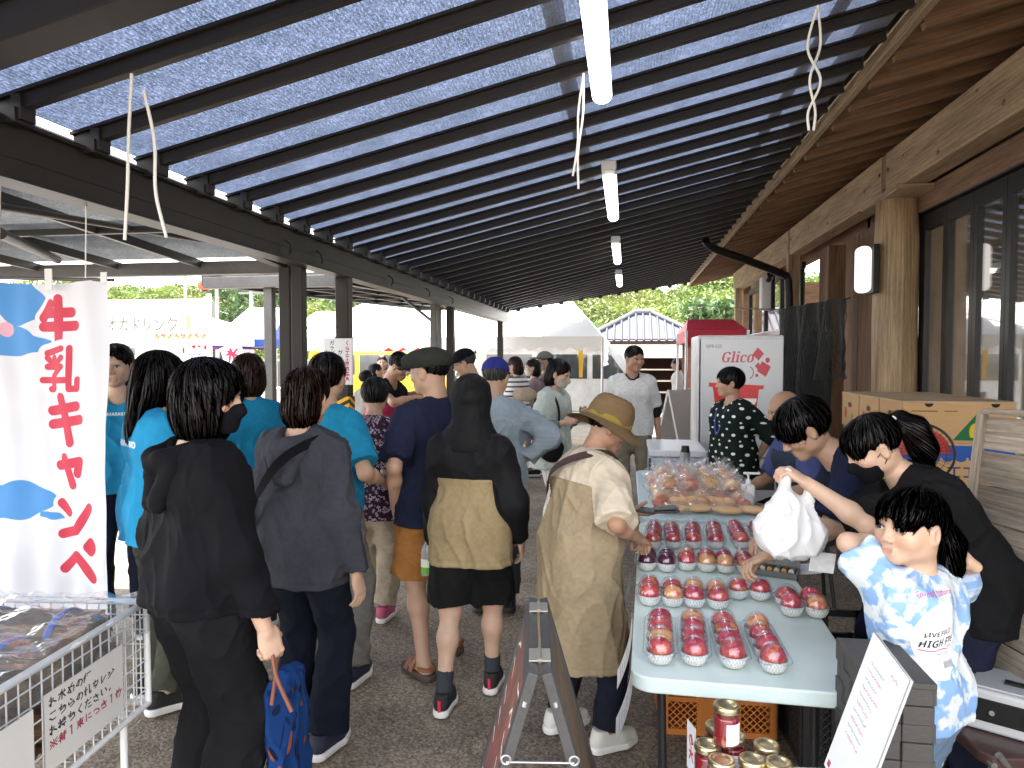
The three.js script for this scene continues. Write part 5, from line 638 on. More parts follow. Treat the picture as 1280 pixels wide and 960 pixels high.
// bagged bread
{ const bn = tileNoise(128, 128, 6, 6, 61, 4), bt = (a, b) => tex(128, 128, (x, y) => { const k = bn[y * 128 + x]; return [0, 1, 2].map((j) => lerp(a[j], b[j], k)); }); const breadM = [bt([0.9, 0.68, 0.42], [0.74, 0.48, 0.24]), bt([0.95, 0.82, 0.6], [0.84, 0.6, 0.36]), bt([0.88, 0.7, 0.22], [0.75, 0.5, 0.12]), bt([0.84, 0.5, 0.36], [0.7, 0.36, 0.22])].map((t) => mat([0.95, 0.95, 0.95], 0.75, { map: t, bumpMap: TX.fine, bumpScale: 0.003 }));
  MAT.cello = new THREE.MeshPhysicalMaterial({ color: 0xffffff, roughness: 0.1, transmission: 0.95, thickness: 0, ior: 1.5, side: THREE.DoubleSide });
  const breads = [0, 1, 2].map((k) => { const f = new Field([-0.12, -0.02, -0.08], [0.12, 0.1, 0.08], 0.005); if (k === 0) { f.ell([0, 0.022, 0], [0.085, 0.022, 0.04], 0); } else if (k === 1) { for (const x of [-0.05, 0, 0.05]) f.ell([x, 0.03, 0.004 * Math.sin(x * 90)], [0.038, 0.03, 0.042], 0.012); } else { f.ell([0, 0.034, 0], [0.06, 0.034, 0.055], 0); } f.disp((x, y, z) => 0.004 * noise(x * 40, y * 40, z * 40 + k)); f.clip((x, y, z) => -y); return uvm(f.mesh().toNonIndexed()); });
  const bags = [0, 1, 2, 3].map((k) => sheet((u, v) => { const a = u * 2 * PI, t = v * PI, fl = k === 0 ? 0.032 : 0.056, w = 1 + 0.16 * noise(Math.cos(a) * 3 + k * 5, v * 5, Math.sin(a) * 3) + 0.1 * noise(Math.cos(a) * 9, v * 13 + k, Math.sin(a) * 9); return V(Math.cos(a) * Math.sin(t) * 0.098 * w, fl * 0.75 - Math.cos(t) * fl * (1 + 0.25 * (w - 1)), Math.sin(a) * Math.sin(t) * (k === 0 ? 0.058 : 0.07) * w); }, 26, 14, 0));
  const tufts = [0, 1].map((k) => sheet((u, v) => { const a = u * 2 * PI, r = 0.008 + 0.038 * v ** 1.5; return V(Math.cos(a) * r * (1 + 0.5 * Math.sin(a * 5 + k)), 0.09 + v * 0.055 + 0.012 * Math.sin(a * 7), Math.sin(a) * r * (1 + 0.4 * Math.cos(a * 4))); }, 30, 5, 0));
  const tieM = [mat([0.7, 0.08, 0.06], 0.5), mat([0.75, 0.6, 0.2], 0.4, { metalness: 0.5 })], tieG = new THREE.TorusGeometry(0.01, 0.003, 6, 14).rotateX(PI / 2).translate(0, 0.09, 0), seal = RB(0.02, 0.014, 0.004, 0.002); const r = mulberry(5);
  const bag = (x, y, z, ry, k, m, label) => { const t = thing('bread_bag', label, 'bread', 'bagged bread on the blue table', V(x, y, z), ry); t.rotation.z = (r() - 0.5) * 0.15; const b = part('bread', breads[k], breadM[m], t); b.position.y = 0.006; part('wrapper', bags[k === 0 ? 0 : 1 + Math.floor(r() * 3)], MAT.cello, t).position.y = 0.012; if (k) { part('twisted_top', tufts[Math.floor(r() * 2)], MAT.cello, t); part('tie', tieG, tieM[r() < 0.6 ? 0 : 1], t); } };
  for (let i = 0; i < 4; i++) bag(0.28 + i * 0.125 + 0.02 * i, 0.7235, -4.22 - 0.03 * (i % 2), 0.15 - 0.1 * i, 0, 1, 'flat bagged loaf in the row nearest the plums');
  for (let row = 0; row < 7; row++) for (let i = 0; i < 5; i++) { const gap = row === 2 || row === 3; const k = row < 1 ? 1 : row < 4 ? (i % 2 ? 1 : 2) : 2, m = row === 2 ? (i % 2 ? 2 : 1) : (row + i) % 4 === 0 ? 3 : (row + i) % 2; bag(0.22 + i * 0.115 + 0.02 * (r() - 0.5), 0.7235, -4.40 - row * 0.145 + 0.03 * (r() - 0.5), r() * 6, k, m, 'plump bagged bun in the heap of bread'); }
  for (let i = 0; i < 12; i++) bag(0.26 + (i % 4) * 0.125 + 0.02 * r(), 0.79, -4.58 - Math.floor(i / 4) * 0.23 - 0.04 * r(), r() * 6, 2, (i * 3) % 4, 'bagged bun lying on top of the bread heap');
}
// sanitiser bottle, coin box, papers
{ const p = GP(935, 632, 0.722), t = thing('pump_bottle', 'white pump sanitiser bottle beside the bread', 'bottle', null, V(p.x, 0.7215, p.z)); part('bottle', RB(0.075, 0.13, 0.05, 0.016, 0, 0.065, 0, 4), mat([0.8, 0.8, 0.8], 0.35), t); part('pump', [Cy(0.014, 0.018, 0.03, 0, 0.145, 0, 14), Cy(0.006, 0.006, 0.04, 0, 0.175, 0, 10), RB(0.1, 0.014, 0.02, 0.006, 0.02, 0.198, 0)], mat([0.8, 0.8, 0.8], 0.35), t); }
{ const p = GP(972, 718, 0.722), t = thing('coin_box', 'open grey coin box with sorted coins on the green table', 'coin box', null, V(p.x, 0.7215, p.z), -0.35); const m = mat([0.13, 0.13, 0.125], 0.35); part('tray', [RB(0.16, 0.008, 0.1, 0.003, 0, 0.005, 0), B(0.16, 0.022, 0.005, 0, 0.014, 0.048), B(0.16, 0.022, 0.005, 0, 0.014, -0.048), B(0.005, 0.022, 0.09, 0.0775, 0.014, 0), B(0.005, 0.022, 0.09, -0.0775, 0.014, 0)], m, t); const l = part('lid', [RB(0.16, 0.1, 0.006, 0.003, 0, 0.05, 0), ...[-2, -1, 0, 1, 2].map((i) => B(0.006, 0.09, 0.01, i * 0.028, 0.05, 0.004))], m, t); l.position.set(0, 0.012, -0.055); l.rotation.x = -0.35; const cm = [mat([0.6, 0.58, 0.5], 0.3, { metalness: 0.9 }), mat([0.5, 0.28, 0.1], 0.35, { metalness: 0.9 })]; for (let i = 0; i < 5; i++) { const g = Cy(0.0115, 0.0115, 0.06, 0, 0, 0, 16); g.rotateX(PI / 2 - 0.1); part('coin_roll', g, cm[i % 2], t).position.set(-0.056 + i * 0.028, 0.022, 0); } }
{ const p = GP(1000, 712, 0.722); solo('paper_note', 'white paper note lying by the coin box', 'paper', sheet((a, b) => V(p.x - 0.05 + a * 0.12, 0.7225 + 0.012 * a * a, p.z - 0.07 + b * 0.15), 6, 6, 0.0008), mat([0.75, 0.75, 0.75], 0.8)); }
{ const m = mat([0.72, 0.72, 0.72], 0.8, { map: canvasTex(128, 256, (g) => { g.fillStyle = '#f6f6f4'; g.fillRect(0, 0, 128, 256); g.fillStyle = '#9a9a9a'; for (let i = 0; i < 9; i++) g.fillRect(18, 30 + i * 22, 92 - (i % 3) * 20, 4); }) }), L = ['white price sheet hanging off the table corner', 'white price sheet hanging mid way along the table edge', 'white price sheet hanging by the shopper\'s hand']; [2.1, 2.45, 3.1].forEach((D, i) => solo('price_sheet', L[i], 'paper', sheet((a, b) => V(0.035 + 0.012 * (D - 2) - 0.012 - 0.05 * b * b - 0.004 * i, 0.705 - 0.21 * b, -D - a * 0.15 + 0.02 * b), 6, 10, 0.001), m, 'price sheets along the table edge')); }
// crates below the table
function crate(label, p, W, H, Dp, c, ry = 0) { const m = plasticMat(c, 0.5), t = thing('crate', label, 'crate', 'crates under the tables', p, ry), wall = (w) => { const L = [B(w, 0.03, 0.016, 0, H - 0.015, 0), B(w, 0.025, 0.014, 0, 0.0125, 0), B(w, 0.02, 0.014, 0, H * 0.7, 0)]; for (const x of [-w / 2 + 0.012, -w * 0.17, w * 0.17, w / 2 - 0.012]) L.push(B(0.022, H, 0.016, x, H / 2, 0)); return L; }, lat = (w, x0) => { const L = [], h = H * 0.66; for (let i = -6; i < 14; i++) for (const s of [-1, 1]) { const a = i * 0.03; let x1 = a, y1 = 0.02, x2 = a + h, y2 = 0.02 + h; if (x2 > w) { y2 -= x2 - w; x2 = w; } if (x1 < 0) { y1 -= x1; x1 = 0; } if (x2 - x1 > 0.01) L.push(bar(V(x0 + (s > 0 ? x1 : w - x1), y1, 0), V(x0 + (s > 0 ? x2 : w - x2), y2, 0), 0.0038, 4)); } return L; };
  for (const [w, z, x, r] of [[W, Dp / 2, 0, 0], [W, -Dp / 2, 0, 0], [Dp, 0, W / 2, PI / 2], [Dp, 0, -W / 2, PI / 2]]) { const a = part('side', wall(w), m, t); a.position.set(x, 0, z); a.rotation.y = r; for (const k of [-1, 1]) { const q = part('lattice', lat(w * 0.32, k > 0 ? w * 0.18 : -w * 0.5), m, a); } part('panel', B(w * 0.32, H * 0.66, 0.006, 0, H * 0.35, 0), m, a); } part('base', B(W, 0.012, Dp, 0, 0.008, 0), m, t); return t; }
{ const p = GP(897, 925, 0); crate('orange plastic crate on the ground under the plum table', V(p.x, 0.001, p.z - 0.2), 0.47, 0.22, 0.34, [0.6, 0.2, 0.035], 0.04); crate('orange plastic crate stacked on another under the plum table', V(p.x, 0.222, p.z - 0.2), 0.47, 0.22, 0.34, [0.6, 0.2, 0.035], 0.02);
  crate('black ribbed crate beside the orange crates', V(p.x + 0.47, 0.001, p.z - 0.1), 0.36, 0.36, 0.5, [0.02, 0.02, 0.022], 0.05); crate('dark crate under the seller side of the table', V(0.95, 0.001, -3.15), 0.4, 0.5, 0.4, [0.02, 0.021, 0.022]);
}
// jam jars on a low table
{ const t = thing('side_table', 'low pale blue side table carrying jam jars', 'table', null, V(0.34, 0, -1.5)); part('table_top', slab(0.5, 0.62, 0.03, 0.1), MAT.tableB, t).position.y = 0.6; for (const [x, z] of [[-0.18, -0.24], [0.18, -0.24], [-0.18, 0.24], [0.18, 0.24]]) part('leg', bar(V(x, 0, z), V(x, 0.57, z), 0.012, 8), MAT.steelD, t);
  const glassJ = new THREE.MeshPhysicalMaterial({ color: 0xffffff, roughness: 0.03, transmission: 1, thickness: 0, ior: 1.5 }), jam = mat([0.2, 0.012, 0.02], 0.15, { clearcoat: 1 }), gold = mat([0.62, 0.52, 0.30], 0.28, { metalness: 0.95 }), lab = mat([0.85, 0.85, 0.85], 0.6, { map: canvasTex(256, 128, (g) => { g.fillStyle = '#faf8f6'; g.fillRect(0, 0, 256, 128); g.fillStyle = '#c9c2c2'; for (let i = 0; i < 5; i++) g.fillRect(30, 20 + i * 20, 150 - i * 12, 4); }) });
  const bodyG = lathe([[0, 0], [0.026, 0], [0.0305, 0.005], [0.0305, 0.068], [0.026, 0.078], [0.026, 0.09]], 32), jamG = lathe([[0, 0.003], [0.0245, 0.003], [0.0285, 0.007], [0.0285, 0.066], [0.025, 0.073], [0, 0.073]], 28), lidG = merge([lathe([[0, 0.094], [0.017, 0.094], [0.019, 0.0975], [0.025, 0.0985], [0.029, 0.097], [0.0305, 0.092], [0.0305, 0.083], [0.0285, 0.082], [0, 0.082]], 36)]), labG = new THREE.CylinderGeometry(0.0309, 0.0309, 0.05, 20, 1, true, -0.2, 1.6).translate(0, 0.036, 0);
  const jar = (x, y, z, label) => { const j = thing('jam_jar', label, 'jar', 'jam jars with gold lids', V(x, y, z), rr(-0.4, 0.4)); part('glass', bodyG, glassJ, j); part('jam', jamG, jam, j); part('lid', lidG, gold, j); part('paper_label', labG, lab, j); };
  const c = GP(918, 946, 0.70); c.z -= 0.075; const Y = 0.6005; for (const [dx, dz] of [[-0.055, 0.02], [0.012, -0.03], [-0.03, 0.085], [0.04, 0.07], [0.085, 0.0], [0.098, 0.075], [-0.02, -0.075]]) jar(c.x + dx, Y, c.z + dz, 'gold-lidded jam jar standing on the low blue table'); jar(c.x - 0.012, Y + 0.0995, c.z + 0.022, 'gold-lidded red jam jar stacked on top of the others');
  const pc = GP(880, 940, 0.64); solo('price_card', 'narrow white price card standing beside the jars', 'card', sheet((a, b) => V(pc.x - 0.025 - 0.015 * a, 0.6015 + b * 0.12, pc.z + 0.05 - a * 0.05), 3, 6, 0.0015), mat([0.8, 0.8, 0.8], 0.6, { map: canvasTex(64, 128, (g) => { g.fillStyle = '#fff'; g.fillRect(0, 0, 64, 128); jtext(g, 'の大', 14, 24, 34, 6, '#d0324a', true); }) }));
  const tr = thing('wire_tray', 'grey rimmed plastic tray behind the jars', 'tray', null, V(0.5, 0.6015, -1.68), 0.1); part('rim', [RB(0.2, 0.012, 0.012, 0.004, 0, 0.05, -0.07), RB(0.2, 0.012, 0.012, 0.004, 0, 0.05, 0.07), RB(0.012, 0.012, 0.15, 0.004, -0.1, 0.05, 0), RB(0.012, 0.012, 0.15, 0.004, 0.1, 0.05, 0)], mat([0.5, 0.5, 0.48], 0.4), tr); part('basin', [B(0.19, 0.004, 0.14, 0, 0.004, 0), B(0.19, 0.045, 0.004, 0, 0.025, -0.068), B(0.19, 0.045, 0.004, 0, 0.025, 0.068), B(0.004, 0.045, 0.13, -0.096, 0.025, 0), B(0.004, 0.045, 0.13, 0.096, 0.025, 0)], mat([0.55, 0.55, 0.53], 0.4), tr);
  crate('yellow plastic crate beside the low blue table', V(-0.1, 0.001, -1.62), 0.28, 0.52, 0.3, [0.72, 0.45, 0.02]); }
// leaning white price board and woven box
{ const a = PX(1092, 790, 1.72), b = PX(1137, 850, 1.5), d = PX(1030, 955, 1.70), c = b.clone().add(d).sub(a); const t = thing('price_board', 'white foam price board leaning against the woven box', 'sign'); part('board', sheet((u, v) => d.clone().lerp(c, u).lerp(a.clone().lerp(b, u), v), 2, 2, 0.008), mat([0.8, 0.8, 0.8], 0.5, { map: canvasTex(512, 640, (g) => { g.fillStyle = '#fbfbfd'; g.fillRect(0, 0, 512, 640); g.lineWidth = 2.2; const r = mulberry(8); for (let i = 0; i < 10; i++) { g.strokeStyle = ['#7a8fb5', '#c97486', '#8a8aa0', '#c06070'][i % 4]; const y = 104 + i * 36; g.beginPath(); for (let x = 90; x < 250 + r() * 170; x += 4) g.lineTo(x, y + (r() - 0.5) * 13); g.stroke(); } g.strokeStyle = '#c06070'; g.beginPath(); for (let x = 330; x < 430; x += 6) g.lineTo(x, 60 + (r() - 0.5) * 18); g.stroke(); g.fillStyle = '#c4495c'; g.fillRect(30, 596, 40, 26); g.strokeStyle = '#777'; g.beginPath(); g.arc(250, 590, 26, 3.3, 6); g.stroke(); }) }), t);
  const bx = thing('woven_box', 'dark woven storage box behind the white price board', 'box', null, V(0.63, 0, -1.875), 0); const wm = mat([0.055, 0.05, 0.047], 0.6, { bumpMap: TX.fine, bumpScale: 0.001 }), slats = []; const W = 0.14, Dp = 0.25; part('core', B(W - 0.012, 0.855, Dp - 0.012, 0, 0.428, 0), wm, bx); for (let j = 0; j < 20; j++) { const y = 0.022 + j * 0.0432; for (const [w, x, z, r] of [[W, 0, Dp / 2, 0], [W, 0, -Dp / 2, 0], [Dp, W / 2, 0, PI / 2], [Dp, -W / 2, 0, PI / 2]]) { const n = Math.round(w / 0.06); for (let i = 0; i < n; i++) { const s = RB(w / n - 0.002, 0.043, 0.009, 0.003, -w / 2 + (i + 0.5) * w / n, 0, (i + j) % 2 ? 0.002 : -0.002, 1); const p = part('woven_strip', s, wm, bx); p.position.set(x, y, z); p.rotation.y = r; } } } part('lid', RB(W + 0.01, 0.016, Dp + 0.01, 0.004, 0, 0.868, 0), wm, bx); }
// chair with a cash safe
{ const p = GP(1262, 905, 0.46); p.y = 0; const t = thing('folding_chair', 'folding chair with dark vinyl seat beside the girl', 'chair', null, p, -1.45); const ch = metalMat([0.6, 0.6, 0.6], 0.2, 0.95); const s = part('seat', slab(0.4, 0.38, 0.035, 0.05), mat([0.06, 0.028, 0.024], 0.35, { clearcoat: 0.2 }), t); s.position.y = 0.46; for (const k of [-1, 1]) { part('leg', bar(V(k * 0.19, 0, 0.2), V(k * 0.19, 0.86, -0.19), 0.011, 8), ch, t); part('leg', bar(V(k * 0.2, 0, -0.22), V(k * 0.2, 0.47, 0.16), 0.011, 8), ch, t); } part('seat_rail', [bar(V(-0.2, 0.435, 0.17), V(0.2, 0.435, 0.17), 0.01, 8), bar(V(-0.2, 0.435, -0.1), V(0.2, 0.435, -0.1), 0.01, 8)], ch, t); part('backrest', RB(0.38, 0.2, 0.03, 0.012, 0, 0.78, -0.155), mat([0.06, 0.028, 0.024], 0.35), t);
  const sf = thing('cash_safe', 'grey portable cash safe with black dial panel on the chair', 'safe', null, V(p.x + 0.03, 0.4605, p.z + 0.02), -0.55); part('case', [RB(0.3, 0.13, 0.22, 0.012, 0, 0.066, 0, 3)], mat([0.5, 0.51, 0.51], 0.4, { map: TX.soft }), sf); part('lid_panel', RB(0.26, 0.006, 0.18, 0.002, 0, 0.133, 0), mat([0.42, 0.43, 0.43], 0.35), sf); part('handle', [RB(0.1, 0.008, 0.03, 0.003, 0, 0.139, 0.02)], MAT.black, sf); part('dial_panel', RB(0.24, 0.07, 0.006, 0.002, 0, 0.07, 0.112), MAT.black, sf); part('dial', Cy(0.02, 0.02, 0.012, 0, 0, 0, 20).rotateX(PI / 2).translate(0.03, 0.07, 0.12), mat([0.03, 0.03, 0.03], 0.3), sf); part('lock', Cy(0.008, 0.008, 0.01, 0, 0, 0, 14).rotateX(PI / 2).translate(-0.07, 0.07, 0.118), ch, sf); }
{ const t = thing('yellow_stool', 'yellow plastic stool behind the girl', 'stool', null, V(1.25, 0, -2.5)); part('seat', slab(0.3, 0.3, 0.03, 0.1), plasticMat([0.75, 0.5, 0.03]), t).position.y = 0.52; for (const [x, z] of [[-1, -1], [1, -1], [-1, 1], [1, 1]]) part('leg', bar(V(x * 0.13, 0, z * 0.13), V(x * 0.1, 0.5, z * 0.1), 0.016, 8), plasticMat([0.75, 0.5, 0.03]), t); }
// weathered plank panel
{ const t = thing('plank_panel', 'weathered grey plank panel propped behind the girl', 'panel'); const T0 = V(1.30, 1.41, -2.86), B0 = V(1.16, 0.30, -2.78), T1 = V(1.46, 1.44, -1.95), B1 = V(1.3, 0.30, -1.92); const m = [woodMat([0.60, 0.53, 0.45], 0.85), woodMat([0.55, 0.48, 0.40], 0.85), woodMat([0.64, 0.57, 0.49], 0.85)]; const N = 9; for (let i = 0; i < N; i++) { const a = (i + 0.02) / N, b = (i + 0.965) / N, sl = 0.0; const A = B0.clone().lerp(T0, b), C = B1.clone().lerp(T1, b), E = B0.clone().lerp(T0, a), K = B1.clone().lerp(T1, a); const g = sheet((u, v) => E.clone().lerp(K, u).lerp(A.clone().lerp(C, u), v).add(V(-0.0015 * (i % 2), 0.0, 0)), 2, 1, 0.018); const uv = g.attributes.uv; for (let k = 0; k < uv.count; k++) uv.setXY(k, uv.getX(k) * 0.95 + i * 0.31, uv.getY(k) * 0.12 + i * 0.37); part('plank', g, m[i % 3], t); } part('edge_trim', [beam(B0.clone().add(V(-0.008, 0, -0.012)), T0.clone().add(V(-0.008, 0.01, -0.012)), 0.03, 0.025, 'z'), beam(T0.clone().add(V(-0.005, 0.015, 0)), T1.clone().add(V(-0.005, 0.015, 0)), 0.035, 0.02, 'z')], m[0], t); part('back_brace', [beam(V(1.36, 0.0, -2.7), V(1.42, 1.3, -2.7), 0.05, 0.05), beam(V(1.52, 0.0, -2.0), V(1.56, 1.3, -2.0), 0.05, 0.05)], woodMat([0.2, 0.13, 0.1]), t); }
// cardboard boxes and fan
{ const cb = [0.5, 0.35, 0.205]; const front = (draw) => canvasTex(512, 220, (g) => { g.fillStyle = '#c49f70'; g.fillRect(0, 0, 512, 220); const r = mulberry(4); for (let i = 0; i < 500; i++) { g.fillStyle = `rgba(${120 + r() * 60},${90 + r() * 40},50,0.08)`; g.fillRect(r() * 512, r() * 220, 60 * r(), 2); } draw(g); });
  const f1 = front((g) => { g.fillStyle = '#1f6b3c'; g.beginPath(); g.moveTo(230, 205); g.lineTo(345, 45); g.lineTo(470, 205); g.fill(); g.fillStyle = '#d9b62a'; g.beginPath(); g.moveTo(310, 190); g.bezierCurveTo(290, 120, 330, 100, 340, 110); g.bezierCurveTo(325, 140, 340, 170, 330, 190); g.fill(); g.font = 'italic bold 56px serif'; g.fillText('onan', 332, 185); g.fillStyle = '#6b5236'; g.fillRect(40, 40, 120, 6); g.fillRect(190, 40, 60, 5); g.fillRect(60, 200, 120, 6); g.fillStyle = '#201a12'; for (const x of [120, 420]) { g.beginPath(); g.arc(x, 0, 20, 0, PI); g.fill(); } }), f2 = front((g) => { g.fillStyle = '#2a58a8'; g.fillRect(0, 0, 512, 66); g.fillStyle = '#2a58a8'; for (let i = 0; i < 9; i++) { g.beginPath(); g.arc(30 + i * 60, 66, 26, 0, PI); g.fill(); } g.fillStyle = '#d8b02a'; g.beginPath(); g.arc(130, 150, 34, 0, 7); g.fill(); jtext(g, 'バナナ', 210, 118, 62, 9, '#33407e'); g.font = 'bold 26px sans-serif'; g.fillStyle = '#8a3040'; g.fillText('m9', 200, 214); });
  const sd = front((g) => { g.fillStyle = '#5c4630'; g.beginPath(); g.ellipse(250, 70, 60, 18, 0, 0, 7); g.fill(); g.fillStyle = '#5d8a4a'; g.fillRect(300, 130, 40, 40); g.fillStyle = '#b8564c'; g.beginPath(); g.arc(120, 130, 40, 0, 7); g.fill(); }); const mk = (map) => mat([0.85, 0.85, 0.85], 0.85, { map }), plain = mat(cb, 0.85, { map: TX.mottle }), ms = [mk(f1), mk(f2), mk(sd)];
  const x0 = PX(1128, 520, 4.6).x, W = 0.62, H = 0.235, Dp = 0.39; const box = (x, y, z, f, label) => { const t = thing('cardboard_box', label, 'box', 'produce boxes stacked by the log post', V(x + W / 2, y, z - Dp / 2)); const g = new THREE.BoxGeometry(W, H, Dp); g.translate(0, H / 2, 0); const a = part('carton', B(W, H, Dp, 0, H / 2, 0), plain, t); part('front_print', (() => { const q = new THREE.PlaneGeometry(W - 0.002, H - 0.002); q.translate(0, H / 2, Dp / 2 + 0.001); return q; })(), ms[f], a); part('end_print', (() => { const q = new THREE.PlaneGeometry(Dp - 0.002, H - 0.002); q.rotateY(-PI / 2); q.translate(-W / 2 - 0.001, H / 2, 0); return q; })(), ms[2], a); part('lid_flap', B(W + 0.008, 0.012, Dp + 0.008, 0, H + 0.0065, 0), plain, t); };
  const y0 = 0.865; [[0, 0], [0, 1], [0, 2]].forEach(([, j]) => { box(x0 + 0.01 * j, y0, -4.6 - j * 0.41, 1, ['blue-banded carton under the green-triangle carton', 'blue-banded carton second from the fan', 'blue-banded carton touching the log post'][j]); box(x0, y0 + H + 0.014, -4.6 - j * 0.41, 0, ['carton printed with a green triangle on top of the stack', 'upper carton behind the green-triangle carton', 'upper carton nearest the log post'][j]); });
  const t = thing('stone_counter', 'grey counter under the stacked cartons', 'counter', null, V(x0 + 0.42, 0, -5.2)); part('slab', RB(0.96, 0.07, 1.4, 0.01, 0, 0.829, 0), mat([0.2, 0.19, 0.18], 0.7, { map: TX.mottle }), t); part('base', B(0.86, 0.79, 1.3, 0, 0.396, 0), mat([0.1, 0.095, 0.09], 0.8), t);
  // fan
  const p = PX(1152, 566, 3.75), fn = thing('desk_fan', 'desk fan with wire guard in front of the cartons', 'fan', null, p, -0.5); const rings = []; for (let k = 1; k < 6; k++) rings.push(new THREE.TorusGeometry(0.03 * k * 0.9, 0.0015, 5, 36).translate(0, 0, 0.03 * (1 - (k / 6) ** 2))); for (let k = 0; k < 36; k++) { const a = k / 36 * 2 * PI; rings.push(bar(V(Math.cos(a) * 0.02, Math.sin(a) * 0.02, 0.03), V(Math.cos(a) * 0.14, Math.sin(a) * 0.14, 0), 0.0012, 4)); } rings.push(new THREE.TorusGeometry(0.14, 0.005, 8, 44)); part('guard', rings, MAT.steelD, fn); const blades = []; for (let k = 0; k < 3; k++) blades.push(sheet((u, v) => { const a = k * 2.094 + v * 1.3, r = 0.025 + u * 0.095; return V(Math.cos(a) * r, Math.sin(a) * r, -0.03 + 0.02 * v); }, 6, 6, 0.002)); part('blade', blades, mat([0.55, 0.06, 0.05], 0.4), fn); part('motor', Cy(0.045, 0.05, 0.09, 0, 0, 0, 18).rotateX(PI / 2).translate(0, 0, -0.09), MAT.steelD, fn); part('stand', [bar(V(0, -0.04, -0.09), V(0, -p.y, -0.09), 0.012, 8), Cy(0.11, 0.12, 0.025, 0, -p.y + 0.0125, -0.09, 24)], MAT.steelD, fn); }
// ice cream vending machine and freezer
{ const a = PX(872, 447, 7), b = PX(980, 447, 7), W = b.x - a.x, H = 1.83, t = thing('vending_machine', 'white ice cream vending machine with a red cup picture', 'vending machine', null, V((a.x + b.x) / 2, 0, -7.35)); const c = canvasTex(512, 1024, (g) => { g.fillStyle = '#d9dde0'; g.fillRect(0, 0, 512, 1024); g.fillStyle = '#c8ccd0'; g.fillRect(0, 0, 512, 6); g.font = '26px sans-serif'; g.fillStyle = '#555'; g.fillText('NPR-025', 40, 52); g.font = 'italic bold 78px serif'; g.fillStyle = '#c8203c'; g.fillText('Glico', 130, 130); g.fillStyle = '#c8203c'; const dm = (x, y, s, r) => { g.save(); g.translate(x, y); g.rotate(r); g.fillRect(-s / 2, -s / 2, s, s); g.restore(); }; dm(362, 85, 50, 0.7); dm(398, 165, 62, 0.5); dm(362, 150, 28, 0.8); g.beginPath(); g.arc(420, 118, 14, 0, 7); g.arc(355, 200, 9, 0, 7); g.fill(); g.lineWidth = 5; g.strokeStyle = '#c8203c'; g.beginPath(); g.arc(300, 185, 34, -1.2, 1.2); g.stroke(); g.fillStyle = '#e0131b'; g.beginPath(); g.moveTo(60, 240); g.lineTo(400, 255); g.lineTo(395, 275); g.lineTo(370, 275); g.lineTo(330, 560); g.lineTo(130, 560); g.lineTo(85, 265); g.lineTo(60, 262); g.fill(); g.fillStyle = '#fff'; g.font = 'italic bold 190px sans-serif'; g.fillText('17', 120, 460); g.font = 'bold 44px sans-serif'; g.fillText('ice', 290, 480); g.fillStyle = '#8e959b'; g.fillRect(0, 640, 512, 14); g.fillStyle = '#3b3f44'; g.fillRect(330, 700, 140, 120); g.fillStyle = '#2a2d31'; g.fillRect(40, 880, 300, 90); g.fillStyle = '#e7e9ea'; for (let i = 0; i < 4; i++) g.fillRect(40 + i * 70, 690, 56, 70); });
  part('cabinet', RB(W, H, 0.7, 0.02, 0, H / 2, 0, 3), mat([0.66, 0.68, 0.7], 0.35, { map: TX.mottle }), t); const d = part('door_panel', new THREE.BoxGeometry(W - 0.03, H - 0.06, 0.03), mat([0.9, 0.9, 0.9], 0.3, { map: c }), t); d.position.set(0, H / 2, 0.362); part('door_seam', B(0.012, H - 0.08, 0.01, -W / 2 + 0.02, H / 2, 0.372), MAT.steelD, t); }
{ const a = PX(812, 600, 6.3), b = PX(880, 600, 6.3), t = thing('chest_freezer', 'pale blue chest freezer behind the bread table', 'freezer', null, V((a.x + b.x) / 2, 0, -6.55)); const W = b.x - a.x; part('body', RB(W, 0.78, 0.8, 0.02, 0, 0.39, 0, 3), mat([0.5, 0.6, 0.7], 0.4, { map: TX.mottle }), t); part('lid', RB(W + 0.02, 0.06, 0.82, 0.015, 0, 0.815, 0, 3), mat([0.75, 0.76, 0.78], 0.4), t); part('trim', B(0.02, 0.76, 0.02, -W / 2 - 0.004, 0.39, 0.39), MAT.steelD, t); const q = thing('thermos', 'dark thermos bottle at the end of the bread', 'bottle', null, V(PX(853, 575, 5.76).x + 0.02, 0.7215, -5.74)); part('flask', Cy(0.038, 0.04, 0.16, 0, 0.08, 0, 20), mat([0.25, 0.28, 0.28], 0.3, { metalness: 0.4 }), q); part('cap', Cy(0.028, 0.036, 0.05, 0, 0.186, 0, 18), MAT.black, q); }
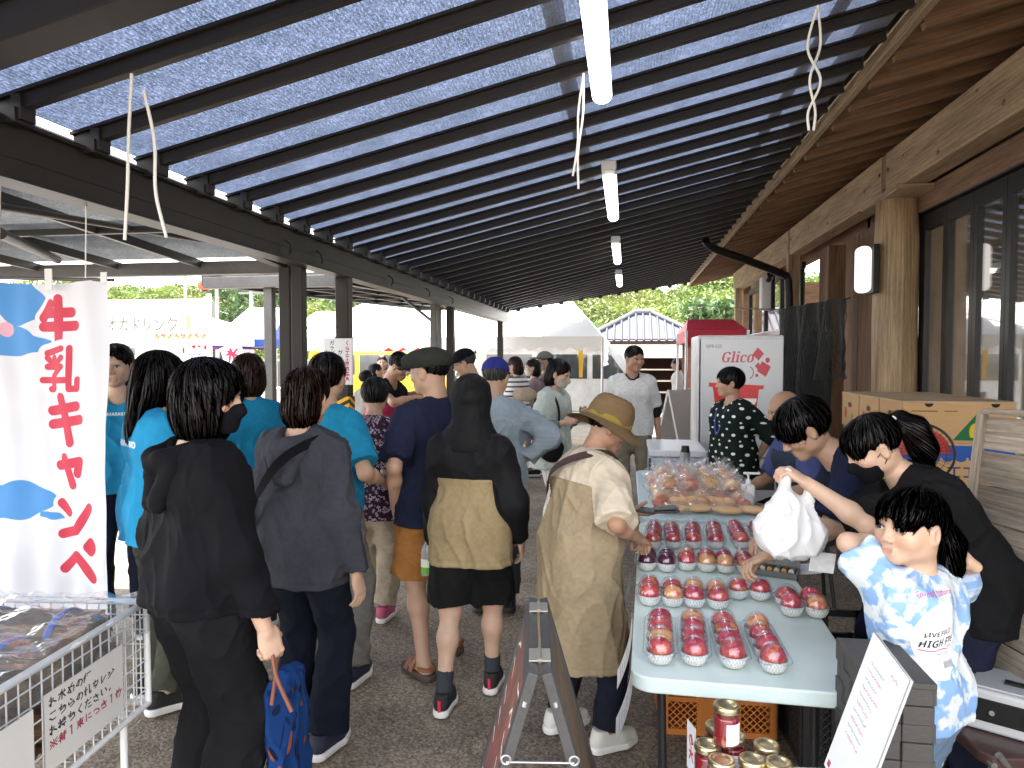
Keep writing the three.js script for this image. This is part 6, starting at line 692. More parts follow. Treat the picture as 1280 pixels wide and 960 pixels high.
// A-frame sign seen along its hinge
{ const t = thing('a_frame_sign', 'dark framed folding sign board standing by the plum table', 'sign', null, V(-0.215, 0, -1.79), 0.13); const fm = mat([0.06, 0.06, 0.06], 0.5, { map: TX.mottle, bumpMap: TX.fine, bumpScale: 0.0008 }), H = 0.97, W = 0.5, w = 0.055; const chalk = canvasTex(256, 384, (g) => { g.fillStyle = '#6b4a40'; g.fillRect(0, 0, 256, 384); const r = mulberry(3); for (let i = 0; i < 900; i++) { g.fillStyle = `rgba(${90 + r() * 120},${50 + r() * 60},${50 + r() * 50},0.35)`; g.fillRect(r() * 256, r() * 384, 1 + r() * 10, 1 + r() * 26); } g.strokeStyle = '#e9dfd6'; g.lineWidth = 3; for (let i = 0; i < 14; i++) { g.beginPath(); for (let x = 20; x < 236; x += 9) g.lineTo(x, 24 + i * 26 + (r() - 0.5) * 14); g.stroke(); } });
  for (const s of [-1, 1]) { const l = new THREE.Group(); const leaf = part('leaf_frame', [RB(0.024, H, w, 0.003, 0, -H / 2, W / 2 - w / 2), RB(0.024, H, w, 0.003, 0, -H / 2, -W / 2 + w / 2), RB(0.0235, w, W - 2 * w, 0.003, 0, -w / 2, 0), RB(0.0235, w, W - 2 * w, 0.003, 0, -H + 0.14, 0)], fm, t); leaf.position.set(s * 0.014, H * 0.957, 0); leaf.rotation.z = s * 0.28; const pn = part('panel', B(0.008, H - 0.22, W - 2 * w, s * 0.004, -H / 2 + 0.05, 0), s < 0 ? mat([0.9, 0.9, 0.9], 0.8, { map: chalk }) : woodMat([0.22, 0.16, 0.1]), leaf); part('bolt', Cy(0.006, 0.006, 0.012, 0, -0.07, W / 2, 10).rotateX(0), MAT.rim, leaf); }
  for (const z of [0.16, -0.16]) part('hinge', [RB(0.05, 0.004, 0.07, 0.001, 0, H * 0.957 + 0.004, z), bar(V(0, H * 0.957 + 0.006, z - 0.035), V(0, H * 0.957 + 0.006, z + 0.035), 0.005, 8)], mat([0.5, 0.47, 0.4], 0.35, { metalness: 0.8 }), t);
  part('stay', [bar(V(-0.075, 0.73, 0.25), V(0.075, 0.73, 0.25), 0.003, 6), new THREE.TorusGeometry(0.01, 0.003, 6, 14).translate(0.075, 0.735, 0.25), new THREE.TorusGeometry(0.01, 0.003, 6, 14).translate(-0.075, 0.735, 0.25)], MAT.rim, t); }
// wire trolley of firewood
{ const Y = 0.8, A = GP(183, 752, Y), Bn = GP(-70, 905, Y), C = GP(0, 738, Y); const ex = Bn.clone().sub(A), ez = V(C.x - A.x, 0, C.z - A.z); const L = ex.length(), e1 = ex.clone().normalize(), e2 = ez.clone().addScaledVector(e1, -ez.dot(e1)).normalize(), W = 0.62, H = 0.345; const P = (a, h, b) => A.clone().addScaledVector(e1, a).addScaledVector(e2, b).add(V(0, h, 0));
  const t = thing('wire_trolley', 'white wire mesh trolley holding firewood bundles', 'trolley'), wm = mat([0.78, 0.78, 0.77], 0.35, { bumpMap: TX.fine, bumpScale: 0.0003 }), LL = Math.max(L, 1.0); const rail = (...p) => bar(p[0], p[1], 0.011, 10);
  part('rim', [rail(P(0, 0, 0), P(LL, 0, 0)), rail(P(0, 0, 0), P(0, 0, W)), rail(P(LL, 0, 0), P(LL, 0, W)), rail(P(0, 0, W), P(LL, 0, W)), new THREE.SphereGeometry(0.011, 8, 8).translate(...P(0, 0, 0).toArray()), ...[0, W].flatMap((b) => [rail(P(0, 0, b), P(0, -H, b)), rail(P(0, -H, b), P(LL, -H, b))]), rail(P(0, -H, 0), P(0, -H, W))], wm, t);
  const wires = []; for (const b of [0, W]) { for (let a = 0.04; a < LL; a += 0.042) wires.push(bar(P(a, 0, b), P(a, -H, b), 0.0025, 5)); for (let h = 0.045; h < H; h += 0.05) wires.push(bar(P(0, -h, b), P(LL, -h, b), 0.0025, 5)); } for (let b = 0.04; b < W; b += 0.042) wires.push(bar(P(0, 0, b), P(0, -H, b), 0.0025, 5)); for (let h = 0.045; h < H; h += 0.05) wires.push(bar(P(0, -h, 0), P(0, -h, W), 0.0025, 5)); for (let a = 0; a < LL; a += 0.06) wires.push(bar(P(a, -H, 0), P(a, -H, W), 0.0025, 5)); part('mesh_wires', merge(wires), wm, t); t.children[t.children.length - 1].userData.kind = 'stuff';
  for (const [a, b] of [[0.06, 0.05], [0.06, W - 0.05], [LL - 0.06, 0.05], [LL - 0.06, W - 0.05]]) { const q = P(a, 0, b); part('leg', bar(V(q.x, 0.08, q.z), V(q.x, 0.46, q.z), 0.012, 8), wm, t); const wl = part('castor', new THREE.TorusGeometry(0.028, 0.014, 8, 18), MAT.tyre, t); wl.position.set(q.x, 0.042, q.z); }
  // bundles of split wood with blue bands
  const r = mulberry(12), wmz = [woodMat([0.5, 0.32, 0.17], 0.85), woodMat([0.36, 0.21, 0.12], 0.9), woodMat([0.22, 0.13, 0.09], 0.95)], band = mat([0.03, 0.12, 0.5], 0.4), q = new THREE.Quaternion().setFromUnitVectors(V(0, 0, 1), e2); let n = 0;
  for (let layer = 0; layer < 2; layer++) for (let i = 0; i < 4; i++) { const bd = thing('firewood_bundle', ['split firewood bundle low in the wire trolley', 'blue-banded firewood bundle on top of the trolley load'][layer], 'firewood', 'firewood bundles in the trolley'); const c = P(0.13 + i * 0.245, -H + 0.095 + layer * 0.165, W / 2); for (let k = 0; k < 9; k++) { const a = k * 0.7, rad = k ? 0.068 : 0, s = new THREE.Shape(); const n2 = 3 + Math.floor(r() * 2); for (let m = 0; m < n2; m++) { const th = m / n2 * 2 * PI + r() * 0.5, R = 0.026 + r() * 0.016; m ? s.lineTo(Math.cos(th) * R, Math.sin(th) * R) : s.moveTo(Math.cos(th) * R, Math.sin(th) * R); } const len = W * (0.68 + 0.16 * r()), g = new THREE.ExtrudeGeometry(s, { depth: len, bevelEnabled: true, bevelSize: 0.003, bevelThickness: 0.003, bevelSegments: 1 }); g.translate(0, 0, -len / 2 + (r() - 0.5) * 0.05); uvm(g, 'z', r() * 4); g.translate(Math.cos(a) * rad * (1 + 0.2 * r()), Math.sin(a) * rad * 0.9, 0); g.applyQuaternion(q); g.translate(c.x, c.y, c.z); part('split_log', g, wmz[Math.floor(r() * 3)], bd); } const tb = new THREE.TorusGeometry(0.105, 0.006, 6, 26); tb.scale(1, 0.92, 2.2); for (const z of [-0.12, 0.12]) { const g = tb.clone(); g.translate(0, 0, z); g.applyQuaternion(q); g.translate(c.x, c.y, c.z); part('band', g, band, bd); } }
  // crumpled clear sheet over the top
  const film = new THREE.MeshPhysicalMaterial({ color: 0xf4f6f8, roughness: 0.1, transmission: 0.9, thickness: 0, ior: 1.9, side: THREE.DoubleSide }); solo('plastic_sheet', 'crumpled clear plastic sheet over the wire trolley', 'plastic sheet', sheet((u, v) => { const a = u * (LL + 0.02) - 0.01, b = v * (W + 0.1) - 0.06; let h = 0.02 + 0.02 * noise(a * 9, b * 9, 1) + 0.022 * Math.abs(noise(a * 16 + b * 9, b * 7, 4)) + 0.009 * Math.abs(noise(a * 45, b * 30, 7)); if (b < -0.005) h = 0.016 - (-0.005 - b) * 2.0 + 0.01 * noise(a * 14, 2, 5); return P(a, h, b < -0.012 ? -0.016 + 0.006 * noise(a * 20, b * 9, 2) : b); }, 110, 60, 0), film);
  const signM = (lines, sizes, cols) => canvasTex(512, 420, (g) => { g.fillStyle = '#e9e8e4'; g.fillRect(0, 0, 512, 420); lines.forEach((l, i) => jtext(g, l, 24, 30 + i * 76, sizes, 7, cols[i])); }); const sg = (a0, a1, h0, h1, tx, label) => { const t2 = solo('paper_sign', label, 'sign', sheet((u, v) => P(lerp(a1, a0, 1 - u), lerp(-h1, -h0, v), -0.017), 6, 6, 0.002), mat([0.85, 0.85, 0.85], 0.5, { map: tx })); const uv = t2.geometry.attributes.uv; for (let i = 0; i < uv.count; i++) uv.setX(i, 1 - uv.getX(i)); };
  const aOf = (u, v) => { const p = GP(u, v, 0.6); return clamp(p.sub(A).dot(e1), 0.02, LL); };
  sg(0.17, 0.52, 0.075, 0.29, signM(['お求めの御', 'こちらの札をレジ', 'お持ちください。', '※薪１束につき１枚'], 48, ['#2a2a2a', '#2a2a2a', '#222', '#a03040']), 'paper notice in plastic sleeve on the trolley side'); sg(0.56, 0.82, 0.09, 0.33, signM(['ラン', 'スギ', 'クラ', 'クス薪', '１０円'], 60, ['#333', '#222', '#222', '#222', '#c03050']), 'price notice next to the paper notice on the trolley'); }
// hanging campaign banner
{ const D = 2.82, x1 = PX(137, 348, D).x, x0 = x1 - 0.62, yT = PX(135, 348, D).y, H = 1.8; const c = canvasTex(640, 1856, (g) => { g.fillStyle = '#eef0f4'; g.fillRect(0, 0, 640, 1856); g.fillStyle = '#4a9be0'; const blob = (x, y, a, b, n, ph) => { g.beginPath(); for (let i = 0; i <= 60; i++) { const t = i / 60 * 2 * PI, k = 1 + 0.2 * Math.sin(n * t + ph) + 0.09 * Math.sin(t * 5 + ph); g.lineTo(x + Math.cos(t) * a * k, y + Math.sin(t) * b * k); } g.fill(); }; blob(130, 60, 150, 130, 2, 0.4); blob(150, 270, 160, 70, 3, 1); blob(110, 1010, 170, 105, 2, 2); blob(300, 1075, 60, 18, 2, 0); g.fillStyle = '#f3b6c8'; g.beginPath(); g.arc(110, 215, 34, 0, 7); g.fill(); const L = '牛乳キャンペ'; [...L].forEach((ch, i) => { const y = 70 + i * 226, x = 268 + i * 15, z = i === 3 ? 180 : 208; jtext(g, ch, x, y, z, 84, '#f2f3f7'); jtext(g, ch, x, y, z, i === 1 ? 30 : 46, '#d92b4b'); });  });
  const t = thing('campaign_banner', 'white banner with red lettering and blue patches hung on a rod', 'banner'); part('cloth', sheet((u, v) => { const y = yT - (1 - v) * H, w = 1 - v; return V(x0 + u * 0.62 - 0.05 * w * u * u + 0.008 * Math.sin(y * 6 + u * 4), y - 0.02 * Math.sin(u * PI) * v, -D + 0.035 * Math.sin(u * 5 + 1 + y) * (0.3 + w) + 0.012 * noise(u * 6, y * 5, 1) + 0.006 * Math.sin(u * 26 + 3 * y)); }, 60, 120, 0), mat([0.66, 0.66, 0.68], 0.6, { map: c, side: THREE.DoubleSide }), t); part('rod', [bar(V(x0 - 0.02, yT + 0.012, -D + 0.03), V(x1 + 0.02, yT - 0.008, -D), 0.008, 8)], MAT.aluGrey, t); for (const g of [B(0.035, 0.09, 0.004, PX(72, 350, D).x, yT - 0.005, -D + 0.05), B(0.03, 0.05, 0.004, x1 - 0.012, yT, -D + 0.02)]) part('tape', g, mat([0.6, 0.6, 0.6], 0.6), t); part('cord', [bar(V(x0 + 0.1, yT, -D + 0.03), V(x0 + 0.1, 2.5, -D), 0.003, 5), bar(V(x1 - 0.1, yT, -D + 0.02), V(x1 - 0.1, 2.46, -D), 0.003, 5)], MAT.twine, t); }
// lottery notice on the post
{ const a = PX(405, 423, 5.5), b = PX(441, 481, 5.5), t = thing('lottery_notice', 'white notice with vertical lettering fixed to the striped post', 'notice'); const m = part('sheet', new THREE.BoxGeometry(b.x - a.x, a.y - b.y, 0.006), mat([0.85, 0.85, 0.85], 0.5, { map: canvasTex(320, 512, (g) => { g.fillStyle = '#f3f3f3'; g.fillRect(0, 0, 320, 512); jtext(g, 'くらんど市商品券', 238, 26, 48, 8, '#c8324e', true, 1.18); jtext(g, 'が当たる！', 156, 130, 52, 7, '#4a4a55', true, 1.3); jtext(g, 'ガラポン大抽選会', 66, 26, 48, 6, '#4a4f66', true, 1.18); g.strokeStyle = '#c9c9c9'; g.lineWidth = 4; g.strokeRect(8, 8, 304, 496); }) }), t); m.position.set((a.x + b.x) / 2, (a.y + b.y) / 2, -5.5); part('clip', RB(0.06, 0.02, 0.08, 0.004, (a.x + b.x) / 2, a.y + 0.005, -5.54), MAT.black, t); }
// greenery and low things behind the crowd
{ const p = V(PX(550, 540, 7.6).x, 0, -7.6), t = thing('planter_shrub', 'low bright green shrub in a planter behind the crowd', 'shrub', null, p), cl = []; for (let i = 0; i < 14; i++) { const g = leafClump(60, 0.16, 0.035, 300 + i); g.translate(rr(-0.35, 0.35), 0.75 + rr(-0.1, 0.15), rr(-0.15, 0.15)); cl.push(g); } part('foliage', merge(cl), MAT.leaf, t); part('planter', RB(0.9, 0.6, 0.35, 0.02, 0, 0.3, 0), mat([0.3, 0.27, 0.24], 0.8), t); }
{ const p = V(PX(545, 480, 8.8).x, 0, -8.8), t = thing('raffle_table', 'table with white cloth behind the crowd', 'table', null, p); part('cloth', [RB(1.8, 0.04, 0.7, 0.01, 0, 0.74, 0), B(1.8, 0.6, 0.01, 0, 0.43, 0.351)], mat([0.72, 0.72, 0.7], 0.8, { map: TX.mottle }), t); part('leg', [bar(V(-0.85, 0, 0), V(-0.85, 0.72, 0), 0.015), bar(V(0.85, 0, 0), V(0.85, 0.72, 0), 0.015)], MAT.steelD, t); const w = thing('raffle_drum', 'pale octagonal raffle drum on the white clothed table', 'raffle drum', null, V(p.x + 0.35, 0.761, -8.8)); part('drum', new THREE.CylinderGeometry(0.17, 0.17, 0.16, 8).rotateX(PI / 2).translate(0, 0.28, 0), mat([0.6, 0.6, 0.58], 0.5), w); part('frame', [bar(V(-0.2, 0, 0.1), V(0, 0.3, 0.1), 0.012), bar(V(0.2, 0, 0.1), V(0, 0.3, 0.1), 0.012), bar(V(-0.2, 0, -0.1), V(0, 0.3, -0.1), 0.012), bar(V(0.2, 0, -0.1), V(0, 0.3, -0.1), 0.012)], MAT.steelD, w); }
// ---------- the crowd ----------
const at = (u, D) => ({ x: PX(u, 447, D).x, z: -D });
const ctex = (w, h, rx, ry, draw, ox = 0, oy = 0) => { const t = canvasTex(w, h, draw); t.repeat.set(rx, ry); t.offset.set(ox, oy); return t; };
const cTeal = [0.015, 0.24, 0.42], cBlk = [0.005, 0.005, 0.007], teal = cloth(cTeal), black = cloth(cBlk), navy = cloth([0.012, 0.016, 0.035]), beige = cloth([0.52, 0.44, 0.33]), greyT = cloth([0.2, 0.19, 0.175]), white = cloth([0.66, 0.67, 0.66]);
const shoeN = mat([0.016, 0.02, 0.04], 0.8), shoeK = mat([0.014, 0.014, 0.014], 0.75), shoeW = mat([0.62, 0.6, 0.54], 0.7), shoeP = mat([0.45, 0.09, 0.18], 0.75);
// black hooded woman
const P3 = person({ label: 'woman in black hoodie, wide black trousers and black mask holding a bag', ...at(240, 2.08), ry: 2.55, h: 1.575, skin: 'fair', hy: -0.85, hp: 0.05, lean: 0.02, hair: { style: 'bob', o: { bang: 0.055, vol: 0.008, drop: 0.135, n: 1100, len: 11, cell: 0.0045, face: 0.066 } }, mask: black, top: { name: 'hoodie', mat: cloth(cBlk, { bump: 0.0004 }), sl: 1.97, hood: 'down', e: 0.036, sw: 0.034, hem: 0.84, fold: 0.008 }, bottom: { mat: cloth([0.008, 0.008, 0.0095]), len: 1.96, e: 0.034, flare: 0.03, fold: 0.008 }, shoes: { mat: shoeK, sole: MAT.soleB }, armR: { t: [-0.26, 0.77, 0.11], palm: [1, 0, 0], hand: [1.15, 0.03, 0.8] }, armL: { t: [0.21, 0.86, 0.14] } });
// grey hooded woman
const P5 = person({ label: 'woman in slate grey hooded jacket with black shoulder strap, seen from behind', ...at(375, 2.72), ry: 2.95, h: 1.54, skin: 'fair', hy: -0.05, hp: 0.1, hair: { style: 'medium', mat: MAT.hairBr, o: { vol: 0.006, n: 900, len: 10 } }, top: { name: 'jacket', mat: cloth([0.05, 0.053, 0.064]), sl: 1.95, hood: 'down', e: 0.03, sw: 0.026, hem: 0.73, flare: 0.005, fold: 0.011, ys: 0.5 }, bottom: { mat: cloth([0.010, 0.013, 0.024]), len: 1.97, e: 0.016, flare: 0.03 }, shoes: { mat: shoeN, lace: MAT.soleB }, armR: { t: [-0.245, 0.80, 0.02] }, armL: { t: [0.26, 0.83, 0.1] }, legL: { f: [0.1, 0, 0.05] } });
{ const S = P5.sp, pts = [[-0.105, 0.425, 0.02], [-0.1, 0.435, -0.05], [-0.03, 0.36, -0.145], [0.07, 0.22, -0.14], [0.15, 0.08, -0.1], [0.17, 0.0, 0.0], [0.12, 0.05, 0.13], [0.0, 0.22, 0.145], [-0.08, 0.38, 0.1]].map((a) => S(...a)); const c = new THREE.CatmullRomCurve3(pts, true), fr = 90; part('shoulder_strap', sheet((u, v) => { const p = c.getPointAt(u % 1), t = c.getTangentAt(u % 1), o = V(p.x, 0, p.z).normalize(), n = V(0, 0, 0).crossVectors(t, o).normalize(); return p.clone().addScaledVector(n, (v - 0.5) * 0.036).addScaledVector(o, 0.03); }, fr, 2, 0.003), black, P5.g); }
// staff in blue shirts
const prt = (draw, back) => ctex(1024, 1024, 1, 1 / 0.9, (g) => { g.fillStyle = '#fff'; g.fillRect(0, 0, 1024, 1024); draw(g); }, back ? 0.5 : 0, -0.7 / 0.9);
const tealBack = cloth([1, 1, 1], { map: prt((g) => { g.fillStyle = '#2587b4'; g.fillRect(0, 0, 1024, 1024); g.fillStyle = '#e8eef2'; g.font = 'bold 46px sans-serif'; g.textAlign = 'center'; g.fillText('GMARAKINO', 512, 430); }, true) });
const tealFront = cloth([1, 1, 1], { map: prt((g) => { g.fillStyle = '#2587b4'; g.fillRect(0, 0, 1024, 1024); g.fillStyle = '#e8eef2'; g.font = 'bold 30px sans-serif'; g.textAlign = 'center'; g.fillText('GMARAKINO', 512, 350); }, false) });
person({ label: 'young woman in blue staff shirt glancing sideways past the banner', ...at(148, 3.75), ry: 0.6, h: 1.66, skin: 'fair', hy: -0.25, hp: 0.06, hair: { style: 'medium', o: { n: 700, face: 0.068, vol: 0.002 } }, top: { mat: tealFront, e: 0.022, hem: 0.8, sw: 0.022 }, bottom: { mat: navy, len: 1.95 }, shoes: { mat: shoeK } });
person({ label: 'long-haired woman in blue staff shirt with white lettering on the back', ...at(186, 2.98), ry: 2.5, h: 1.61, skin: 'fair', hy: -0.2, hp: 0.12, hair: { style: 'long', o: { n: 1200, len: 14, vol: 0.006 } }, top: [{ name: 'undershirt', mat: cloth([0.03, 0.03, 0.035]), e: 0.006, sl: 1.15, sw: 0.006, hem: 0.86, fold: 0.003 }, { mat: tealBack, e: 0.024, hem: 0.77, sw: 0.026, sl: 0.72 }], bottom: { mat: cloth([0.075, 0.08, 0.06]), len: 1.95, e: 0.02 }, shoes: { mat: shoeK }, armL: { t: [0.14, 0.93, 0.2], pole: [1, -0.3, -0.6], dir: [-0.5, -0.55, 0.4], palm: [-0.3, -0.4, -1], hand: [0.55, 0.05, 0.5] }, armR: { t: [-0.1, 0.94, 0.24], palm: [0, 0, -1] } });
person({ label: 'staff member in blue shirt with chestnut bob facing the tents', ...at(312, 3.95), ry: -2.45, h: 1.6, skin: 'mid', hy: 0.35, hair: { style: 'medium', mat: MAT.hairBr, o: { n: 600, vol: 0.008 } }, top: { mat: teal, e: 0.022, hem: 0.78, sw: 0.022 }, bottom: { mat: navy, len: 1.95 }, shoes: { mat: shoeK } });
person({ label: 'staff member in blue shirt and grey trousers behind the grey jacket', ...at(405, 3.38), ry: 2.95, h: 1.6, skin: 'mid', w: 1.06, hy: 0.2, hair: { style: 'short', mat: MAT.hairDk, o: { n: 600, vol: 0.008 } }, top: { mat: teal, e: 0.03, hem: 0.76, sw: 0.034, sl: 0.8 }, bottom: { mat: greyT, len: 1.97, e: 0.022, flare: 0.012, fold: 0.008 }, shoes: { mat: shoeN }, legR: { f: [-0.17, 0, -0.02], yaw: 0.1 }, armR: { t: [-0.24, 1.0, 0.15] } });
// floral blouse
const floral = ctex(256, 256, 7, 1 / 0.13, (g) => { g.fillStyle = '#3a2438'; g.fillRect(0, 0, 256, 256); const r = mulberry(3); for (let i = 0; i < 46; i++) { const x = r() * 256, y = r() * 256, a = r() * 6, s = 6 + r() * 6; g.fillStyle = r() < 0.75 ? '#d9c9cf' : '#9c7d90'; for (const [dx, dy] of [[0, 0], [256, 0], [-256, 0], [0, 256], [0, -256]]) for (let k = 0; k < 4; k++) { g.beginPath(); g.ellipse(x + dx + Math.cos(a + k * 1.57) * s, y + dy + Math.sin(a + k * 1.57) * s, s * 0.75, s * 0.42, a + k * 1.57, 0, 7); g.fill(); } } });
const P7 = person({ label: 'elderly woman in purple floral blouse and beige trousers seen from behind', ...at(464, 4.18), ry: 3.1, h: 1.46, skin: 'mid', fat: 0.02, hunch: 0.15, hy: 0.25, hp: 0.15, hair: { style: 'short', mat: hairMat([0.018, 0.018, 0.018], 0.5), o: { n: 700, vol: 0.012, len: 5 } }, top: { name: 'blouse', mat: cloth([0.9, 0.9, 0.9], { map: floral }), e: 0.028, sl: 1.3, sw: 0.03, hem: 0.70, flare: 0.03, fold: 0.008 }, bottom: { mat: beige, len: 1.95, e: 0.024, fold: 0.008 }, shoes: { mat: shoeP }, legL: { f: [0.13, 0, 0.12] }, legR: { f: [-0.08, 0, 0.0] }, armL: { t: [0.2, 0.93, 0.2], hand: [0.9, 0.05, 0.5] } });
{ const p = P7.world(P7.hand.L); solo('booklet', 'white booklet held by the elderly woman in the floral blouse', 'booklet', RB(0.02, 0.2, 0.14, 0.004, 0, 0, 0).rotateZ(-0.15).translate(p.x - 0.03, p.y + 0.0, p.z), mat([0.72, 0.71, 0.68], 0.7)); }
// man in flat cap
person({ label: 'man in dark green flat cap, navy shirt, tan shorts and brown sandals', ...at(545, 3.62), ry: -2.5, h: 1.63, face: 'man', skin: 'mid', w: 1.16, fat: 0.028, hy: 0.62, hp: 0.08, hair: { style: 'short', o: { n: 300, vol: -0.004 } }, hat: flatCap(cloth([0.028, 0.03, 0.026])), glasses: mat([0.5, 0.5, 0.5], 0.3), top: { mat: cloth([0.014, 0.018, 0.042]), e: 0.028, hem: 0.74, sl: 0.88, sw: 0.036, flare: 0.01, fold: 0.01 }, bottom: { name: 'shorts', mat: cloth([0.36, 0.155, 0.045]), len: 0.96, e: 0.026, flare: 0.03 }, barefoot: true, shoes: { mat: mat([0.26, 0.1, 0.045], 0.6), sole: mat([0.07, 0.045, 0.03], 0.7), sandal: true }, legL: { f: [0.12, 0.0, -0.12], yaw: 0.2 }, legR: { f: [-0.14, 0, 0.12] }, armL: { t: [0.215, 0.86, 0.02], pole: [0.6, 0, -1] }, armR: { t: [-0.22, 1.0, 0.2] } });
// hooded boy
const hoodUp = (m) => (g, onHead, J) => { const f = new Field([-0.17, -0.25, -0.2], [0.17, 0.17, 0.17], 0.006); f.ell([0, 0.036, -0.02], [0.1, 0.108, 0.122], 0).cone(V(0, -0.02, -0.03), V(0, -0.2, -0.045), 0.092, 0.1, 0.04).cone(V(-0.06, -0.2, -0.03), V(0.06, -0.2, -0.03), 0.085, 0.085, 0.05).ell([0, -0.03, 0.14], [0.062, 0.1, 0.08], 0.02, true).ell([0, 0.09, -0.1], [0.03, 0.03, 0.06], 0.05).disp((x, y, z) => 0.008 * noise(x * 12, y * 16, z * 12) + 0.005 * Math.abs(noise(x * 30, y * 24 + x * 20, z * 20))); part('hood', uvCyl(onHead(f.mesh())), m, g); };
const bj = cloth([0.0085, 0.0085, 0.01], { rough: 0.7, bump: 0.0003 }), tan = cloth([0.31, 0.235, 0.125], { rough: 0.6, bump: 0.0003 });
const P9 = person({ label: 'boy in black hood and tan-backed jacket with black shorts', ...at(588, 3.22), ry: 3.14, h: 1.49, skin: 'fair', thin: 0.004, hy: 0.1, hp: 0.12, hair: { style: 'short', o: { n: 100 } }, hat: hoodUp(bj), top: [{ name: 'jacket', mat: bj, sl: 1.98, e: 0.028, sw: 0.026, hem: 0.74, fold: 0.01 }, { name: 'tan_panel', mat: tan, sleeve: 'none', e: 0.034, hem: 0.715, flare: 0.012, topY: 0.235, fold: 0.009, ys: 0.35 }], bottom: { name: 'shorts', mat: cloth([0.008, 0.008, 0.009], { rough: 0.75 }), len: 0.9, e: 0.026, flare: 0.024 }, socks: cloth([0.05, 0.055, 0.062]), sockH: 0.1, shoes: { mat: shoeK, stripe: mat([0.6, 0.02, 0.06], 0.5) }, legL: { f: [0.115, 0, -0.1] }, legR: { f: [-0.075, 0, 0.17], heel: 0.0 }, armL: { t: [0.225, 0.79, 0.1], hand: [1.0, 0.05, 0.6] }, armR: { t: [-0.235, 0.83, 0.08] } });
{ const p = P9.world(P9.hand.L); const t = thing('drink_bottle', 'small plastic drink bottle with green label in the boy\'s hand', 'bottle', null, V(p.x - 0.01, p.y - 0.09, p.z + 0.03)); part('bottle', lathe([[0, 0], [0.026, 0], [0.031, 0.008], [0.031, 0.11], [0.024, 0.14], [0.012, 0.158], [0.012, 0.17]], 24), mat([0.6, 0.65, 0.62], 0.12, { transmission: 0.6, thickness: 0 }), t); part('paper_label', new THREE.CylinderGeometry(0.0318, 0.0318, 0.07, 24, 1, true).translate(0, 0.05, 0), mat([0.9, 0.9, 0.9], 0.5, { map: canvasTex(128, 64, (g) => { g.fillStyle = '#dfe8d8'; g.fillRect(0, 0, 128, 64); g.fillStyle = '#5fae2e'; g.fillRect(0, 36, 128, 28); g.fillRect(70, 0, 20, 64); }) }), t); part('cap', Cy(0.014, 0.014, 0.02, 0, 0.178, 0, 16), mat([0.3, 0.55, 0.75], 0.4), t); }
// man in blue cap, hands on hips
person({ label: 'man in blue cap and pale denim shirt with one hand on his hip', ...at(618, 4.45), ry: -2.9, h: 1.58, face: 'man', skin: 'mid', w: 1.08, fat: 0.015, hy: -0.3, hp: 0.1, hair: { style: 'short', mat: MAT.hairGr, o: { n: 200 } }, hat: capHat(cloth([0.03, 0.04, 0.22])), top: { mat: cloth([0.33, 0.40, 0.45]), e: 0.03, sl: 1.75, sw: 0.03, hem: 0.74, fold: 0.012 }, bottom: { mat: cloth([0.05, 0.05, 0.055]), len: 1.96, e: 0.02 }, shoes: { mat: shoeK, sole: MAT.soleB }, armR: { t: [-0.17, 0.98, -0.04], pole: [-1, 0.1, -0.2], palm: [0, 1, 0.5] }, armL: { t: [0.2, 1.0, 0.15] } });
person({ label: 'man in black cap and glasses looking down at the raffle table', ...at(590, 6.6), ry: -1.35, h: 1.67, face: 'man', skin: 'mid', hy: -0.1, hp: 0.35, hair: { style: 'short', mat: MAT.hairGr, o: { n: 200 } }, hat: capHat(black), glasses: mat([0.05, 0.05, 0.05], 0.4), top: { mat: cloth([0.2, 0.22, 0.2]), e: 0.024 }, bottom: { mat: navy, len: 1.95 }, shoes: { mat: shoeK } });
{ const J = person({ label: 'man in black shirt and pink apron bending over the raffle table', ...at(472, 6.4), ry: 1.35, h: 1.68, face: 'man', skin: 'tan', lean: 0.32, hy: 0, hp: 0.5, hair: { style: 'short', o: { n: 400 } }, top: [{ mat: black, e: 0.018 }, { name: 'apron', mat: cloth([0.55, 0.05, 0.14]), sleeve: 'none', e: 0.026, hem: 0.6, topY: 0.3, fold: 0.006 }], bottom: { mat: navy, len: 1.95 }, shoes: { mat: shoeK }, armR: { w: PX(527, 496, 6.1), palm: [0, -1, 0] }, armL: { w: PX(522, 490, 6.6), palm: [0, -1, 0] } }); }
person({ label: 'woman in dark coat standing under the white tent', ...at(478, 11), ry: 0.3, h: 1.62, skin: 'mid', hair: { style: 'medium', mat: MAT.hairBr, o: { n: 200 } }, top: { mat: cloth([0.05, 0.045, 0.045]), e: 0.024, sl: 1.9 }, bottom: { mat: navy, len: 1.95 }, shoes: { mat: shoeK } });
person({ label: 'short-haired child in grey shirt behind the pink apron', ...at(455, 8.6), ry: 2.6, h: 1.42, head: 1.05, skin: 'mid', hair: { style: 'short', o: { n: 200 } }, top: { mat: greyT, e: 0.02 }, bottom: { mat: navy, len: 1.95 }, shoes: { mat: shoeK } });
person({ label: 'child in dark shirt next to the grey-shirted child', ...at(466, 9.6), ry: 2.2, h: 1.5, head: 1.03, skin: 'mid', hair: { style: 'medium', o: { n: 200 } }, top: { mat: navy, e: 0.02 }, bottom: { mat: navy, len: 1.95 }, shoes: { mat: shoeK } });
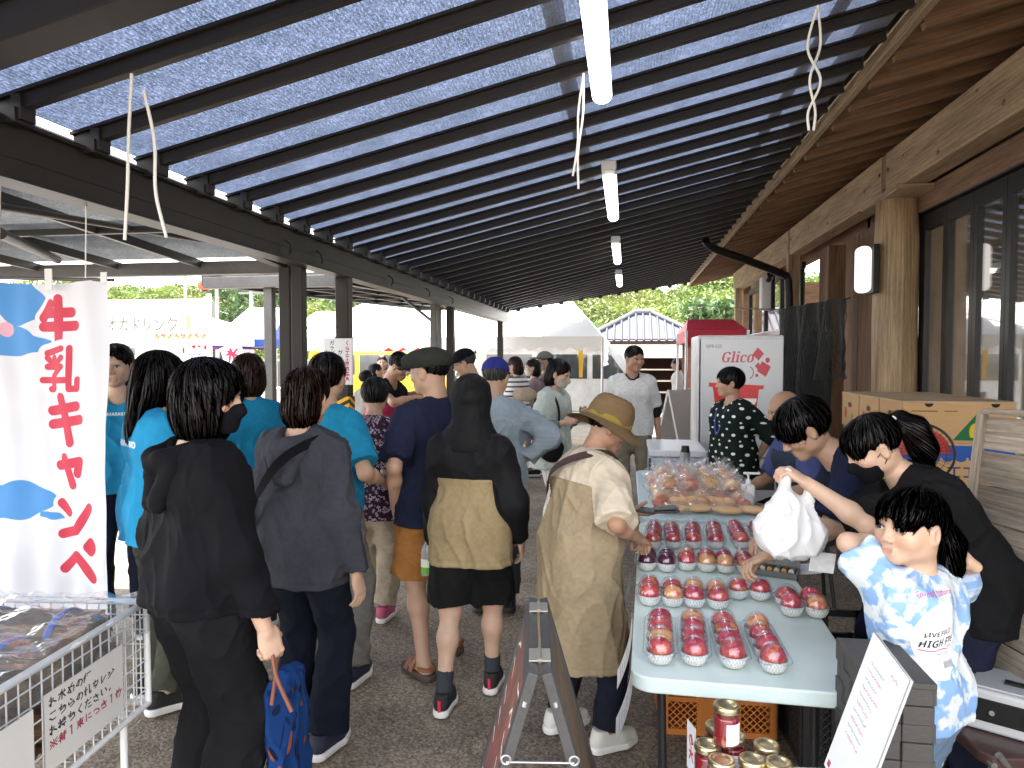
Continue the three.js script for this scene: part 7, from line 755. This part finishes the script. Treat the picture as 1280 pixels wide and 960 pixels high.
// masked woman in mint tunic
const stripeV = ctex(64, 16, 22, 1, (g) => { g.fillStyle = '#e4e4de'; g.fillRect(0, 0, 64, 16); g.fillStyle = '#b9bcb8'; g.fillRect(0, 0, 10, 16); });
const P15 = person({ label: 'masked woman in pale mint tunic and striped white trousers', ...at(690, 6.15), ry: 1.25, h: 1.575, skin: 'fair', hy: 0.05, hp: 0.3, hair: { style: 'medium', mat: MAT.hairDk, o: { n: 600, vol: 0.004, face: 0.066 } }, mask: cloth([0.45, 0.42, 0.37]), top: [{ name: 'arm_cover', mat: cloth([0.2, 0.21, 0.2]), e: 0.005, sl: 1.8, sw: 0.005, hem: 0.9, fold: 0.003 }, { name: 'tunic', mat: cloth([0.56, 0.63, 0.58]), e: 0.034, sl: 0.95, sw: 0.04, hem: 0.68, flare: 0.03, fold: 0.01 }], bottom: { mat: cloth([0.85, 0.85, 0.85], { map: stripeV }), len: 1.97, e: 0.03, flare: 0.02 }, shoes: { mat: mat([0.2, 0.17, 0.14], 0.7) }, armR: { t: [-0.14, 1.1, 0.18], palm: [1, 0, 0], hand: [0.9, 0.05, 0.5] }, armL: { t: [0.1, 1.15, 0.24], hand: [0.9, 0.05, 0.5] } });
{ const t = thing('shoulder_bag', 'black shoulder bag carried by the masked woman in mint', 'bag'); const f = new Field([-0.2, -0.2, -0.12], [0.2, 0.2, 0.12], 0.01); f.ell([0, -0.02, 0], [0.1, 0.11, 0.045], 0.02).disp((x, y, z) => 0.012 * noise(x * 14, y * 14, z * 14)); const p = P15.world(P15.sp(-0.2, -0.02, 0.1)); const m = part('pouch', uvCyl(f.mesh()), cloth([0.012, 0.012, 0.013]), t); m.position.copy(p); m.rotation.y = 0.3; const S = P15.sp, w = (a) => P15.world(S(...a)); part('strap', tube([p.clone().add(V(-0.08, 0.1, 0)), w([-0.17, 0.16, 0.12]), w([-0.16, 0.32, 0.12]), w([-0.115, 0.445, 0.0]), w([-0.14, 0.3, -0.13]), w([-0.17, 0.14, -0.06]), p.clone().add(V(-0.12, 0.08, 0))], 0.011, 40, 6), cloth([0.012, 0.012, 0.013]), t); }
// man in white polo
person({ label: 'man in white polo shirt and khaki cargo trousers facing the stalls', ...at(790, 7.15), ry: 0.1, h: 1.7, face: 'man', skin: 'tan', w: 1.1, hy: 0.45, hp: 0.12, hair: { style: 'short', o: { n: 400, side: 0.0 } }, top: [{ name: 'undershirt', mat: cloth([0.012, 0.014, 0.024]), e: 0.006, sl: 1.85, sw: 0.005, hem: 0.95, collar: true, neck: 0.03, fold: 0.003 }, { name: 'polo_shirt', mat: white, e: 0.036, hem: 0.80, sl: 0.85, sw: 0.03, collar: false, fold: 0.006 }], bottom: { mat: cloth([0.2, 0.175, 0.13]), len: 1.96, e: 0.02, fold: 0.007 }, shoes: { mat: shoeK }, armL: { t: [0.24, 0.82, 0.04] }, armR: { t: [-0.22, 0.85, 0.08] }, legL: { f: [0.12, 0, 0.1] } });
// group in the background
const stripeH = ctex(16, 64, 1, 1 / 0.06, (g) => { g.fillStyle = '#e6e4e0'; g.fillRect(0, 0, 16, 64); g.fillStyle = '#4a4a50'; g.fillRect(0, 0, 16, 22); });
const P13 = person({ label: 'woman in striped long-sleeved top with beige waist bag', ...at(648, 9.2), ry: -1.9, h: 1.6, skin: 'mid', hair: { style: 'medium', mat: MAT.hairBr, o: { n: 300 } }, hp: 0.2, top: { mat: cloth([0.9, 0.9, 0.9], { map: stripeH }), e: 0.03, sl: 1.8, sw: 0.03, hem: 0.76 }, bottom: { mat: cloth([0.1, 0.13, 0.2]), len: 1.95 }, shoes: { mat: shoeW }, armR: { t: [-0.15, 1.0, 0.3] }, armL: { t: [0.1, 1.0, 0.3] } });
{ const f = new Field([-0.2, -0.16, -0.12], [0.2, 0.16, 0.12], 0.012); f.ell([0, 0, 0], [0.16, 0.09, 0.05], 0.02).disp((x, y, z) => 0.01 * noise(x * 14, y * 14, z * 14)); const b = solo('waist_bag', 'beige pouch bag on the striped-top woman\'s side', 'bag', uvCyl(f.mesh()), cloth([0.42, 0.34, 0.25])); b.position.copy(PX(656, 493, 8.95)); }
person({ label: 'masked woman in mauve dress beside the striped top', ...at(669, 9.7), ry: -1.4, h: 1.56, skin: 'fair', hair: { style: 'medium', o: { n: 300 } }, mask: white, top: { name: 'dress', mat: cloth([0.28, 0.2, 0.22]), e: 0.026, sl: 1.3, hem: 0.45, skirt: true, flare: 0.05 }, shoes: { mat: shoeK } });
person({ label: 'masked man in grey cap and checked shirt', ...at(684, 9.9), ry: -1.2, h: 1.66, face: 'man', skin: 'mid', hair: { style: 'short', o: { n: 200 } }, hat: capHat(cloth([0.17, 0.18, 0.17])), mask: white, top: { mat: cloth([0.28, 0.24, 0.23]), e: 0.028, hem: 0.78, sl: 0.8 }, bottom: { mat: navy, len: 1.95 }, shoes: { mat: shoeK } });
person({ label: 'woman in white shirt walking past the kiosk', ...at(848, 15), ry: -1.7, h: 1.56, skin: 'mid', hair: { style: 'medium', o: { n: 150 } }, top: { mat: white, e: 0.03, sl: 1.3, hem: 0.72 }, bottom: { mat: navy, len: 1.95 }, shoes: { mat: shoeK }, legL: { f: [0.09, 0, 0.2] }, legR: { f: [-0.09, 0, -0.16] } });
person({ label: 'bald man in white shirt passing the drinks tent', ...at(226, 8.2), ry: 1.9, h: 1.58, face: 'man', skin: 'mid', hair: { style: 'short', mat: hairMat([0.35, 0.34, 0.33], 0.7), o: { n: 60, vol: -0.012 } }, top: { mat: white, e: 0.026 }, bottom: { mat: navy, len: 1.95 }, shoes: { mat: shoeK } });
person({ label: 'stall worker in navy apron under the drinks tent', ...at(205, 14.3), ry: 0.2, h: 1.66, skin: 'mid', hair: { style: 'short', mat: MAT.hairBr, o: { n: 100 } }, top: [{ mat: white, e: 0.02, sl: 1.5 }, { name: 'apron', mat: navy, sleeve: 'none', e: 0.028, topY: 0.33, hem: 0.6 }], bottom: { mat: navy, len: 1.95 }, shoes: { mat: shoeK } });
// woman in bucket hat choosing plums
const P18 = person({ label: 'woman in brown bucket hat and khaki apron reaching for plums', ...at(726, 2.98), ry: 2.2, h: 1.43, skin: 'tan', fat: 0.03, w: 1.06, hunch: 0.18, lean: 0.06, hy: -0.3, hp: 0.42, hair: { style: 'short', o: { n: 300, vol: -0.002 } }, hat: bucketHat(cloth([0.16, 0.105, 0.055]), cloth([0.25, 0.18, 0.042])), top: [{ mat: cloth([0.60, 0.52, 0.40]), e: 0.024, sl: 0.98, sw: 0.036, hem: 0.8, fold: 0.009 }, { name: 'apron', mat: cloth([0.34, 0.265, 0.165]), sleeve: 'none', e: 0.034, hem: 0.4, skirt: true, flare: 0.03, topY: 0.31, fold: 0.009, ys: 0.4 }], bottom: { mat: cloth([0.012, 0.014, 0.025]), len: 1.95 }, shoes: { mat: shoeW }, legR: { f: [-0.13, 0, 0.06] }, legL: { f: [0.12, 0, -0.04] }, armR: { w: PX(798, 672, 2.9), pole: [-0.7, -1, -0.1], palm: [0.3, -1, 0], hand: [0.95, 0.05, 0.6] }, armL: { w: PX(790, 640, 3.3), palm: [0, 1, 0], pole: [0.6, -1, -0.2] } });
{ const S = P18.sp; const cv = new THREE.CatmullRomCurve3([[0.13, 0.24, -0.1], [0.08, 0.31, -0.135], [0.0, 0.37, -0.135], [-0.06, 0.415, -0.085], [-0.085, 0.44, 0.0], [-0.075, 0.4, 0.09]].map((q) => S(...q))); const strap = () => sheet((u, v) => { const p = cv.getPoint(u), t = cv.getTangent(u), o = p.clone().sub(S(0, 0.3, 0)).normalize(), n = V(0, 0, 0).crossVectors(t, o).normalize(); return p.addScaledVector(n, (v - 0.5) * 0.04).addScaledVector(o, 0.028); }, 40, 3, 0.004); part('apron_strap', strap(), mat([0.05, 0.025, 0.022], 0.7), P18.g); const p = P18.world(P18.hand.L), t = thing('wallet', 'open black wallet held over the table by the shopper', 'wallet', null, V(p.x + 0.02, p.y + 0.012, p.z)); part('cover', [RB(0.12, 0.01, 0.1, 0.004, -0.05, 0, 0).rotateZ(-0.12), RB(0.12, 0.01, 0.1, 0.004, 0.06, 0.002, 0).rotateZ(0.08)], mat([0.014, 0.014, 0.014], 0.45), t); part('pocket', RB(0.1, 0.006, 0.08, 0.002, 0.06, 0.013, 0).rotateZ(0.08), mat([0.05, 0.05, 0.05], 0.5), t); }
// polka dot woman
const dots = ctex(256, 256, 6, 1 / 0.14, (g) => { g.fillStyle = '#16231f'; g.fillRect(0, 0, 256, 256); g.fillStyle = '#e4e6e0'; for (const [x, y, r] of [[40, 40, 20], [150, 70, 14], [220, 150, 20], [90, 160, 22], [180, 230, 14], [30, 235, 12]]) { g.beginPath(); g.arc(x, y, r, 0, 7); g.fill(); } });
const P19 = person({ label: 'woman in green polka dot blouse beside the vending machine', ...at(918, 5.75), ry: -1.05, h: 1.5, skin: 'mid', fat: 0.02, hy: -0.4, hair: { style: 'short', o: { n: 600, vol: 0.012 } }, top: { name: 'blouse', mat: cloth([0.9, 0.9, 0.9], { map: dots }), e: 0.034, sl: 1.35, sw: 0.04, hem: 0.72, flare: 0.03 }, bottom: { mat: black, len: 1.95, e: 0.02 }, shoes: { mat: shoeK }, armL: { t: [0.16, 0.92, -0.12], pole: [1, -0.2, -1] }, armR: { t: [-0.14, 0.92, -0.1] } });
{ const S = P19.sp; part('lanyard', tube([[-0.07, 0.43, -0.03], [-0.06, 0.4, 0.1], [-0.01, 0.2, 0.165], [0.01, 0.2, 0.165], [0.06, 0.4, 0.1], [0.07, 0.43, -0.03]].map((a) => S(...a)), 0.005, 30, 6), mat([0.03, 0.08, 0.35], 0.6), P19.g); }
// seated bald man
const P20 = person({ label: 'bald man in navy vest seated beside the bread table', ...at(1016, 5.0), ry: -1.3, h: 1.68, face: 'man', skin: 'tan', w: 1.1, fat: 0.03, hip: 0.63, lean: 0.18, hunch: 0.15, hy: -0.1, hp: 0.3, top: [{ mat: cloth([0.06, 0.075, 0.2]), e: 0.022, sl: 0.9, sw: 0.03, hem: 0.5 }, { name: 'vest', mat: cloth([0.035, 0.045, 0.075]), sleeve: 'none', e: 0.036, hem: 0.5, topY: 0.36 }], bottom: { mat: black, len: 1.95, e: 0.024 }, shoes: { mat: shoeK }, legL: { f: [0.12, 0, 0.44] }, legR: { f: [-0.12, 0, 0.46] }, armL: { t: [0.16, 0.66, 0.34], pole: [1, -0.3, -0.5], palm: [0, -1, 0], hand: [0.4, 0.12, 0.3] }, armR: { t: [-0.14, 0.68, 0.4], palm: [0, -1, 0], hand: [0.4, 0.12, 0.3] } });
{ const a = P20.el.L, b = P20.wr.L; part('bandage', (() => { const p = a.clone().lerp(b, 0.5), q = a.clone().lerp(b, 0.75); return bar(p, q, 0.042, 20, 0.038); })(), cloth([0.6, 0.47, 0.34]), P20.g); const w = P20.world(P20.pelvis), t = thing('stool', 'low black stool under the seated bald man', 'stool', null, V(w.x, 0, w.z)); part('seat', Cy(0.17, 0.16, 0.05, 0, 0.425, 0, 28), mat([0.03, 0.03, 0.032], 0.5), t); for (let k = 0; k < 4; k++) part('leg', bar(V(Math.cos(k * 1.57 + 0.8) * 0.18, 0, Math.sin(k * 1.57 + 0.8) * 0.18), V(Math.cos(k * 1.57 + 0.8) * 0.12, 0.4, Math.sin(k * 1.57 + 0.8) * 0.12), 0.013), MAT.steelD, t); }
// boy counting coins
const P21 = person({ label: 'boy in navy shirt bent over the coin box', x: PX(1000, 447, 3.0).x + 0.44, z: -3.05, ry: -1.62, h: 1.58, skin: 'mid', lean: 0.72, hunch: 0.16, hy: 0.1, hp: 0.6, hair: { style: 'short', o: { n: 1000, vol: 0.012, bang: 0.03, len: 10, side: -0.02, cell: 0.0045 } }, top: { mat: cloth([0.014, 0.019, 0.05]), e: 0.024, sl: 0.85, sw: 0.026, hem: 0.8 }, bottom: { mat: navy, len: 1.95 }, shoes: { mat: shoeK }, armL: { w: PX(962, 693, 2.78), pole: [0.5, -1, -0.3], palm: [0.2, -1, 0], hand: [0.75, 0.1, 0.5] }, armR: { w: PX(968, 668, 3.15), pole: [-0.5, -1, -0.3], palm: [0, -1, 0], hand: [0.6, 0.1, 0.5] } });
{ const S = P21.sp; part('lanyard', tube([[-0.07, 0.42, -0.02], [-0.05, 0.36, 0.1], [0, 0.22, 0.2], [0.05, 0.36, 0.1], [0.07, 0.42, -0.02]].map((a) => S(...a)), 0.004, 26, 6), mat([0.1, 0.12, 0.3], 0.6), P21.g); const p = PX(1028, 703, 2.62); solo('name_badge', 'white name badge hanging in front of the black shirt', 'badge', RB(0.085, 0.07, 0.003, 0.001).rotateY(0.1).rotateZ(-0.12).translate(p.x, p.y, p.z), mat([0.78, 0.78, 0.78], 0.5, { map: TX.mottle })); }
// girl packing the bag
const P22 = person({ label: 'girl in black shirt and mask with ponytail opening a plastic bag', x: PX(1085, 447, 2.66).x + 0.36, z: -2.68, ry: -1.55, h: 1.5, skin: 'fair', lean: 0.54, hunch: 0.2, hy: 0.05, hp: 0.5, hair: { style: 'pony', o: { n: 1000, len: 12, cell: 0.0045, bang: 0.02, tail: [[0, 0.055, -0.105], [0, 0.045, -0.135], [0, -0.01, -0.16], [0, -0.09, -0.155], [0, -0.17, -0.13]], tailR: [0.018, 0.03, 0.05, 0.05, 0.022] } }, mask: black, top: { mat: cloth([0.0085, 0.0085, 0.0095]), e: 0.034, sl: 0.98, sw: 0.05, hem: 0.74, fold: 0.01 }, bottom: { mat: navy, len: 1.95 }, shoes: { mat: shoeK }, armL: { w: PX(1012, 606, 2.5), pole: [0.7, -1, -0.1], palm: [-0.2, -1, 0.2], hand: [0.95, 0.04, 0.7] }, armR: { w: PX(985, 660, 2.75), pole: [-0.5, -1, -0.3], palm: [0, -1, 0], hand: [0.7, 0.05, 0.5] } });
part('hair_tie', P22.onHead(new THREE.TorusGeometry(0.02, 0.007, 8, 18).rotateX(0.3).translate(0, 0.052, -0.115)), mat([0.55, 0.68, 0.75], 0.6), P22.g);
{ const c = P22.world(P22.hand.L), t = thing('plastic_bag', 'white plastic carrier bag held open by the girl in black', 'bag'); const f = new Field([-0.17, -0.36, -0.1], [0.17, 0.06, 0.1], 0.006); f.cone(V(-0.035, -0.21, 0), V(0.04, -0.21, 0), 0.078, 0.075, 0.04).cone(V(0, -0.12, 0), V(0.01, -0.2, 0), 0.045, 0.08, 0.06).cone(V(-0.03, -0.13, 0), V(0.0, 0.0, 0), 0.032, 0.012, 0.03).cone(V(0.055, -0.14, 0), V(0.065, -0.055, 0.0), 0.03, 0.012, 0.03).clip((x, y, z) => Math.abs(z) - 0.055).disp((x, y, z) => 0.008 * noise(x * 14, y * 6, z * 16) + 0.02 * (Math.sqrt(Math.abs(noise(x * 20 + y * 6, y * 7 - x * 5, z * 14))) - 0.4)); const m = part('bag', uvCyl(f.mesh()), mat([0.8, 0.8, 0.8], 0.4, { transmission: 0.25, thickness: 0 }), t); m.position.copy(c).add(V(0.0, 0.0, 0.012)); }
// small girl in tie-dye shirt
const dyeN = tileNoise(512, 512, 26, 20, 91, 4), dyeN2 = tileNoise(512, 512, 40, 26, 92, 3), dye = tex(512, 512, (x, y) => { const i = y * 512 + x, k = sstep(0.44, 0.6, dyeN[i] + 0.2 * (dyeN2[i] - 0.5)), c = [lerp(0.82, 0.52, k), lerp(0.85, 0.66, k), lerp(0.86, 0.84, k)], p = sstep(0.62, 0.75, dyeN2[i]) * 0.35; return [lerp(c[0], 0.62, p), lerp(c[1], 0.7, p), lerp(c[2], 0.82, p)]; });
const dyePrint = canvasTex(1024, 1024, (g) => { const d = dye.image.data, im = g.createImageData(1024, 1024); for (let y = 0; y < 1024; y++) for (let x = 0; x < 1024; x++) { const s = (((y >> 1) * 512) + (x >> 1)) * 4, o = (y * 1024 + x) * 4; im.data[o] = d[s]; im.data[o + 1] = d[s + 1]; im.data[o + 2] = d[s + 2]; im.data[o + 3] = 255; } g.putImageData(im, 0, 0); g.save(); g.translate(405, 330); g.scale(0.74, 0.8); g.fillStyle = '#eceef0'; g.beginPath(); g.ellipse(0, 0, 145, 185, 0.1, 0, 7); g.fill(); g.fillStyle = '#26262c'; g.textAlign = 'center'; g.font = 'bold 34px sans-serif'; g.fillText('LIVE FULLY', -10, -26); g.font = 'italic bold 50px sans-serif'; g.fillText('HIGH FIVE', 0, 30); g.fillStyle = '#c0407a'; g.fillRect(-120, 46, 240, 5); g.font = '18px sans-serif'; g.fillStyle = '#777'; g.fillText('keep smiling', 20, 78); g.fillStyle = '#333'; for (let i = 0; i < 12; i++) g.fillRect(20 + i * 6, 110, 3, 30); g.fillStyle = '#b65c8e'; g.font = 'bold 30px sans-serif'; g.fillText('Sprout tomorrow', -10, -205); g.restore(); }); dyePrint.repeat.set(1, 1 / 0.7); dyePrint.offset.set(0.5, -0.42 / 0.7);
const P23 = person({ label: 'small girl in blue tie-dye shirt and jeans with arms behind her neck', ...at(1158, 2.08), ry: -2.35, h: 1.2, head: 1.22, face: 'child', skin: 'fair', hy: 1.25, hp: -0.06, hr: 0.05, w: 0.98, cell: 0.0075, hair: { style: 'pony', o: { n: 1600, len: 12, cell: 0.004, bang: 0.06, face: 0.07, top: 0.034, tail: [[0, 0.0, -0.1], [0, -0.005, -0.13], [0, -0.05, -0.155], [0, -0.12, -0.15], [0, -0.19, -0.12]], tailR: [0.018, 0.028, 0.04, 0.038, 0.012] } }, top: { mat: cloth([0.95, 0.95, 0.95], { map: dyePrint, rough: 0.85 }), e: 0.026, sl: 0.85, sw: 0.034, hem: 0.85, flare: 0.008, fold: 0.008 }, bottom: { name: 'jeans', mat: cloth([0.15, 0.23, 0.34]), len: 1.96, e: 0.022, fold: 0.008 }, shoes: { mat: shoeP }, armL: { w: PX(1142, 680, 2.16), pole: [0.7, 0.1, 0.75], palm: [0, 0, 1], dir: [-0.7, 0.3, -0.5], hand: [0.7, 0.08, 0.4] }, armR: { w: PX(1212, 704, 2.16), pole: [-1, 0.2, -0.1], dir: [0.7, 0.5, 0.3], palm: [0, 0, 1], hand: [0.7, 0.08, 0.4] } });
part('hair_tie', P23.onHead(new THREE.TorusGeometry(0.02, 0.006, 8, 18).translate(0, -0.002, -0.108)), mat([0.02, 0.02, 0.02], 0.5), P23.g);
// blue patterned bag held by the black-clad woman
{ const f = new Field([-0.16, -0.5, -0.1], [0.16, 0.06, 0.1], 0.008); f.ell([0, -0.27, 0], [0.12, 0.2, 0.06], 0.03).cone(V(-0.05, -0.12, 0), V(0.05, -0.1, 0), 0.04, 0.035, 0.04).cone(V(-0.06, -0.4, 0), V(0.07, -0.4, 0), 0.05, 0.05, 0.05).disp((x, y, z) => 0.014 * noise(x * 10, y * 8, z * 10) + 0.03 * (Math.sqrt(Math.abs(noise(x * 14 + y * 5, y * 6 - x * 4, z * 12))) - 0.4)); const c = P3.world(P3.hand.R), t = thing('tote_bag', 'blue patterned tote bag hanging from the black hoodie woman\'s hand', 'bag'); const pat = canvasTex(256, 256, (g) => { g.fillStyle = '#173a70'; g.fillRect(0, 0, 256, 256); const r = mulberry(6); for (let i = 0; i < 26; i++) { const x = r() * 256, y = r() * 256; g.fillStyle = ['#101a30', '#14213f', '#8a4a30', '#0f2550'][i % 4]; g.beginPath(); g.ellipse(x, y, 8 + r() * 22, 4 + r() * 8, r() * 3, 0, 7); g.fill(); } }); pat.repeat.set(2, 3); const m = part('pouch', uvCyl(f.mesh()), cloth([0.85, 0.85, 0.85], { map: pat }), t); m.position.set(c.x - 0.02, c.y - 0.03, c.z - 0.12); m.rotation.y = 1.35; m.scale.set(0.85, 1.05, 0.6); part('handle', [tube([c.clone().add(V(0, 0.0, 0.01)), c.clone().add(V(0.02, -0.05, 0.03)), c.clone().add(V(0.07, -0.16, 0.03))], 0.007, 12, 6), tube([c.clone().add(V(0, 0.0, -0.01)), c.clone().add(V(0.0, -0.06, -0.01)), c.clone().add(V(-0.01, -0.16, 0.0))], 0.007, 12, 6)], mat([0.2, 0.07, 0.04], 0.6), t); }
renderer.render(scene, camera);
